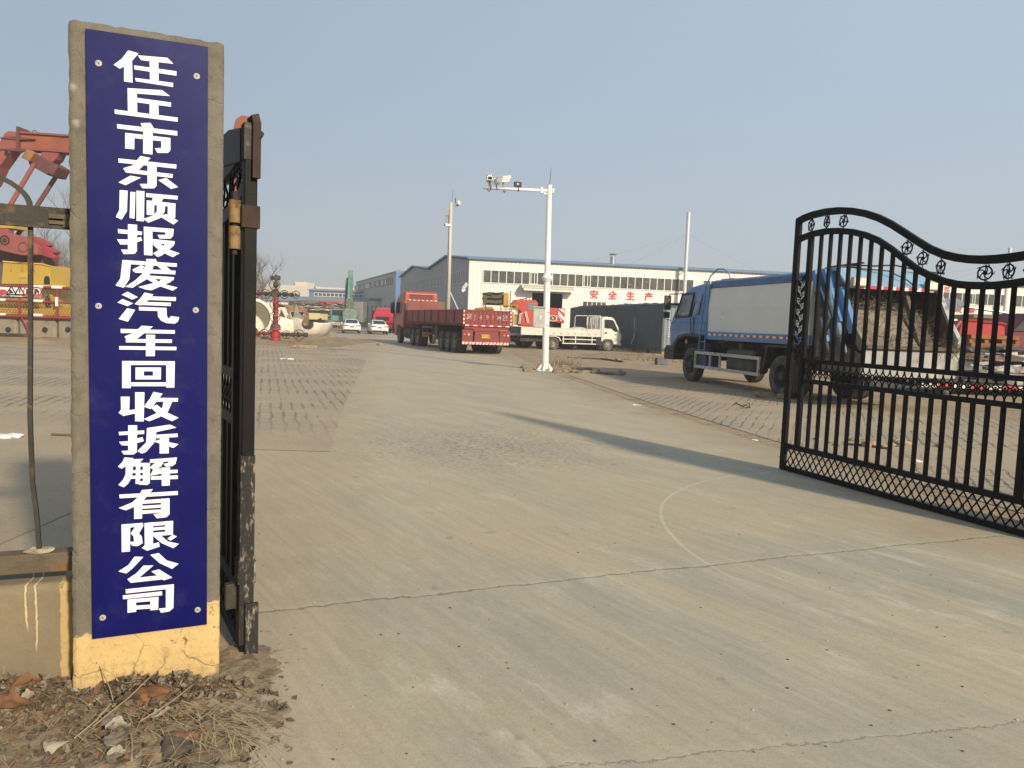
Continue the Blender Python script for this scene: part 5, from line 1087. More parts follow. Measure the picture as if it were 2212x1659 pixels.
for x in (-8.8, -7.6, -6.6): mb.box(x-.03, x+.03, -.1, -.04, .8, 1.4)
mb.build('side_guard', red, st); mb = MB(); mb.box(-6.75, -6.71, -.35, .0, .62, .9); mb.build('yellow_plate', plate_y, st)
for y, s_ in ((.0, 1), (-TW, -1)):
    wheel(st, 0, y, .53, .3, s_, rimsteel, True)
    for x in (-3.85, -5.3, -10.8, -12.1, -13.4): wheel(st, x, y, .53, .28, s_, rimsteel, False, True)
for x in (-3.85, -5.3): mb = MB(); mb.prism([(x+.62, .75), (x+.5, 1.1), (x, 1.2), (x-.5, 1.1), (x-.62, .75), (x-.58, .75), (x-.46, 1.06), (x, 1.16), (x+.46, 1.06), (x+.58, .75)], 'y', -.62, -.02); mb.build('mudguard', blackp, st)
# ------------------------------------------------------------------ white flatbed lorry (local x forward, its right side at y=0)
wht = M('lorry_white', (.68, .66, .58), .45, 0, .06, 2, (.42, .3, .2), 5, .12); wrust = M('bed_white', (.62, .58, .49), .55, 0, .12, 3, (.36, .22, .13), 4, .25)
fb_ = thing('flatbed_lorry', 'small white flatbed lorry with a ladder rack parked in front of the dark containers', 'truck', (2.6, 49.6, 0), atan2(1.7, 3.8)); FW = 1.95
mb = MB(); mb.prism([(3.6, .62), (3.6, 2.05), (3.7, 2.24), (4.0, 2.29), (4.42, 2.26), (4.58, 2.16), (4.9, 1.6), (5.06, 1.3), (5.1, .45), (4.55, .45), (4.5, .62), (4.35, .78), (3.85, .78), (3.7, .62)], 'y', .05, FW-.05)
cb_ = post(mb, lambda p: (p[0], p[1]+(FW/2-p[1])*max(0, p[2]-1.4)*.14, p[2])).build('cab', wht, fb_, bevel=.05, seg=3)
gtp = lambda p: (p[0], p[1]+(FW/2-p[1])*max(0, p[2]-1.4)*.14, p[2])
lg = M('lorry_glass', (.035, .038, .035), .1, var=.5)
mb = MB(); mb.prism([(3.82, 2.1), (4.42, 2.1), (4.56, 1.95), (4.88, 1.33), (4.6, 1.32), (4.35, 1.52), (3.82, 1.54)], 'y', .03, .06); post(mb, gtp).build('side_window', lg, cb_)
mb = MB(); mb.box(3.72, 3.735, .04, .05, .7, 2.1); mb.box(4.78, 4.795, .04, .05, .75, 1.3); mb.box(3.74, 4.78, .04, .05, .66, .675); mb.build('door_seam', M('seam', (.2, .19, .17), .6), cb_)
mb = MB(); mb.box(3.82, 4.0, .035, .05, 1.17, 1.25); mb.build('door_handle', blackp, cb_)
mb = MB(); mb.prism([(4.62, 1.12), (4.7, 1.05), (4.74, 1.14), (4.66, 1.16)], 'y', .04, .047); mb.box(4.55, 4.85, .042, .047, .86, .875); mb.box(4.55, 4.85, .042, .047, .78, .8); mb.box(4.5, 4.82, .042, .047, .7, .715); mb.build('door_marking', M('marking_dark', (.1, .14, .12), .5), cb_)
mb = MB(); mb.add([(5.0, .1, 1.35), (5.0, FW-.1, 1.35), (4.57, FW-.2, 2.12), (4.57, .2, 2.12)], [(0, 1, 2, 3)]); mb.build('windscreen', lg, cb_, solid=.02)
mb = MB(); mb.box(4.95, 5.1, .0, .12, .75, 1.15); mb.build('headlamp', whl, cb_, bevel=.02); mb = MB(); mb.box(4.9, 5.14, .02, FW, .38, .55); mb.build('bumper', wht, cb_, bevel=.03)
mb = MB(); mb.box(4.95, 5.05, -.2, -.05, 1.35, 1.7); mb.tube([(4.9, .05, 1.75), (5.0, -.12, 1.7), (5.0, -.12, 1.3), (4.95, .02, 1.25)], .015, 5); mb.build('mirror', blackp, cb_, bevel=.02)
mb = MB(); mb.box(-2.35, 3.48, .0, .05, 1.0, 1.43); 
for i in range(7): x = -2.3+i*.96; mb.box(x-.03, x+.03, -.012, 0, 1.0, 1.43)
mb.box(-2.35, 3.48, -.015, 0, 1.38, 1.43); mb.build('side_board', wrust, fb_); mb = MB(); mb.box(-2.35, 3.48, FW-.05, FW, 1.0, 1.43); mb.build('side_board', wrust, fb_)
mb = MB(); mb.box(-2.4, -2.35, .0, FW, 1.0, 1.42); mb.build('tailgate', M('tail_dark', (.12, .115, .11), .7, 0, .3, 4), fb_); lettering('tail_text', '冀A·072', .3, faded, fb_, (-2.403, FW/2, 1.21), rz=-pi/2, ext=.003)
mb = MB(); mb.box(-2.35, 3.5, .0, FW, .92, 1.0); mb.build('deck', wrust, fb_)
mb = MB()
for i in range(7): mb.box(-.1+i*.52, .05+i*.52, -.02, -.016, 1.05, 1.09)
mb.build('side_reflectors', tape_r, fb_)
mb = MB()
for y in (.08, FW-.08): mb.beam((3.46, y, 1.0), (3.46, y, 2.32), .05)
mb.beam((3.46, .08, 2.32), (3.46, FW-.08, 2.32), .05); 
for y in (.5, .98, 1.45): mb.beam((3.46, y, 1.4), (3.46, y, 2.32), .03)
mb.tube([(3.46, .08, 2.32), (2.6, .08, 2.3), (2.52, .08, 2.2), (2.5, .08, 1.4)], .022, 6); mb.tube([(3.46, FW-.08, 2.32), (2.6, FW-.08, 2.3), (2.52, FW-.08, 2.2), (2.5, FW-.08, 1.4)], .022, 6)
for x in (2.8, 3.1): mb.beam((x, .08, 1.4), (x, .08, 2.31), .025)
mb.build('ladder_rack', wht, fb_)
mb = MB()
for z in (.44, .72): mb.box(.62, 3.15, -.01, .03, z-.03, z+.03)
for x in (.7, 1.6, 2.85): mb.box(x-.03, x+.03, .0, .03, .42, .95)
mb.build('side_guard', wht, fb_)
mb = MB(); mb.box(-2.3, 4.6, .5, .65, .5, .78); mb.box(-2.3, 4.6, 1.3, 1.45, .5, .78); mb.box(1.2, 2.3, .1, .5, .42, .85); mb.box(3.2, 3.7, .1, .6, .35, .8); mb.box(-2.3, -1.0, .2, 1.7, .5, .7); mb.build('chassis', chassis, fb_)
mb = MB(); mb.prism([(.55, .6), (.4, .82), (.1, .9), (-.3, .88), (-.3, .84), (.08, .86), (.36, .78), (.5, .58)], 'y', .0, .5); mb.build('mudguard', wht, fb_)
mb = MB(); mb.blob((2.2, .9, 1.36), .42, .12, 2, (1.5, 1, .45), 4); mb.build('tarpaulin', M('tarp', (.4, .42, .42), .6, var=.2), fb_, smooth=True)
wheel(fb_, 0, .0, .4, .22, -1, rimsteel, False, True); wheel(fb_, 0, FW, .4, .22, 1, rimsteel, False, True); wheel(fb_, 4.1, .02, .4, .22, -1, rimsteel, True); wheel(fb_, 4.1, FW, .4, .22, 1, rimsteel, True)
# ------------------------------------------------------------------ white saloon cars seen from behind
carw = M('car_white', (.72, .71, .68), .28, 0, .04, 1, coat=.5); carg = M('car_glass', (.025, .027, .03), .08)
def make_car(label):
    c = thing('saloon_car', label, 'car', (0, 0, 0), 0, 'white saloon cars parked at the end of the road')
    # local x forward, y left, origin on the ground in the middle
    sec = []
    for x, hw, zb, zt in ((-2.32, .72, .42, .78), (-2.28, .82, .3, .96), (-2.0, .9, .24, 1.0), (-1.2, .92, .22, .98), (0, .92, .2, .95), (1.3, .91, .22, .93), (2.0, .86, .25, .8), (2.28, .7, .35, .66)):
        sec.append([(x, -hw*.93, zb), (x, -hw, zb+.18), (x, -hw, (zb+zt)/2+.05), (x, -hw*.93, zt-.06), (x, -hw*.7, zt), (x, hw*.7, zt), (x, hw*.93, zt-.06), (x, hw, (zb+zt)/2+.05), (x, hw, zb+.18), (x, hw*.93, zb)])
    mb = MB(); mb.loft(sec); mb.build('body', carw, c, smooth=True, bevel=0)
    sec = []
    for x, hw, zt in ((-1.75, .66, 1.0), (-1.0, .62, 1.36), (-.4, .6, 1.44), (.3, .6, 1.42), (1.2, .68, .97)):
        sec.append([(x, -.8 if zt > 1.1 else -.76, .93), (x, -hw-.04, max(.95, zt-.12)), (x, -hw*.85, zt), (x, hw*.85, zt), (x, hw+.04, max(.95, zt-.12)), (x, .8 if zt > 1.1 else .76, .93)])
    mb = MB(); mb.loft(sec); mb.build('roof', carw, c, smooth=True)
    mb = MB(); mb.add([(-1.73, -.6, 1.03), (-1.73, .6, 1.03), (-1.09, .52, 1.34), (-1.09, -.52, 1.34)], [(0, 1, 2, 3)]); mb.build('rear_window', carg, c, solid=.02)
    for s_ in (1, -1):
        mb = MB(); mb.add([(-1.45, s_*.765, 1.0), (-.9, s_*.7, 1.3), (.2, s_*.69, 1.33), (.95, s_*.765, 1.0)], [(0, 1, 2, 3)]); mb.build('side_window', carg, c, solid=.03)
        mb = MB(); mb.prism([(-.82*s_, .84), (-.3*s_, .8), (-.36*s_, .73), (-.82*s_, .74)], 'x', -2.33, -2.2); mb.build('tail_lamp', M('tail_dark_red', (.09, .015, .015), .2), c, bevel=.01)
        for x in (-1.4, 1.4): wheel(c, x, s_*.9, .33, .22, s_, M('alloy', (.3, .3, .3), .35, .6), True)
    mb = MB(); mb.box(-2.36, -2.2, -.74, .74, .24, .4); mb.build('bumper', blackp, c, bevel=.03)
    mb = MB(); mb.box(-2.345, -2.3, -.22, .22, .62, .74); mb.build('number_plate', M('plate_blue', (.05, .16, .5), .4), c); 
    mb = MB(); mb.box(-1.0, -.85, .88, 1.05, .95, 1.08); mb.build('mirror', carw, c, bevel=.03)
    return c
car = make_car('left one of the two white saloon cars, in front of the excavator')
ch_ = atan2(.97, -.24); car.location = (-16.6, 78, 0); car.rotation_euler = (0, 0, ch_)
c2_ = copy_tree(car, None, 'right one of the two white saloon cars, beside the red lorry'); c2_.location = (-13.9, 78, 0); c2_.rotation_euler = (0, 0, ch_+.03)
# ------------------------------------------------------------------ green excavator
grn = M('excavator_green', (.05, .2, .16), .5, 0, .25, 1.5, (.12, .13, .09), 2, .35); grn2 = M('excavator_pale', (.17, .26, .21), .55, 0, .25, 2, (.12, .12, .09), 3, .4)
ex = thing('excavator', 'green excavator with its arm folded upright behind the white saloon cars', 'excavator', (-17.4, 88, 0), radians(-83))
def exw(px, py, yy=88): q = D(*c2(px, py), yy); return q
ex.rotation_euler = (0, 0, 0)
def el(px, py, dy=0): q = D(*c2(px, py), 88)-ex.location; return Vector((q.x, dy, q.z))
mb = MB(); b0 = el(1290, 980); b1 = el(1305, 700); b2 = el(1330, 560); mb.tube([b0+Vector((0, .6, 0)), b0+Vector((0, .2, .6)), b1, b2+Vector((0, -.8, 0))], .33, 4, sq=True); mb.build('boom', M('boom_teal', (.04, .26, .2), .5, 0, .15, 1), ex)
mb = MB(); mb.tube([el(1350, 460, -1.0), el(1350, 620, -1.1), el(1345, 800, -1.2)], .22, 4, sq=True, r2=.27); mb.build('stick', grn2, ex, bevel=.05)
mb = MB(); mb.cyl(el(1318, 540, -1.0), el(1312, 700, -.6), .13, n=10); mb.build('hydraulic_ram', grn, ex); mb = MB(); mb.cyl(el(1368, 540, -1.2), el(1362, 760, -1.4), .12, n=10); mb.build('hydraulic_ram', grn, ex)
mb = MB(); p = el(1345, 840, -1.3); mb.cbox(p, (.8, .7, 1.5)); mb.build('linkage', M('linkage_mud', (.14, .15, .1), .8, var=.4), ex, bevel=.08)
mb = MB(); p = el(1355, 940, -1.5); mb.prism([(-.7, -.7), (.7, -.9), (.85, .1), (.5, .6), (-.5, .7), (-.8, .2)], 'y', -.5, .5); post(mb, lambda v: Vector(v)+p); mb.build('bucket', grn2, ex, bevel=.05)
mb = MB(); p = el(1235, 960); mb.box(p.x-1.0, p.x+.8, -1.2, 1.2, 1.1, 2.5); mb.build('cab', M('excav_body', (.12, .25, .22), .5, 0, .2, 1.5), ex, bevel=.08)
mb = MB(); mb.box(p.x-.85, p.x+.65, -1.22, -1.19, 1.75, 2.35); mb.build('cab_window', carg, ex)
mb = MB(); p2 = el(1420, 920); mb.box(p2.x-1.0, p2.x+.6, -.8, 1.6, 1.0, 3.4); mb.build('engine_house', M('excav_grey', (.2, .21, .18), .6, 0, .25, 2), ex, bevel=.1)
for x in (-1.6, 1.6): mb = MB(); mb.prism([(-2, .25), (-1.7, 0), (1.7, 0), (2, .25), (2, .7), (1.7, .95), (-1.7, .95), (-2, .7)], 'x', x-.3, x+.3); mb.build('track', chassis, ex)
mb = MB(); mb.box(-1.2, 1.2, -1, 1, .5, 1.1); mb.build('turntable', chassis, ex)
# ------------------------------------------------------------------ red tractor cab far back
rc = thing('tractor_cab', 'bright red lorry cab with a black grille, far back beside the grey warehouse doors', 'truck', D(*c2(1715, 1000), 88).xy.to_3d(), radians(-100)); rcm = M('bright_red', (.5, .025, .045), .4, 0, .15, 1.5, coat=.3)
mb = MB(); mb.prism([(0.9, .9), (1.2, 1.1), (1.15, 1.9), (.55, 2.35), (.3, 2.7), (-.4, 2.85), (-1.1, 2.8), (-1.2, .9)], 'y', -1.2, 1.2); cbx = mb.build('cab', rcm, rc, bevel=.1, seg=3)
mb = MB(); mb.box(1.14, 1.22, -.75, .75, 1.35, 1.8); mb.build('grille', blackp, cbx)
mb = MB(); mb.box(1.0, 1.25, -1.2, 1.2, .45, .95); mb.build('bumper', rcm, rc, bevel=.06); mb = MB(); mb.box(1.26, 1.28, -.45, .45, .7, 1.1); mb.build('number_plate', plate_y, rc); mb = MB(); mb.box(1.26, 1.28, -.4, .4, 1.12, 1.25); mb.build('lamp_strip', redl, rc)
for s_ in (1, -1): mb = MB(); mb.box(.7, .85, s_*1.3-.12, s_*1.3+.12, 1.6, 2.45); mb.beam((.75, s_*1.15, 2.4), (.75, s_*1.35, 2.4), .04); mb.build('mirror', blackp, rc, bevel=.03)
mb = MB(); mb.box(-4, 1, -.5, .5, .6, .95); mb.build('chassis', chassis, rc)
for s_ in (1, -1):
    wheel(rc, 0, s_*1.2, .53, .3, s_, rimsteel, True); wheel(rc, -3.4, s_*1.2, .53, .28, s_, rimsteel, False, True)
# ================================================================== CONTAINERS
def c4(x, y): return ((1900+x/2.765)*.5486, (900+y/2.765)*.5486)
def c9(x, y): return ((960+x/5.185)*.5486, (1060+y/5.185)*.5486)
def c7b(x, y): return ((x/2.767)*.5486, (850+y/2.767)*.5486)
def c6b(x, y): return ((x/3.95)*.5486, (480+y/3.95)*.5486)
def c8(x, y): return ((3600+x/2.764)*.5486, (1000+y/2.764)*.5486)
cgrey = M('container_grey', (.055, .08, .095), .6, 0, .12, 1, (.12, .11, .09), 1.6, .2); csunlit = M('container_end_lit', (.2, .23, .23), .6, 0, .12, 1.5, (.2, .17, .12), 2, .2)  # end wall made paler than the sides to paint in the sun
def corrug(x0, x1, y, z0, z1, n, d, mb):
    pts = []
    for i in range(n):
        p = (x1-x0)/n; x = x0+p*i
        for f, k in ((0, 0), (.3, 0), (.45, 1), (.8, 1), (.95, 0)): pts.append((x+p*f, y+d*k))
    pts.append((x1, y)); m_ = len(pts)
    mb.add([(x, yy, z0) for x, yy in pts]+[(x, yy, z1) for x, yy in pts], [(i, i+1, m_+i+1, m_+i) for i in range(m_-1)])
def container(label, loc, rot, L, h, end):
    c = thing('shipping_container', label, 'container', loc, rot, 'dark grey containers in a row'); w = 2.44
    # local x runs away along the long side, the long side seen lies at y=0
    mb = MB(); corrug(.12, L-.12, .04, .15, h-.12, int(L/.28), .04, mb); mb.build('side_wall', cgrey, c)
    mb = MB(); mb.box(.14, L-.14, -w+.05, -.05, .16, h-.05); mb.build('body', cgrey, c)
    mb = MB()
    for x in (0, L-.12): mb.box(x, x+.12, -.12, .02, 0, h); mb.box(x, x+.12, -w-.02, -w+.12, 0, h)
    mb.box(.0, L, -.1, .015, h-.12, h); mb.box(.0, L, -.1, .015, 0, .16); mb.box(0, .1, -w, 0, h-.12, h); mb.box(0, .1, -w, 0, 0, .16); mb.box(0, L, -w, -.1, h-.06, h-.02); mb.build('frame', cgrey, c)
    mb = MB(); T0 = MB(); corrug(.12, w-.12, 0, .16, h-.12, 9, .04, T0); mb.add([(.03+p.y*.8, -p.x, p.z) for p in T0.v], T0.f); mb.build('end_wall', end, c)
    return c
cn = Vector((9.35, 48.3, 0)); cdv = Vector((-.248, .969, 0)); crot = atan2(cdv.y, cdv.x); CHT = 2.9
k1 = container('dark grey container at the near end of the row, with its corrugated end wall coloured paler for the sun', cn+Vector((0, 0, .22)), crot, 12.19, CHT, csunlit)
k2 = container('dark grey container at the far end of the row, half hidden by the red crane', cn+cdv*12.3+Vector((0, 0, .22)), crot, 6.06, CHT, csunlit)
rc_end = lambda s_, z: cn+Vector((.969, .248, 0))*s_+Vector((0, 0, z))
nt_ = thing('notice', 'small red notice with white lines on the sunlit container end wall', 'sign', rc_end(.75, 1.72)+Vector((.03, -.09, 0)), crot-pi/2+pi); nt_.rotation_euler = (0, 0, atan2(.248, .969))
mb = MB(); mb.box(-.15, .15, -.02, 0, -.15, .15); mb.build('panel', M('notice_red', (.62, .06, .03), .5), nt_); mb = MB(); mb.box(-.11, .11, -.024, -.02, .03, .06); mb.build('white_line', whiteup, nt_); mb = MB(); mb.box(-.11, .11, -.024, -.02, -.03, -.0); mb.build('white_line', whiteup, nt_)
mb = MB()
for i in range(9): mb.box(.42, .48, -.012, -.008, .9+i*.14, .98+i*.14)
vt_ = mb.build('number_marks', whiteup, k1); vt_.location = (-.02, 0, 0); vt_.rotation_euler = (0, 0, -pi/2); vt_.location = (.0, -.0, 0)
bls = thing('brick_footing', 'low brick footing under the near dark grey container', 'footing', cn, crot); mb = MB()
for i in range(6): mb.box(i*2.3+.05, i*2.3+1.9, -2.3, -.05, 0, .219)
fo = [mb.build('bricks', M('old_brick', (.3, .2, .13), .9, 0, .4, 6, bmp=.5), bls)]
tpn = MB(); rnd = random.Random(3); pts = []
tpn.T = Matrix.Translation(cn+Vector((0, 0, .22+CHT))) @ Matrix.Rotation(crot, 4, 'Z')
for i in range(37):
    x = i*.5; s_ = rnd.uniform(-.04, .1); pts.append((x, s_))
for (x, a), (x2, b2) in zip(pts, pts[1:]): tpn.add([(x, .06, .03-a*.5), (x2, .06, .03-b2*.5), (x2, -1.0, .16+b2), (x, -1.0, .16+a), (x, -2.5, .1), (x2, -2.5, .1)], [(0, 1, 2, 3), (3, 2, 5, 4)])
tag(tpn.build('roof_felt', M('felt', (.03, .03, .03), .8, 0, .4, 3), solid=.03), 'crumpled black roofing felt laid along the tops of the dark containers', 'roofing')
au = thing('air_conditioner', 'pale air conditioner unit on the ground in front of the dark container', 'air conditioner', G(*c4(1668, 1322)), crot-pi); au.rotation_euler = (0, 0, crot+pi/2)
au.rotation_euler = (0, 0, radians(12)); mb = MB(); mb.box(-.46, .46, -.17, .17, .06, .8); mb.build('case', M('ac_cream', (.5, .49, .43), .5, 0, .1, 3, DUST, 4, .2), au, bevel=.02)
mb = MB(); mb.cyl((-.13, -.18, .43), (-.13, -.17, .43), .27, n=22); mb.build('fan', blackp, au); mb = MB()
for r_ in (.08, .15, .22, .28): mb.torus((-.13, -.185, .43), (0, 1, 0), r_, .008, 22, 4)
mb.build('fan_grille', camg, au); mb = MB(); mb.box(.2, .44, -.176, -.17, .1, .74); mb.build('side_panel', MATS['ac_cream'], au); mb = MB(); mb.box(-.4, -.3, -.18, .18, 0, .06); mb.box(.3, .4, -.18, .18, 0, .06); mb.build('feet', chassis, au)
mb = MB(); p0 = cn+cdv*4.2; a_ = Vector((-.03, -.03, 0)); mb.tube([p0+Vector((-.05, 0, 2.4)), p0+Vector((-.1, -.02, 2.0)), p0+Vector((-.06, 0, 1.4)), p0+Vector((-.12, -.05, .9)), p0+Vector((-.3, -.2, .55))], .035, 6); tag(mb.build('conduit', M('conduit_grey', (.4, .43, .44), .5)), 'pale kinked conduit hanging down the dark container wall', 'pipe')
# ================================================================== RED CRANE LORRY behind the flatbed
crd = M('crane_red', (.48, .045, .025), .45, 0, .12, 1.5, (.3, .08, .05), 2.5, .15, coat=.2)
X0 = D(*c4(640, 1060), 53.5); cr_ = thing('crane_lorry', 'red truck crane with a striped counterweight standing behind the white flatbed lorry', 'crane', (X0.x, 53.5, 0), radians(9))
def cl(px, py, yy=0): q = D(*c4(px, py), 53.5+yy); return Vector((q.x-X0.x, yy, q.z))
a, b2 = cl(592, 858), cl(892, 1025); a2 = cl(820, 1028)
mb = MB(); mb.prism([(a.x, a.z), (b2.x, a.z), (b2.x-.05, b2.z-.05), (a.x-.2, b2.z+.15)], 'y', -.3, .6); cwt = mb.build('counterweight', crd, cr_, bevel=.05)
for i in range(4):
    for s_ in (0, 1):
        xm = b2.x-.08 if s_ else a.x+.04; w_ = .42; z = b2.z+.12+i*.52; g = MB(); d_ = -1 if s_ else 1
        pp = [(xm, z), (xm+d_*w_, z+.42), (xm+d_*w_, z+.67), (xm, z+.25)]
        pp = [(x, min(zz, a.z-.03)) for x, zz in pp]
        if len({round(zz, 2) for _, zz in pp}) > 2: g.prism(pp, 'y', -.33, -.29); g.build('white_stripe', whiteup, cwt)
cx = (a.x+b2.x)/2+.12; lettering('character', '汽', .42, whiteup, cwt, (cx+.42, -.303, a.z-.72), ext=.004, off=.008); lettering('character', '国', .42, whiteup, cwt, (cx-.5, -.303, a.z-.72), ext=.004, off=.008)
mb = MB(); mb.torus((0, 0, 0), (0, 1, 0), .2, .022, 24, 4); em = post(mb, lambda p: (p[0]*1.3, p[1]*.3, p[2])).build('emblem', whiteup, cwt, loc=(cx, -.306, a.z-.72)); lettering('emblem_letter', 'M', .22, whiteup, cwt, (cx, -.303, a.z-.72), ext=.004, off=.006)
lettering('number_text', '重型机械', .3, dk, cwt, (cx+.0, -.303, b2.z+.28), ext=.004, off=.006)
p, q = cl(590, 785), cl(395, 1060); pw_ = cl(470, 800); 
mb = MB(); mb.prism([(q.x, q.z), (q.x-.02, q.z+1.0), (p.x-1.75, p.z-.35), (p.x-1.55, p.z), (p.x-.15, p.z+.02), (p.x, p.z-.2), (p.x+.05, q.z)], 'y', -.5, .9); cbx = mb.build('operator_cab', crd, cr_, bevel=.06)
w0, w1 = cl(470, 810), cl(568, 893); mb = MB(); mb.box(w0.x, w1.x, -.53, -.49, w1.z, w0.z); mb.build('rear_window', M('crane_glass', (.2, .2, .17), .15), cbx, bevel=.08); mb = MB(); mb.add([(p.x-1.83, -.35, p.z-.5), (q.x-.06, -.35, q.z+1.05), (q.x-.06, .75, q.z+1.05), (p.x-1.83, .75, p.z-.5)], [(0, 1, 2, 3)]); mb.build('front_window', MATS['crane_glass'], cbx, solid=.04)
mb = MB(); mb.prism([(p.x+.02, q.z), (p.x+.02, p.z-.8), (a.x+.1, a.z-.05), (a.x+.1, b2.z)], 'y', -.28, .9); mb.build('superstructure', crd, cr_, bevel=.03)
mb = MB(); mb.box(q.x+.4, b2.x-.8, -.1, 1.2, b2.z-.5, b2.z+.16); mb.build('turntable', chassis, cr_)
mb = MB(); mb.box(-6.5, 5, -.9, 1.3, .75, 1.25); mb.build('chassis', chassis, cr_)
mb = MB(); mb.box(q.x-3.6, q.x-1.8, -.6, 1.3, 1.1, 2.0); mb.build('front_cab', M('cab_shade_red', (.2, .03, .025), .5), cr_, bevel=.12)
mb = MB(); mb.tube([cl(330, 810), cl(400, 775), cl(480, 762)], .03, 5); mb.tube([cl(475, 780), cl(475, 752), cl(515, 752), cl(515, 785)], .03, 5); mb.build('hand_rail', chassis, cr_)
for x in (-5.2, -1.2, 1.8, 3.2):
    wheel(cr_, x, -1.0, .53, .3, -1, rimsteel, False); wheel(cr_, x, 1.3, .53, .3, 1, rimsteel, False)
# ================================================================== YELLOW CRANE behind the red trailer
yel = M('crane_yellow', (.46, .29, .05), .55, 0, .2, 1.5, (.2, .14, .05), 2.5, .35); olv = M('olive_dirt', (.1, .085, .055), .8, 0, .35, 2, (.17, .13, .08), 3, .5)
Y0 = D(*c3(1330, 1300), 51) if False else None
def c3(x, y): return ((1500+x/2.765)*.5486, (900+y/2.765)*.5486)
YD = 52.5; Q = D(*c3(1290, 1290), YD); yc = thing('truck_crane', 'dirty yellow truck crane with an olive frame seen over the red trailer tailgate', 'crane', (Q.x, YD, 0), 0)
def yl(px, py, yy=0): q = D(*c3(px, py), YD+yy); return Vector((q.x-Q.x, yy, q.z))
def ybox(nm, x0, y0, x1, y1, ya, yb, mt, **k): a, b2 = yl(x0, y0), yl(x1, y1); mb = MB(); mb.box(min(a.x, b2.x), max(a.x, b2.x), ya, yb, min(a.z, b2.z), max(a.z, b2.z)); return mb.build(nm, mt, yc, **k)
ybox('winch_frame', 1110, 705, 1335, 835, -.2, 1.2, olv, bevel=.1)
for y_ in (700, 760, 815):
    mb = MB(); mb.tube([yl(1105, y_+10), yl(1180, y_, -.25), yl(1260, y_+8, -.25), yl(1340, y_, -.2)], .06, 6); mb.build('hose', blackp, yc)
mb = MB(); mb.tube([yl(1150, 870, -.3), yl(1105, 760, -.3), yl(1130, 700, -.3), yl(1210, 720, -.3)], .05, 6); mb.build('hose', olv, yc)
ybox('upright', 1337, 700, 1388, 860, -.35, .5, yel, bevel=.04); ybox('upright', 1110, 790, 1120, 870, -.3, .0, yel)
mb = MB(); pts = [yl(1010, 890), yl(1030, 865), yl(1210, 850), yl(1240, 890)]; mb.prism([(p.x, p.z) for p in pts], 'y', -.3, .6); mb.build('winch_drum', M('mustard', (.3, .21, .05), .6, 0, .25, 2), yc, bevel=.08)
ybox('turret', 1030, 890, 1440, 1060, -.3, 1.4, yel, bevel=.05)
for yq_ in (835, 875):
    mb = MB(); mb.tube([yl(1295, yq_, -.5), yl(1490, yq_+2, -.5)], .035, 5); mb.build('hand_rail', yel, yc)
for xq in (1300, 1360, 1420, 1470, 1488): mb = MB(); mb.tube([yl(xq, 830, -.5), yl(xq, 950, -.5)], .03, 5); mb.build('rail_post', yel, yc)
ybox('red_canopy', 1400, 808, 1490, 850, .2, 1.4, M('canopy_red', (.3, .05, .04), .6), bevel=.03)
ybox('side_panel', 1452, 935, 1488, 1050, -.45, -.1, yel, bevel=.03)
ybox('rear_beam', 1290, 1098, 1450, 1125, -.6, -.4, M('orange_beam', (.6, .3, .04), .5, 0, .15, 3)); ybox('rear_panel', 1365, 1128, 1455, 1165, -.62, -.4, M('rear_blue', (.05, .14, .3), .5))
ybox('number_plate', 1352, 1185, 1430, 1215, -.64, -.6, plate_y); ybox('tail_lamp', 1325, 1130, 1362, 1160, -.66, -.6, redl); ybox('chassis', 1280, 1160, 1500, 1230, -.5, 1.2, chassis); ybox('underrun_bar', 1310, 1225, 1500, 1240, -.66, -.6, M('bar_rust', (.3, .12, .05), .7))
mb = MB(); mb.box(-3, 1.6, 0, 8, .9, 1.3); mb.build('carrier', chassis, yc)
for i in range(3): mb = MB(); a = yl(1485+i*14, 1040, -.5); mb.tube([a, a+Vector((.05, 0, .7)), a+Vector((.4, .1, .85)), a+Vector((.6, .1, .1))], .03, 5); mb.build('hose', camw if i else blackp, yc)
for x in (.3, 1.75): 
    o = wheel(yc, x, 0, .5, .3, -1, rimsteel, False); o.rotation_euler = (0, 0, radians(90))
# ================================================================== WELLHEAD
wred = M('well_red', (.36, .03, .03), .5, 0, .2, 4, (.1, .03, .025), 4, .35); wgrey = M('well_grey', (.075, .065, .05), .7, .1, .3, 6, (.12, .085, .05), 6, .4)
wb = Vector((-13.0, 41.7, 0)); wh_ = thing('wellhead', 'red and rusty oil wellhead with many hand wheels beside the road', 'wellhead', wb, 0)
def wl_(px, py): q = D(*c9(px, py), 41.7); return Vector((q.x-wb.x, 0, q.z))
zk = lambda py: wl_(650, py).z
def stack(nm, spec, mt): mb = MB(); mb.lathe(spec, n=20); return mb.build(nm, mt, wh_)
S9 = 41.7/1650*.5486/5.185
stack('casing_head', [(105*S9, -.05), (105*S9, zk(1420)), (95*S9, zk(1400)), (95*S9, zk(1395))], wred)
stack('tubing_spool', [(85*S9, zk(1400)), (85*S9, zk(1385)), (98*S9, zk(1383)), (98*S9, zk(1285)), (104*S9, zk(1280)), (104*S9, zk(1268)), (60*S9, zk(1262)), (60*S9, zk(1250)), (104*S9, zk(1245)), (104*S9, zk(1205))], wred)
stack('collar', [(104*S9, zk(1200)), (104*S9, zk(1170)), (85*S9, zk(1130)), (60*S9, zk(1120))], wgrey)
stack('master_valve', [(52*S9, zk(1120)), (52*S9, zk(1085)), (62*S9, zk(1080)), (40*S9, zk(1060)), (62*S9, zk(980)), (40*S9, zk(900)), (40*S9, zk(890)), (60*S9, zk(880)), (60*S9, zk(820)), (40*S9, zk(800))], wred)
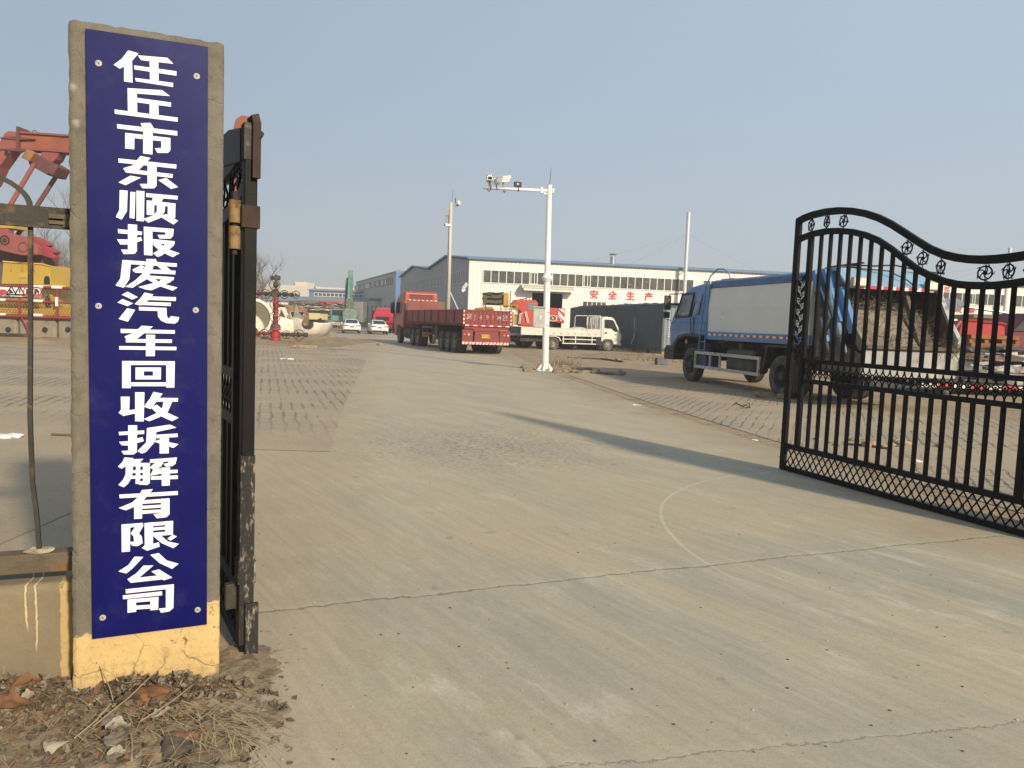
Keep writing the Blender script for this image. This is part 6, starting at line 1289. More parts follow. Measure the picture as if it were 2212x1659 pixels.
stack('master_valve', [(40*S9, zk(800)), (58*S9, zk(760)), (60*S9, zk(690)), (36*S9, zk(630)), (36*S9, zk(610)), (62*S9, zk(605)), (62*S9, zk(572))], wred)
mb = MB(); a, b2 = wl_(585, 565), wl_(705, 430); mb.box(a.x, b2.x, -.18, .18, a.z, b2.z); mb.build('cross_block', wgrey, wh_, bevel=.03)
stack('swab_valve', [(55*S9, zk(430)), (24*S9, zk(395)), (24*S9, zk(385)), (56*S9, zk(340)), (56*S9, zk(300)), (26*S9, zk(240)), (26*S9, zk(215)), (58*S9, zk(210)), (58*S9, zk(150)), (30*S9, zk(145)), (28*S9, zk(112)), (0, zk(110))], wgrey)
for s_ in (-1, 1): mb = MB(); a = wl_(645+s_*50, 175); mb.cyl(a, a+Vector((s_*.12, 0, 0)), .12, n=8); mb.build('wing_nut', wgrey, wh_)
def handwheel(px, py, r9, tilt=0):
    a = wl_(px, py); r_ = r9*S9; mb = MB(); n_ = Vector((.15, -1, 0)).normalized(); mb.torus(a+n_*.28, n_, r_, .02, 28, 5)
    for k in range(3):
        t_ = k*2*pi/3+tilt; u_ = n_.orthogonal().normalized(); v_ = n_.cross(u_); mb.tube([a+n_*.28, a+n_*.28+(u_*cos(t_)+v_*sin(t_))*r_], .016, 5)
    mb.cyl(a, a+n_*.3, .03, n=8); mb.build('hand_wheel', chassis, wh_)
def sidevalve(px, py, r9, mt): a = wl_(px, py); mb = MB(); mb.lathe([(0, -r9*S9), (r9*.6*S9, -r9*S9), (r9*S9, -.02), (r9*S9, .02), (r9*.6*S9, r9*S9), (0, r9*S9)], a, (1, 0, 0), 14); mb.cyl(a, a+Vector((0, -.22, 0)), r9*.7*S9, n=12); mb.build('valve_body', mt, wh_)
for px, py, r, k in ((648, 320, 105, .2), (655, 710, 100, .9), (653, 975, 100, .5), (240, 505, 95, .3), (455, 510, 92, .8), (843, 520, 83, .3), (1080, 525, 75, .1), (180, 1310, 80, 0), (435, 1320, 92, .4), (880, 1335, 80, .9), (1140, 1340, 105, .2)): handwheel(px, py, r, k)
for px, py, r, mt in ((215, 495, 45, wgrey), (455, 500, 50, wgrey), (840, 510, 55, wgrey), (1080, 525, 42, camg), (150, 1310, 45, wred), (420, 1310, 48, wred), (870, 1330, 48, wgrey), (1125, 1335, 52, wgrey)): sidevalve(px, py, r, mt)
for x0, y0, x1, y1, r, mt in ((150, 500, 590, 495, 22, wgrey), (700, 510, 1120, 525, 24, wgrey), (60, 1305, 560, 1310, 24, wred), (745, 1325, 1290, 1340, 26, wgrey)): mb = MB(); mb.cyl(wl_(x0, y0), wl_(x1, y1), r*S9, n=10); mb.build('branch_pipe', mt, wh_)
for px, py, r, mt in ((300, 495, 48, wred), (320, 497, 44, wred), (560, 498, 50, wgrey), (730, 510, 48, wgrey), (960, 520, 46, wgrey), (985, 522, 46, wgrey), (280, 1305, 42, wred), (310, 1306, 42, wred), (790, 1328, 44, wgrey), (985, 1333, 44, wgrey), (1018, 1334, 48, wred), (1250, 1340, 45, wgrey), (1285, 1341, 45, wgrey)): a = wl_(px, py); mb = MB(); mb.cyl(a-Vector((.045, 0, 0)), a+Vector((.045, 0, 0)), r*S9, n=12); mb.build('pipe_flange', mt, wh_)
# ================================================================== CUT TANKS
tankw = M('tank_cream', (.7, .66, .55), .5, 0, .08, 1.2, (.3, .22, .13), 1.0, .2); tankin = M('tank_inside', (.035, .028, .022), .8, 0, .3, 2); soot = M('tank_rust', (.2, .11, .06), .85, 0, .35, 1.5, (.5, .45, .36), 2, .3)
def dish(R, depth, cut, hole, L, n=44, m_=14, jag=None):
    """half a dished tank end (axis local -y), trimmed above cut(x) and pierced by a round hole"""
    mb = MB(); vs = []; ok = []
    prof = [(R*sin(pi/2*i/m_), -depth*cos(pi/2*i/m_)) for i in range(m_+1)]+[(R, L*.5), (R, L)]
    for r, y in prof:
        for k in range(n): a = 2*pi*k/n; vs.append(Vector((cos(a)*r, y, sin(a)*r)))
    fs = []
    for i in range(len(prof)-1):
        for k in range(n):
            f = (i*n+k, i*n+(k+1) % n, (i+1)*n+(k+1) % n, (i+1)*n+k); c = sum((vs[j] for j in f), Vector())/4
            if c.z > cut(c.x): continue
            if hole and hypot(c.x-hole[0], c.z-hole[1]) < hole[2] and c.y < .1: continue
            fs.append(f)
    for v in vs:   # pull rim points on to the clean cut
        if hole and v.y < .1:
            d_ = Vector((v.x-hole[0], v.z-hole[1]))
            if abs(d_.length-hole[2]) < .05: d_ = d_.normalized()*hole[2]; v.x = hole[0]+d_.x; v.z = hole[1]+d_.y
    return mb.add(vs, fs)
tc_ = D(*c9(1265, 980), 55); R1 = 370*55/1650*.5486/5.185
t1 = thing('tank_half', 'cream tank end cut open like a bowl, with a round hole, beside the wellhead', 'tank', (tc_.x, 55, R1*.93), radians(-14))
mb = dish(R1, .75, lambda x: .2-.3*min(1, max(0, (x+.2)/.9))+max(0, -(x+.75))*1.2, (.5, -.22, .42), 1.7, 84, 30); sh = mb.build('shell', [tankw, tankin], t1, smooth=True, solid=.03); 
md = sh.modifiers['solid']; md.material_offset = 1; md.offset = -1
mb = MB(); mb.prism([(-1.25, .0), (-.95, 1.2), (-.72, .55), (-.3, .18), (-.5, -.1)], 'y', .3, .34); mb.build('torn_plate', M('torn_grey', (.36, .34, .28), .6, 0, .15, 2), t1)
mb = MB(); mb.prism([(.6, .0), (1.28, .26), (1.3, -.05), (.75, -.12)], 'y', -.1, -.05); mb.build('torn_plate', tankin, t1)
tc2 = D(*c9(190, 900), 54); R2 = 390*54/1650*.5486/5.185
t2 = thing('tank_half', 'big cream tank shell lying on its side with its dark open end towards the viewer', 'tank', (tc2.x, 54, R2*.98), radians(22))
mb = MB(); n = 48; ring = []
for r, y in ((R2, 2.6), (R2, 0), (R2-.16, -.02), (R2-.2, .0), (R2-.2, 1.2)): ring.append((r, y))
ring_faces(mb, ring, 48); mb.build('shell', tankw, t2, smooth=False)
mb = MB(); ring_faces(mb, [(R2-.21, .02), (R2-.21, 2.4)], 48); mb.build('lining', M('tank_lining', (.5, .46, .37), .7, 0, .2, 1.5, (.1, .08, .06), 1.5, .4), t2, smooth=True)
mb = MB(); ring_faces(mb, [(R2-.22, 1.0), (R2*.78, 1.3), (R2*.5, 1.5), (R2*.2, 1.6), (.01, 1.62)], 48); mb.build('inner_dish', tankw, t2, smooth=True)
mb = MB(); mb.prism([(-1.2, -.75), (.0, -.45), (.35, -.9), (.1, -1.15), (-1.0, -1.15)], 'y', -.1, .0); mb.build('torn_plate', tankin, t2)
tc3 = D(*c9(720, 960), 57)
t3 = thing('tank_shell', 'rusty curved tank plate leaning between the two cream tank pieces', 'tank', (tc3.x, 57, 0), radians(-35)); mb = MB(); vs = []; n = 14
for j in range(8):
    for i in range(n): a = pi*.05+pi*.62*i/(n-1); vs.append((1.25*cos(a)*(1-.04*j), j*.3, 1.1+1.25*sin(a)-(.5 if i < 2 else 0)))
mb.add(vs, [(j*n+i, j*n+i+1, (j+1)*n+i+1, (j+1)*n+i) for j in range(7) for i in range(n-1)]); mb.build('shell', soot, t3, smooth=True, solid=.03)
mb = MB(); mb.prism([(.4, 0), (1.1, .1), (1.2, 1.4), (.7, 2.0), (.5, 1.2)], 'y', -.4, -.36); mb.build('torn_plate', soot, t3)
tc4 = D(*c9(720, 1000), 53.5); t4 = thing('tank_half', 'small cream dished tank end propped behind the wellhead', 'tank', (tc4.x+.15, 54.5, .85), radians(38))
mb = dish(.8, .35, lambda x: .5-x*.3, None, .5, 48, 12); sh = mb.build('shell', [tankw, tankin], t4, smooth=True, solid=.03); sh.modifiers['solid'].material_offset = 1
yb = thing('truck_bed', 'pale yellow lorry bed with a black top rail behind the cut tank bowl', 'truck bed', D(*c9(1290, 1000), 63).xy.to_3d(), radians(-6)); z0, z1 = 1.5, D(*c9(1290, 880), 63).z
mb = MB(); mb.box(-1.6, 1.1, 0, 1.8, z0-.2, z1); mb.build('panel', M('bed_yellow', (.6, .53, .27), .6, 0, .12, 1.5, (.4, .33, .2), 2, .3), yb); mb = MB(); mb.box(-1.7, 1.2, -.06, 1.86, z1, z1+.2); mb.build('top_rail', chassis, yb)
mb = MB(); mb.box(-1.5, 1.0, .2, 1.5, .5, 1.3); mb.build('chassis', chassis, yb)
for x in (-1.0, .6): wheel(yb, x, -.02, .45, .25, -1, rimsteel, False)
# ================================================================== PUMPING UNIT
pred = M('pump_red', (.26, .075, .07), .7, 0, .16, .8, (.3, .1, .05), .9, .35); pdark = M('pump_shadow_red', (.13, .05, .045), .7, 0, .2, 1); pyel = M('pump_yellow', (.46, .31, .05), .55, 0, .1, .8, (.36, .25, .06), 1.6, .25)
PD = 35.0; pb = D(75, 738, PD); pb.z = 0; pj = thing('pumping_unit', 'red and yellow oil pumping unit rising behind the fence at the left', 'pump', pb, 0)
def pl_(xy, yy=0, d=PD): q = D(*xy, d+yy); return Vector((q.x-pb.x, yy, q.z))
hh = lambda pts, f, y: [(v.x, v.z) for v in (pl_(f(*p), y) for p in pts)]
# walking beam with its bent tail
tail = hh([(-160, 760), (0, 470), (150, 205), (205, 172), (365, 180), (365, 432), (300, 440), (250, 470), (160, 600), (70, 720), (-60, 1000), (-250, 900)], c6b, 0)
mb = MB(); mb.prism(tail, 'y', -.35, .35); mb.build('beam_tail', pred, pj, bevel=.02)
e0 = pl_(c6b(365, 185)); e1 = pl_(c6b(365, 435)); hp = pl_((524, 316)); sl_ = (hp.z-.1-e0.z)/(hp.x-e0.x); BX = hp.x-.6
mb = MB(); mb.prism([(e0.x+.02, e0.z-.04), (BX, e0.z-.04+sl_*(BX-e0.x)), (BX, e1.z+.05+sl_*(BX-e0.x)), (e0.x+.02, e1.z+.05)], 'y', -.26, .26); mb.build('walking_beam', M('pump_orange', (.28, .09, .048), .7, 0, .3, .9, (.25, .07, .055), .8, .5), pj)
mb = MB()
for z_ in (e0.z, e1.z): mb.prism([(e0.x+.02, z_-.05), (BX, z_-.05+sl_*(BX-e0.x)), (BX, z_+.03+sl_*(BX-e0.x)), (e0.x+.02, z_+.03)], 'y', -.36, .36)
mb.build('beam_flange', pred, pj)
mb = MB(); mb.box(e0.x-.06, e0.x+.05, -.42, .42, e1.z-.05, e0.z+.22); mb.build('splice_plate', pdark, pj)
for fx, fz in ((-.9, .28), (-.9, .78)): mb = MB(); mb.prism([(e0.x-.95, e0.z-fz-.02), (e0.x, e0.z-fz-.08), (e0.x+.75, e0.z-fz-.02), (e0.x, e0.z-fz+.08)], 'y', -.4, -.28); mb.build('stiffener', pdark, pj)
mb = MB(); a = pl_(c6b(540, 180)); mb.torus(a, (0, 1, 0), .13, .02, 16, 5); mb.build('lifting_eye', pdark, pj)
mb = MB(); a = pl_(c6b(105, 490), -.36); mb.cyl(a, a+Vector((0, -.02, 0)), .1, n=14); mb.build('pin_hole', dkin, pj)
# saddle bearing, equaliser, pitman arms
mb = MB(); mb.prism(hh([(700, 470), (980, 500), (930, 600), (870, 650), (840, 690), (700, 600)], c6b, 0), 'y', -.3, .3); mb.build('tail_bearing', pred, pj, bevel=.04)
mb = MB(); mb.prism(hh([(530, 560), (640, 520), (1000, 720), (930, 870), (840, 860), (560, 700)], c6b, 0), 'y', -.5, .5); mb.build('equaliser', pdark, pj, bevel=.03)
mb = MB(); mb.prism(hh([(590, 480), (705, 545), (625, 670), (500, 610)], c6b, 0), 'y', -.8, -.3); mb.build('pin_box', M('pump_rust', (.3, .14, .06), .8, 0, .3, 2), pj, bevel=.03)
mb = MB(); mb.prism(hh([(900, 680), (1025, 745), (940, 875), (860, 830)], c6b, 0), 'y', -.6, .4); mb.build('pin_box', pdark, pj, bevel=.03)
mb = MB(); mb.tube([pl_(c6b(535, 650), -.55), pl_(c6b(150, 1310), -.6), pl_(c7b(-60, 190), -.7)], .1, 10); mb.build('pitman_arm', pred, pj)
mb = MB(); mb.tube([pl_(c6b(865, 860), .2), pl_(c6b(560, 1330), .0), pl_(c7b(190, 210), -.3)], .1, 10); mb.build('pitman_arm', pdark, pj)
# horse head at the far end of the beam, over the folded gate leaf
hs = [(505, 300), (515, 262), (528, 253), (544, 256), (552, 330), (551, 385), (545, 440), (537, 520), (530, 600), (522, 610), (524, 450), (505, 420)]
mb = MB(); mb.prism(hh(hs, lambda x, y: (x, y), 0), 'y', -.36, .36); mb.build('horse_head', pred, pj, bevel=.03)
mb = MB(); mb.tube([pl_((531, 600)), pl_((536, 740))], .03, 6); mb.build('bridle', chassis, pj)
# samson post behind the pillar
for a, b2 in (((250, 690), (330, 310)), ((420, 700), (340, 310))):
    for y_ in (-.9, .9): mb = MB(); p = pl_(a, y_); p.z = .4; q = pl_(b2, y_*.3); mb.beam(p, q, .22, .22); mb.build('samson_leg', pred, pj)
mb = MB(); mb.box(pl_((250, 690)).x-.5, pl_((420, 700)).x+1, -1.0, 1.0, .2, .5); mb.build('base_skid', pyel, pj)
# cranks and counterweights
mb = MB(); mb.prism(hh([(-60, 140), (130, 150), (155, 170), (155, 200), (305, 228), (465, 345), (470, 430), (300, 440), (0, 370), (-120, 340)], c7b, -.9), 'y', -1.3, -.9); mb.build('crank', pred, pj, bevel=.03)
mb = MB(); mb.prism(hh([(345, 225), (420, 230), (560, 310), (560, 330), (530, 335), (640, 385), (635, 410), (590, 410), (625, 440), (620, 472), (560, 462), (470, 430), (380, 380)], c7b, -.6), 'y', -.75, -.4); mb.build('counterweight', M('pump_bright_red', (.3, .05, .055), .6, 0, .2, 1), pj, bevel=.03)
mb = MB(); a = pl_(c7b(250, 340), -1.31); mb.torus(a, (0, 1, 0), .2, .02, 22, 5); mb.build('crank_pin', pdark, pj); mb = MB(); a = pl_(c7b(50, 265), -1.31); mb.torus(a, (0, 1, 0), .19, .03, 22, 5); mb.cyl(a, a+Vector((0, -.03, 0)), .1, n=14); mb.build('crank_pin', chassis, pj)
mb = MB(); p = pl_(c7b(20, 400)); q = pl_(c7b(530, 525)); mb.box(p.x, q.x, -.5, .8, q.z-.05, p.z+.1); mb.build('gearbox', pdark, pj)
mb = MB(); a = pl_(c7b(-40, 100), -.9); b2 = pl_(c7b(200, 145), -.9); mb.box(a.x, b2.x, -1.2, -.2, b2.z, a.z); mb.build('brake_cover', pyel, pj)
# yellow gearbox tower and skid
def trap(nm, pts, y0, y1, mt): mb = MB(); mb.prism(hh(pts, c7b, y0), 'y', y0, y1); return mb.build(nm, mt, pj, bevel=.015)
trap('tower', [(15, 740), (35, 500), (455, 525), (535, 545), (557, 750), (455, 748)], -.7, 1.2, pyel)
mb = MB(); a = pl_(c7b(510, 715), -.72); mb.prism([(a.x-.13, a.z-.3), (a.x+.13, a.z-.3), (a.x+.13, a.z+.1), (a.x+.07, a.z+.24), (a.x-.07, a.z+.24), (a.x-.13, a.z+.1)], 'y', -.72, -.69); mb.build('arched_opening', dkin, pj)
trap('tower_rim', [(25, 488), (455, 516), (540, 540), (540, 550), (455, 530), (25, 506)], -.76, -.7, M('pump_yellow_pale', (.6, .42, .09), .55))
for x in (115, 238, 368): trap('rib', [(x-4, 512), (x+4, 513), (x+4, 600), (x-4, 590)], -.78, -.7, pyel)
trap('nameplate', [(208, 622), (288, 622), (288, 675), (208, 675)], -.73, -.7, M('pump_plate', (.5, .34, .06), .6))
trap('skid_box', [(-40, 900), (470, 900), (560, 880), (620, 970), (625, 1000), (760, 1010), (760, 1075), (-40, 1075)], -.6, 1.0, pyel); trap('skid_dark', [(-40, 985), (470, 985), (470, 1000), (-40, 1000)], -.63, -.6, M('olive_yellow', (.26, .2, .04), .7))
trap('platform', [(300, 750), (620, 750), (740, 768), (690, 778), (630, 770), (300, 762)], -1.0, .6, M('pump_yellow_pale', (.6, .42, .09), .55)); trap('brace', [(470, 790), (560, 790), (575, 980), (540, 980)], -.4, .6, pyel)
mb = MB(); a = pl_(c7b(520, 920), -.63); mb.prism([(a.x-.13, a.z-.32), (a.x+.13, a.z-.32), (a.x+.12, a.z+.1), (a.x, a.z+.3), (a.x-.12, a.z+.1)], 'y', -.64, -.6); mb.build('arched_opening', dkin, pj)
# guard fence and the row of concrete blocks it stands on
FD = 33.3; fbq = D(75, 738, FD); fbq.z = 0; gf = thing('guard_fence', 'red tubular guard fence with yellow wire mesh round the pumping unit', 'fence', fbq, 0)
def fl_(px, py): q = D(*c7b(px, py), FD); return Vector((q.x-fbq.x, 0, q.z))
fred = M('fence_red', (.25, .045, .05), .5, 0, .15, 2); XR = 9.0
for py, r_ in ((768, .05), (928, .045), (1088, .06)):
    a = fl_(-120, py-12 if py < 1000 else py-6); b3 = Vector((XR, 0, a.z+ .02)); mb = MB(); mb.tube([a, b3], r_, 8); mb.build('rail', fred, gf)
for px in (-60, 215, 626): a = fl_(px, 775); b3 = fl_(px, 1088); mb = MB(); mb.beam(a, b3, .09, .06); mb.build('post', fred, gf)
for k in range(3): mb = MB(); x = 3.6+k*2.2; mb.beam((x, 0, fl_(626, 775).z), (x, 0, fl_(626, 1088).z), .09, .06); mb.build('post', fred, gf)
for px, py in ((418, 772), (625, 780), (412, 928), (405, 1082), (5, 915), (5, 1075)): a = fl_(px, py); mb = MB(); mb.tube([a-Vector((.23, 0, 0)), a+Vector((.23, 0, 0))], .066, 8); mb.build('white_band', whiteup, gf)
a = fl_(626, 935); mb = MB(); mb.beam(a-Vector((0, .05, .2)), a+Vector((0, -.05, .2)), .1, .07); mb.build('white_band', whiteup, gf)
mb = MB(); za_, zb_ = fl_(300, 1080).z, fl_(300, 780).z; x = -2.6
while x < XR:
    mb.tube([(x, .03, za_), (x+(zb_-za_)*.6, .03, zb_)], .008, 3); mb.tube([(x+(zb_-za_)*.6, .035, za_), (x, .035, zb_)], .008, 3); x += .13
mb.build('wire_mesh', M('mesh_wire', (.34, .2, .1), .6, 0, .2, 4), gf)
a = fl_(300, 1010); mb = MB(); mb.box(-2.6, XR, .1, .14, fl_(300, 1075).z, a.z); mb.build('kick_board', M('kick_yellow', (.5, .3, .03), .6, 0, .2, 1.5, (.24, .15, .04), 3, .4), gf)
mb = MB(); mb.tube([fl_(230, 1095), fl_(300, 1240)], .03, 5); mb.tube([fl_(295, 1150), fl_(295, 1275)], .025, 5); mb.build('brace', fred, gf)
# safety sign: five panels on one white board
sg = thing('warning_sign', 'long white safety sign of five pictogram panels hung on the red guard fence', 'sign', fbq+Vector((0, -.08, 0)), 0)
p, q = fl_(-95, 770), fl_(463, 890); mb = MB(); mb.box(p.x, q.x, -.02, .02, q.z, p.z); mb.build('board', M('sign_panel', (.76, .75, .71), .45, var=.03), sg)
mb = MB()
for px in (98, 190, 280, 370): a = fl_(px, 830); mb.box(a.x-.008, a.x+.008, -.022, -.02, q.z, p.z)
mb.build('divider', camg, sg)
blk = M('pict_black', (.03, .03, .03), .5); rdp = M('pict_red', (.5, .06, .08), .5)
def tri(px, py, s_):
    a = fl_(px, py); mb = MB(); o = [(a.x-s_, a.z-s_*.75), (a.x+s_, a.z-s_*.75), (a.x, a.z+s_)]; i_ = [(a.x-s_*.62, a.z-s_*.52), (a.x+s_*.62, a.z-s_*.52), (a.x, a.z+s_*.58)]
    for k in range(3): u_, v_, w_, t_ = o[k], o[(k+1) % 3], i_[(k+1) % 3], i_[k]; mb.add([(u_[0], -.024, u_[1]), (v_[0], -.024, v_[1]), (w_[0], -.024, w_[1]), (t_[0], -.024, t_[1])], [(0, 1, 2, 3)])
    return mb.build('warning_triangle', blk, sg)
tri(140, 818, .26); tri(232, 820, .26)
a = fl_(140, 826); mb = MB(); mb.prism([(a.x-.09, a.z-.08), (a.x+.1, a.z-.08), (a.x+.04, a.z+.02), (a.x-.02, a.z+.08), (a.x-.08, a.z+.1)], 'y', -.026, -.022); mb.build('pictogram', blk, sg)
a = fl_(232, 826); mb = MB(); mb.prism([(a.x-.01, a.z+.14), (a.x+.05, a.z+.14), (a.x+.01, a.z+.03), (a.x+.06, a.z+.03), (a.x-.03, a.z-.12), (a.x-.01, a.z-.02), (a.x-.05, a.z-.02)], 'y', -.026, -.022); mb.build('pictogram', blk, sg)
for px in (325, 414):
    a = fl_(px, 825); mb = MB(); mb.torus(a+Vector((0, -.024, 0)), (0, 1, 0), .2, .022, 24, 4); mb.beam(a+Vector((-.14, -.026, .14)), a+Vector((.14, -.026, -.14)), .03, .01); mb.build('prohibition_ring', rdp, sg)
    mb = MB(); mb.prism([(a.x-.1, a.z-.12), (a.x-.02, a.z-.12), (a.x+.02, a.z), (a.x+.1, a.z-.1), (a.x+.12, a.z+.02), (a.x+.02, a.z+.12), (a.x-.1, a.z+.1)], 'y', -.024, -.021); mb.build('pictogram', blk, sg); b3 = fl_(px, 867); mb = MB(); mb.box(b3.x-.24, b3.x+.24, -.024, -.021, b3.z-.07, b3.z+.07); mb.build('caption_bar', M('cap_red', (.5, .14, .16), .5), sg)
for px in (142, 234): b3 = fl_(px, 863); lettering('caption', '当心' if px < 200 else '触电', .14, camg, sg, (b3.x, -.022, b3.z), ext=.002); 
a = fl_(48, 828); mb = MB(); mb.prism([(a.x-.22, a.z), (a.x-.1, a.z+.1), (a.x+.1, a.z+.1), (a.x+.22, a.z), (a.x+.12, a.z-.12), (a.x-.12, a.z-.12)], 'y', -.025, -.021); mb.build('emblem', rdp, sg); b3 = fl_(48, 858); lettering('caption', '中国石油', .15, blk, sg, (b3.x, -.022, b3.z), ext=.002, off=.004)
cblk = M('stained_concrete', (.27, .23, .165), .92, 0, .25, 1.2, (.12, .1, .075), 1.2, .5, .5, 20)
zt_ = fl_(300, 1092).z
for k, (xa, xb) in enumerate(((-120, 150), (182, 580), (606, 1000), (1026, 1420))):
    a, b3 = fl_(xa, 1370).x, fl_(xb, 1370).x; o = thing('concrete_block', ('stained concrete base block at the left frame edge under the guard fence', 'stained concrete base block with two round holes under the fence sign', 'stained concrete base block against the left edge of the sign pillar', 'stained concrete base block mostly hidden behind the sign pillar')[k], 'block', fbq+Vector(((a+b3)/2, .25, 0)), 0, 'concrete blocks under the guard fence')
    w_ = (b3-a)/2; mb = rough_block(2*w_, 2.4, zt_-.04+.1, (14, 8, 8), .012, 20+k)
    for p in mb.v: p.y += 1.1; p.z -= .1
    mb.build('body', cblk, o, smooth=True)
    for px in ((68,), (300, 470), (722, 900), (1130, 1300))[k]: c_ = fl_(px, 1240); mb = MB(); mb.lathe([(.12, -.02), (.1, .05), (0, .06)], (c_.x-(a+b3)/2, -.115, c_.z), (0, 1, 0), 14); mb.build('lifting_hole', dkin, o)
# ================================================================== CRUSHED CARS AND SCRAP
def wreck_mb(L, w, h, seed):
    rnd = random.Random(seed); bm = bmesh.new(); bmesh.ops.create_grid(bm, x_segments=14, y_segments=6, size=.5); mb = MB(); n = len(bm.verts)
    f0 = [rnd.uniform(0, 6) for _ in range(6)]
    def z(x, y, s_): return h*(.5+.28*sin(x*5+f0[0])*cos(y*4+f0[1])+.22*sin(x*11+f0[2]+y*5))*s_+rnd.uniform(-.05, .05)
    top = [Vector((v.co.x*L*(1+.05*sin(v.co.y*14+f0[3])), v.co.y*w*(1+.08*sin(v.co.x*12+f0[4])), h*.45+z(v.co.x, v.co.y, .55))) for v in bm.verts]
    bot = [Vector((v.co.x*L*.98, v.co.y*w*.97, z(v.co.x, v.co.y, .3))) for v in bm.verts]
    fs = [[v.index for v in f.verts] for f in bm.faces]; edge = [(e.verts[0].index, e.verts[1].index) for e in bm.edges if len(e.link_faces) == 1]; bm.free()
    mb.add(top+bot, fs+[[i+n for i in f[::-1]] for f in fs]+[(a, b2, b2+n, a+n) for a, b2 in edge if rnd.random() < .85])
    for k in range(9):
        p = Vector((rnd.uniform(-.5, .5)*L, -w/2+rnd.uniform(-.08, .1), rnd.uniform(.05, h))); mb.beam(p, p+Vector((rnd.uniform(.3, 1.2), rnd.uniform(-.1, .1), rnd.uniform(-.12, .12))), .06, .05)
    return mb
WC = [M('wreck_white', (.55, .53, .48), .5, 0, .2, 3, (.16, .11, .075), 2.5, .45), M('wreck_grey', (.2, .19, .17), .5, .2, .3, 3, (.12, .08, .05), 2.5, .5), M('wreck_rust', (.13, .085, .055), .8, 0, .35, 3, (.3, .28, .24), 3, .35), M('wreck_red', (.5, .06, .03), .45, 0, .15, 2, (.15, .09, .06), 3, .3), M('wreck_black', (.035, .035, .035), .6, 0, .3, 3, (.2, .18, .15), 3, .35)]
pS = D(*c2(1075, 1075), 104)
names = ['rust-brown', 'white', 'grey', 'black', 'grey', 'white', 'rust-brown', 'red']
for k in range(2):
    for i in range(9):
        o = wreck_mb(4.0, 1.8, .42, 100+i+20*k).build('crushed_car', WC[(2, 0, 1, 4, 2, 0, 1, 2, 3 if k else 1)[i]])
        o.location = (pS.x-3.2+k*3.6+random.uniform(-.25, .25), 104+k*.6, .02+i*.41); o.rotation_euler = (0, 0, random.uniform(-.1, .1))
        pos = 'right-hand stack' if k else 'left-hand stack'
        lv = ('bottom layer', 'second layer up', 'third layer', 'fourth layer', 'fifth layer', 'sixth layer', 'seventh layer', 'next to top layer', 'top layer')[i]
        tag(o, 'flattened %s car, %s of the %s by the excavator' % (('rust-brown', 'white', 'grey', 'black', 'rust-brown', 'white', 'grey', 'rust-brown', 'bright red' if k else 'grey')[i], lv, pos), 'crushed car', 'crushed cars stacked by the excavator')
# right-hand yard behind the gate: scrap, red tub, maroon skip, cabin, blue container
rs = D(*c8(800, 1500), 23.5)
specs = [(-1.6, .0, 2.6, 1.5, .34, 4), (-.2, .0, 3.0, 1.5, .32, 1), (1.6, .1, 2.6, 1.5, .34, 0), (-1.2, .35, 2.4, 1.3, .3, 1), (.8, .36, 3.0, 1.4, .3, 0), (2.6, .38, 2.2, 1.4, .34, 2), (-.6, .66, 2.4, 1.3, .26, 2), (1.2, .7, 2.8, 1.3, .26, 0), (2.9, .75, 2.0, 1.3, .3, 1), (.4, .95, 2.4, 1.2, .2, 4)]
ads = ['black lump of scrap at the lower left end', 'long grey panel lying lowest in the middle', 'white crumpled panel lying lowest at the right', 'grey bent panel second from the ground at the left', 'long white bumper strip in the middle', 'rusty sheet at the right above the lowest layer', 'rusty sheet under the red tub', 'white folded bodywork near the top', 'grey curved panels at the right top', 'black strip uppermost']
for i, (x, z, L, w, h, c_) in enumerate(specs):
    o = wreck_mb(L, w, h, 300+i).build('car_wreck', WC[c_]); o.location = (rs.x+x, 23.5+.1*i, z+.28); o.rotation_euler = (random.uniform(-.06, .06), random.uniform(-.08, .08), random.uniform(-.25, .1)); tag(o, ads[i]+' of the scrap heap', 'scrap', 'crumpled scrap behind the open gate')
bed = thing('scrap_trailer', 'low trailer bed with red and white reflective strips carrying the scrap behind the gate', 'trailer', (rs.x+.6, 22.5, 0), 0); mb = MB(); mb.box(-3.4, 4.2, 0, 2.2, .2, .34); mb.build('deck', chassis, bed); mb = MB(); stripes(mb, -3.2, 4, -.03, -.005, .2, .31, 15); mb.build('reflective_tape', [tape_w, tape_r], bed)
for x in (-2.4, 3.1): wheel(bed, x, .05, .22, .2, -1, rimsteel, False)
ru = D(*c8(720, 880), 24.5); rt_ = thing('red_tub', 'bright red steel tipping tub on rusty beams above the scrap behind the gate', 'tub', (ru.x, 24.5, ru.z), radians(-4))
def rl(px, py): q = D(*c8(px, py), 24.5); return (q.x-ru.x, q.z-ru.z)
tub = M('tub_red', (.42, .02, .02), .5, 0, .2, 1.5, (.3, .1, .07), 2, .3); mb = MB(); mb.prism([rl(470, 885), rl(480, 870), rl(515, 725), rl(690, 728), rl(725, 742), rl(930, 758), rl(965, 775), rl(965, 890)], 'y', -.06, 1.4); mb.build('tub', tub, rt_, bevel=.02)
mb = MB(); pts = [rl(515, 722), rl(690, 725), rl(725, 738), rl(930, 755), rl(970, 772)]; mb.tube([(x, -.08, z) for x, z in pts], .04, 6); mb.build('rim', tub, rt_)
mb = MB(); mb.tube([(rl(500, 730)[0], -.1, rl(500, 730)[1]), (rl(445, 800)[0], -.1, rl(445, 800)[1]), (rl(435, 830)[0], -.1, rl(435, 830)[1])], .045, 6); mb.build('tub_lip', M('tub_lip', (.35, .16, .12), .7), rt_)
obm = M('orange_beam2', (.28, .11, .04), .8, 0, .3, 2); mb = MB(); 
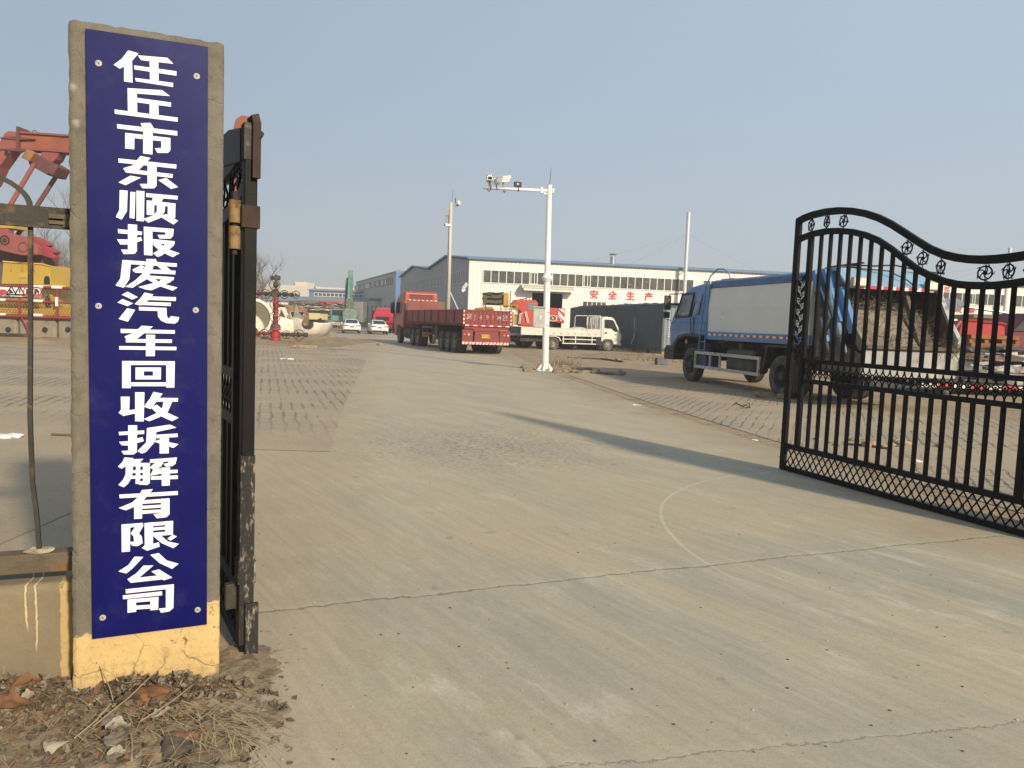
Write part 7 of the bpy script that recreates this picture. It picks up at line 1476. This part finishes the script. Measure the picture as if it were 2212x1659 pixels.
for x0, y0, x1, y1 in ((590, 895, 1090, 915), (590, 985, 1090, 1000)): p, q = rl(x0, y0), rl(x1, y1); mb.beam((p[0], 0, p[1]), (q[0], 0, q[1]), .4, .12)
for px in (600, 760, 940, 1080): p, q = rl(px, 900), rl(px, 990); mb.beam((p[0], 0, p[1]), (q[0], 0, q[1]), .12, .3)
mb.build('support_frame', obm, rt_)
mb = MB()
for px in (610, 1080): p = rl(px, 990); mb.beam((p[0], .6, p[1]), (p[0], .6, -ru.z), .12, .12)
mb.build('support_leg', obm, rt_)
mr = D(*c8(1200, 1000), 25); ms = thing('maroon_skip', 'dark maroon steel skip at the far right edge behind the gate', 'skip', (mr.x+.55, 25, 0), 0); z0 = D(*c8(1150, 1055), 25).z; z1 = D(*c8(1150, 860), 25).z; mb = MB(); mb.prism([(-1.0, z0), (-1.05, z1), (-.5, z1+.65), (2.6, z1+.7), (2.6, z0)], 'y', 0, 1.6); mb.build('body', M('maroon', (.16, .02, .03), .6, 0, .2, 1.5, (.14, .07, .05), 2, .3), ms, bevel=.03)
mb = MB(); mb.box(-.8, 2.4, .2, 1.4, 0, z0); mb.build('stand', chassis, ms); mb = MB(); mb.prism([(-1.0, z1+.05), (-.4, z1+.75), (.6, z1+.8), (.6, z1+.1)], 'y', -.06, .0); mb.build('dark_flap', blackp, ms)
cbn = D(*c8(880, 870), 31); cbi = thing('site_cabin', 'pale green cabin with a flat brown roof behind the red tub', 'cabin', (cbn.x, 31, 0), radians(-6)); a = D(*c8(600, 655), 31); b3 = D(*c8(1130, 660), 31)
mb = MB(); mb.box(a.x-cbn.x+.6, b3.x-cbn.x-.2, 0, 2.2, 0, a.z-.15); mb.build('wall', M('cabin_green', (.34, .4, .35), .6, 0, .1, 1.5), cbi); mb = MB(); mb.box(a.x-cbn.x, b3.x-cbn.x+.3, -.5, 2.4, a.z-.15, a.z); mb.build('roof', M('cabin_roof', (.2, .17, .12), .8, 0, .2, 2), cbi)
mb = MB(); mb.box(a.x-cbn.x+1.0, a.x-cbn.x+2.4, -.03, .0, 1.3, a.z-.35); mb.build('window', glass, cbi)
bcn = D(*c8(440, 740), 46); o = container('blue container behind the red tub on the far side of the yard', (bcn.x, 46, 0), radians(8), 6.06, 2.6, bluetrim)
o['group'] = 'blue containers behind the scrap'; o.name = 'shipping_container'
bcm = M('container_blue', (.05, .16, .36), .55, 0, .12, 1)
for ch in o.children:
    ch.data.materials.clear(); ch.data.materials.append(bcm)
o2 = copy_tree(o, None, 'blue container at the right end of the yard behind the pale green cabin'); o2.location = (bcn.x+6.6, 46.9, 0)
bcw = thing('blue_cabin', 'blue site cabin with a white window beside the pale green cabin', 'cabin', D(*c8(1130, 740), 38).xy.to_3d(), radians(-8)); mb = MB(); mb.box(-1.6, 1.6, 0, 2, 0, 2.6); mb.build('wall', bcm, bcw); mb = MB(); mb.box(-1.2, -.2, -.05, 0, 1.2, 2.2); mb.build('window', whiteup, bcw)
# ================================================================== SMALL THINGS ON THE GROUND
brk = M('rubble_brick', (.3, .22, .14), .95, 0, .35, 8, (.36, .29, .2), 10, .4, .6, 40)
rnd = random.Random(9)
def clump(nm, cpx, rx, ry, n, r0, r1, mt, label, cat, flat=.6):
    c_ = G(*cpx); mb = MB()
    for i in range(n):
        x, y = c_.x+rnd.gauss(0, rx), c_.y+rnd.gauss(0, ry); r_ = rnd.uniform(r0, r1); mb.blob((x, y, r_*.25), r_, .3, 1, (1.2, 1, flat), rnd.randint(0, 9999))
    return tag(mb.build(nm, mt), label, cat, kind='stuff')
soil = M('clod_soil', (.23, .17, .105), .97, 0, .35, 5, (.33, .26, .17), 6, .5, .7, 30)
clump('earth_clods', (1205, 797), .5, .6, 45, .05, .16, soil, 'dark clods of earth round the foot of the white pole', 'earth')
clump('earth_clods', (1255, 806), .8, .25, 30, .06, .16, soil, 'line of broken kerb and clods right of the white pole', 'earth', .8)
from mathutils import noise as mn
dearth = M('dry_earth', (.27, .195, .115), .97, 0, .3, .8, (.19, .14, .085), 1.6, .5, .7, 8)
def mound(nm, c, rx, ry, h, label, n=60, m_=34, seed=0):
    mb = MB(); vs = []
    for j in range(m_):
        for i in range(n):
            u = 2*i/(n-1)-1; v = 2*j/(m_-1)-1; e = max(0, 1-u*u)*max(0, 1-v*v); x, y = c[0]+u*rx, c[1]+v*ry
            z = h*(e**.8)*(.55+.6*mn.noise((x*.6, y*.9, seed))+.35*mn.noise((x*2.1, y*2.7, seed)))+e*.08*mn.noise((x*6, y*6, seed)); vs.append((x, y, max(z, 0)*1.0-.02+(.02 if e > .02 else 0)))
    mb.add(vs, [(j*n+i, j*n+i+1, (j+1)*n+i+1, (j+1)*n+i) for j in range(m_-1) for i in range(n-1)])
    return tag(mb.build(nm, dearth, smooth=True), label, 'earth')
mound('earth_mound', (-14.2, 46.5), 5.0, 8.0, .5, 'low bank of dry earth under the wellhead and the cut tanks', 90, 70)
mound('earth_mound', (-24, 32.9), 9, 1.4, .5, 'dry earth banked against the concrete base blocks of the pumping unit', 80, 24, 4)
mound('earth_mound', (8.2, 42.5), 4.5, 2.2, .28, 'low ridge of dug sandy earth before the dark containers', 70, 40, 8)
clump('rubble', (1375, 778), 1.6, .5, 45, .05, .14, soil, 'scattered clods of dug earth in front of the dark containers', 'rubble', .5)
clump('rubble', (1905, 960), .35, .18, 26, .03, .09, brk, 'small heap of rubble behind the gate bars', 'rubble')
clump('earth_clods', (500, 1450), .1, .17, 520, .002, .012, soil, 'crumbled soil at the foot of the folded gate leaf', 'earth')
for i, (px, py, a, l_) in enumerate(((1428, 788, .2, 'grey concrete lump lying left of the blue truck front wheel'), (1645, 858, .1, 'broken brick in front of the blue truck rear wheel'), (1690, 862, .4, 'broken brick half behind the gate stile by the rear wheel'), (1878, 966, .6, 'pale broken brick lying beside the rubble behind the gate bars'), (820, 747, 1.0, 'pale stone at the left road edge far from the gate'), (700, 737, .2, 'pale block in the earth beside the cut tank'), (660, 752, .1, 'flat kerb stone lying before the wellhead'))):
    o = rough_block(*((.5, .35, .3), (.34, .16, .14), (.3, .16, .13), (.26, .13, .09), (.3, .25, .16), (.4, .3, .3), (1.2, .3, .16))[i], (5, 4, 4), .02, 50+i).build('brick', M('lump_grey', (.13, .13, .135), .9, 0, .2, 5, bmp=.4) if i == 0 else brk, loc=G(px, py)); o.rotation_euler = (0, 0, a); tag(o, l_, 'brick', 'loose bricks and stones')
def stick(nm, pts, r_, mt, label, cat): mb = MB(); mb.tube([G(*p)+Vector((0, 0, z)) for p, z in pts], r_, 5); return tag(mb.build(nm, mt), label, cat)
stick('wire', [((1590, 870), .01), ((1592, 877), .05), ((1605, 880), .02), ((1618, 876), .06), ((1620, 882), .02), ((1600, 883), .01)], .012, chassis, 'bent black wire lying on the paving left of the gate', 'wire')
stick('plank', [((1240, 774), .04), ((1300, 777), .04), ((1345, 783), .04)], .05, M('dark_plank', (.1, .08, .06), .9), 'dark plank lying on the sand before the dark containers', 'plank')
stick('steel_bar', [((1822, 962), .02), ((1870, 966), .03), ((1925, 973), .02)], .022, chassis, 'dark steel bar lying on the paving behind the gate bars', 'bar')
stick('stick', [((112, 942), .02), ((155, 944), .02)], .02, M('stick_brown', (.13, .09, .06), .9), 'brown stick poking out from behind the sign pillar', 'stick')
# litter
lit = M('litter_white', (.7, .69, .66), .6, var=.1)
for i, (px, py, w, l_) in enumerate(((8, 946, .2, 'crumpled white rag on the paving at the left frame edge'), (1375, 876, .1, 'small white scrap of paper on the right paving edge'), (620, 777, .22, 'white scrap of paper on the left paving'), (1630, 951, .06, 'tiny white paper on the dirt by the gate end'), (1985, 998, .1, 'pale plastic lump behind the lower gate bars'))):
    rr = random.Random(i); mb = MB(); c_ = G(px, py)
    for k in range(3): mb.blob((c_.x+rr.uniform(-w, w)*.6, c_.y+rr.uniform(-w, w)*.4, w*.12), w*.6, .35, 1, (1, .8, .3), i*7+k)
    tag(mb.build('litter', lit), l_, 'litter', 'white scraps lying about')
# ================================================================== DEAD LEAVES AND GRASS AT THE PILLAR FOOT
lfm = [M('leaf_brown', (.17, .1, .055), .95, 0, .35, 14, (.12, .075, .04), 20, .4), M('leaf_grey', (.2, .165, .115), .9, 0, .3, 14), M('leaf_pale', (.33, .285, .21), .95, 0, .2, 14), M('leaf_dark', (.1, .075, .05), .9, 0, .35, 14), M('leaf_orange', (.19, .095, .045), .95, 0, .3, 12, (.2, .1, .045), 18, .4)]
def leaf_into(mb, c, s, rz_, tilt, curl, k, seed):
    """one curled dead leaf: a 5 x 3 grid with a pointed, ragged outline"""
    rr = random.Random(seed); R = Matrix.Translation(c) @ Matrix.Rotation(rz_, 4, 'Z') @ Matrix.Rotation(tilt, 4, 'X') @ Matrix.Rotation(rr.uniform(-.5, .5), 4, 'Y'); vs = []
    prof = (.06, rr.uniform(.6, .9), rr.uniform(.9, 1.25), rr.uniform(.7, 1.2), rr.uniform(.4, .8), .05); 
    for i in range(6):
        u = i/5-.5
        for j in (-1, -.5, 0, .5, 1): y = j*prof[i]*.46*(1+rr.uniform(-.3, .3)*(1 if abs(j) == 1 else .3)); vs.append(R @ Vector((u*s, y*s, s*(curl*(abs(j)**1.5)*prof[i]*.5+curl*.9*u*u+rr.uniform(-.07, .07)))))
    mb.k = k; mb.add(vs, [(i*5+j, i*5+j+1, i*5+6+j, i*5+5+j) for i in range(5) for j in range(4)]); mb.k = 0
rnd = random.Random(21); mb = MB()
from mathutils import noise as mn
def gp_(u, v): return pw(u, v, 0)
def soil_h(u, v):
    e = max(0, min(1, (.95-u)/.35, (v+1.35)/.2))
    return .03*e+.04*exp(-((u-.28)/.3)**2-((v+.02)/.16)**2)+.05*exp(-((u+.35)/.35)**2-((v-.1)/.2)**2)+e*(.025*mn.noise((u*5, v*5, 1))+.014*mn.noise((u*17, v*17, 3))+.008*mn.noise((u*45, v*45, 5))+.004*mn.noise((u*110, v*110, 7)))-.012
for i in range(2300):
    q = rnd.random()
    if q < .42: u = rnd.gauss(.24, .2); v = -abs(rnd.gauss(.0, .13))-.012
    elif q < .68: u = rnd.gauss(-.25, .17); v = .1-abs(rnd.gauss(0, .14))
    else: u = rnd.gauss(.1, .42); v = rnd.uniform(-.7, .0)
    if u > .85 or v < -1.0 or (v > -.012 and -.01 < u < .56): continue
    h = .05*exp(-((u-.26)/.17)**2-((v+.06)/.1)**2)+.06*exp(-((u+.25)/.2)**2-((v-.06)/.12)**2)
    c = gp_(u, v)+Vector((0, 0, soil_h(u, v)+.004+rnd.random()*h)); leaf_into(mb, c, rnd.choice((.01, .014, .02, .026, .04)), rnd.uniform(0, 6.3), rnd.gauss(0, .6), rnd.uniform(.1, .8), rnd.choices(range(5), (4, 4, .3, 6, .8))[0], i)
tag(mb.build('leaf_litter', lfm, smooth=False), 'brown leaf litter heaped round the foot of the sign pillar', 'leaves', kind='stuff')
# soil under it
mb = MB(); n = 190; m_ = 130; vs = []
for j in range(m_):
    for i in range(n):
        u = -1.3+2.25*i/(n-1); v = -1.35+1.7*j/(m_-1); p = gp_(u, v); vs.append((p.x, p.y, soil_h(u, v)))
mb.add(vs, [(j*n+i, j*n+i+1, (j+1)*n+i+1, (j+1)*n+i) for j in range(m_-1) for i in range(n-1)])
tag(mb.build('earth', M('pillar_soil', (.26, .195, .12), .97, 0, .3, 7, (.15, .11, .07), 14, .5, .8, 45), smooth=True), kind='structure')
big = [((322, 1512), .16, .25, -1.3, 4, 'large orange-brown dead leaf leaning against the pillar foot'), ((352, 1548), .1, 1.2, -.4, 2, 'pale cream dead leaf below the large orange-brown leaf'), ((255, 1578), .11, .3, -.2, 2, 'pale folded leaf in the middle of the leaf litter'), ((228, 1558), .1, 1.9, -.3, 1, 'grey curled leaf in front of the pillar'), ((408, 1585), .13, .2, -.25, 4, 'orange-brown leaf lying flat right of the leaf heap'), ((250, 1603), .1, 2.2, -.1, 1, 'grey leaf below the pale folded leaf'), ((57, 1530), .1, 1.3, -.8, 2, 'white leaf standing up against the low wall'), ((30, 1545), .15, .4, -.7, 4, 'long orange leaf at the left against the low wall'), ((122, 1608), .11, .2, -.2, 2, 'pale leaf lying alone on the bare earth at the lower left'), ((255, 1635), .09, 0.3, -.1, 2, 'pale leaf at the bottom edge of the photograph'), ((385, 1610), .16, 2.6, -.1, 3, 'dark brown broad leaf at the right of the litter'), ((275, 1530), .1, .6, -.6, 3, 'dark curled leaf left of the large orange-brown leaf'), ((60, 1500), .12, .8, -.9, 4, 'red-brown leaf high against the low wall')]
def big_leaf(s, rz_, tilt, k, seed):
    rr = random.Random(seed); R = Matrix.Rotation(rz_, 4, 'Z') @ Matrix.Rotation(tilt, 4, 'X'); nu, nv = 22, 13; vs = []; mb = MB(); wd = rr.uniform(.62, .85); cu = rr.uniform(.25, .55)*rr.choice((1, 1, -1)); tw = rr.uniform(-.9, .9)
    for i in range(nu):
        u = i/(nu-1); lob = (sin(pi*u**.8)**.75)*(1+.22*abs(sin(u*9+rr.uniform(0, .3)))*sin(pi*u))+.02
        for j in range(nv):
            w_ = 2*j/(nv-1)-1; ed = abs(w_)**3
            y = w_*wd*.5*lob*(1+ed*.22*mn.noise((u*9, w_*3, seed*1.7)))
            z = cu*(w_*lob)**2*.5+.35*cu*(u-.5)**2+.07*mn.noise((u*4, w_*2, seed))+.035*mn.noise((u*11, w_*6, seed+5))+tw*(u-.5)*w_*.25-.03*exp(-(w_*9)**2)
            vs.append(R @ Vector(((u-.5)*s, y*s, z*s)))
    mb.add(vs, [(i*nv+j, i*nv+j+1, (i+1)*nv+j+1, (i+1)*nv+j) for i in range(nu-1) for j in range(nv-1)]); return mb
for i, (px, s, rz_, tl, k, l_) in enumerate(big):
    c = G(*px, .05); o = big_leaf(s*(.78 if k == 2 else .95), rz_, tl, k, 700+i).build('dead_leaf', lfm[k], smooth=True, loc=(c.x, c.y, .062 if tl > -.5 else .085)); tag(o, l_, 'leaf', 'large dead leaves by the pillar')
# dry grass blades
gm = M('dry_grass', (.38, .29, .16), .85, 0, .25, 9); mb = MB(); rnd = random.Random(5)
def blade(c, d, L, bend):
    p = [c+d*(L*t)+Vector((0, 0, L*(bend*t-(bend+.12)*t*t))) for t in (0, .3, .6, .85, 1)]; s_ = d.cross(Vector((0, 0, 1))).normalized()*.0013; vs = []
    for i, q in enumerate(p): w = (1, 1, .8, .5, .1)[i]; vs += [q-s_*w, q+s_*w]
    mb.add(vs, [(2*i, 2*i+1, 2*i+3, 2*i+2) for i in range(4)])
for (px, n, spread, L0, dirx) in (((455, 1580), 70, .1, .2, .5), ((400, 1560), 90, .14, .16, -.2), ((300, 1560), 70, .16, .15, -.5), ((420, 1620), 90, .16, .14, .3), ((130, 1570), 60, .2, .14, .3), ((230, 1620), 60, .2, .14, -.3), ((60, 1600), 50, .2, .12, .2), ((300, 1530), 40, .12, .16, .1), ((480, 1570), 50, .07, .25, .9)):
    c0 = G(*px, .03)
    for i in range(int(n*.6)):
        c = c0+Vector((rnd.gauss(0, spread), rnd.gauss(0, spread*.7), rnd.uniform(-.01, .04))); d = Vector((rnd.gauss(dirx, .7), rnd.gauss(-.1, .6), 0)).normalized(); blade(c, d, rnd.uniform(.4, 1.3)*L0, rnd.uniform(.0, .45))
tag(mb.build('dry_grass', gm), 'straw-coloured dry grass blades strewn over the leaf litter', 'grass', kind='stuff')
mb = MB(); tw = [((345, 1500), .05), ((300, 1512), .13)], 0
for a, b2, z in (((200, 1570), (340, 1510), .12), ((160, 1595), (240, 1565), .08), ((250, 1535), (215, 1490), .1), ((300, 1560), (420, 1530), .1), ((5, 1500), (9, 1430), .25)):
    p, q = G(*a, .04), G(*b2, .05); mb = MB(); mb.tube([p, p.lerp(q, .5)+Vector((.01, 0, z*.5)), q+Vector((0, 0, z))], .0035, 5, r2=.0015); tag(mb.build('twig', M('twig_pale', (.3, .22, .13), .9)), 'thin dry twigs lying across the leaf litter', 'twig', 'dry twigs in the leaf litter')
# tufts by the tank, the white pole and the dark containers
mb = MB()
for px, n, s, L in (((665, 735), 260, .7, .5), ((1205, 792), 90, .35, .4), ((1290, 752), 80, .4, .4), ((640, 745), 160, 1.3, .35), ((1415, 778), 120, 1.0, .35), ((1345, 760), 60, .4, .3)):
    c0 = G(*px)
    for i in range(n):
        c = c0+Vector((rnd.gauss(0, s), rnd.gauss(0, s), 0)); mb.tube([c, c+Vector((rnd.gauss(0, .12), rnd.gauss(0, .12), rnd.uniform(.3, 1)*L))], .012, 3, r2=.003)
tag(mb.build('dry_tufts', M('tuft', (.3, .22, .12), .9, 0, .3, 5)), 'dry weeds growing along the yard edges', 'weeds', kind='stuff')
# pebbles and crumbs on the concrete
mb = MB(); pbm = [M('pebble_dark', (.09, .075, .055), .9), M('pebble_pale', (.4, .34, .25), .9)]
for i in range(330):
    px = rnd.uniform(480, 2200); py = 820+830*rnd.random()**1.2; c = G(px, py, .006); mb.k = rnd.random() < .45; r_ = rnd.choice((.002, .0025, .003, .004, .006)); mb.blob(c, r_, .3, 1, (1.2, 1, .6), i)
tag(mb.build('pebbles', pbm), 'small stones and crumbs scattered over the concrete', 'pebbles', kind='stuff')
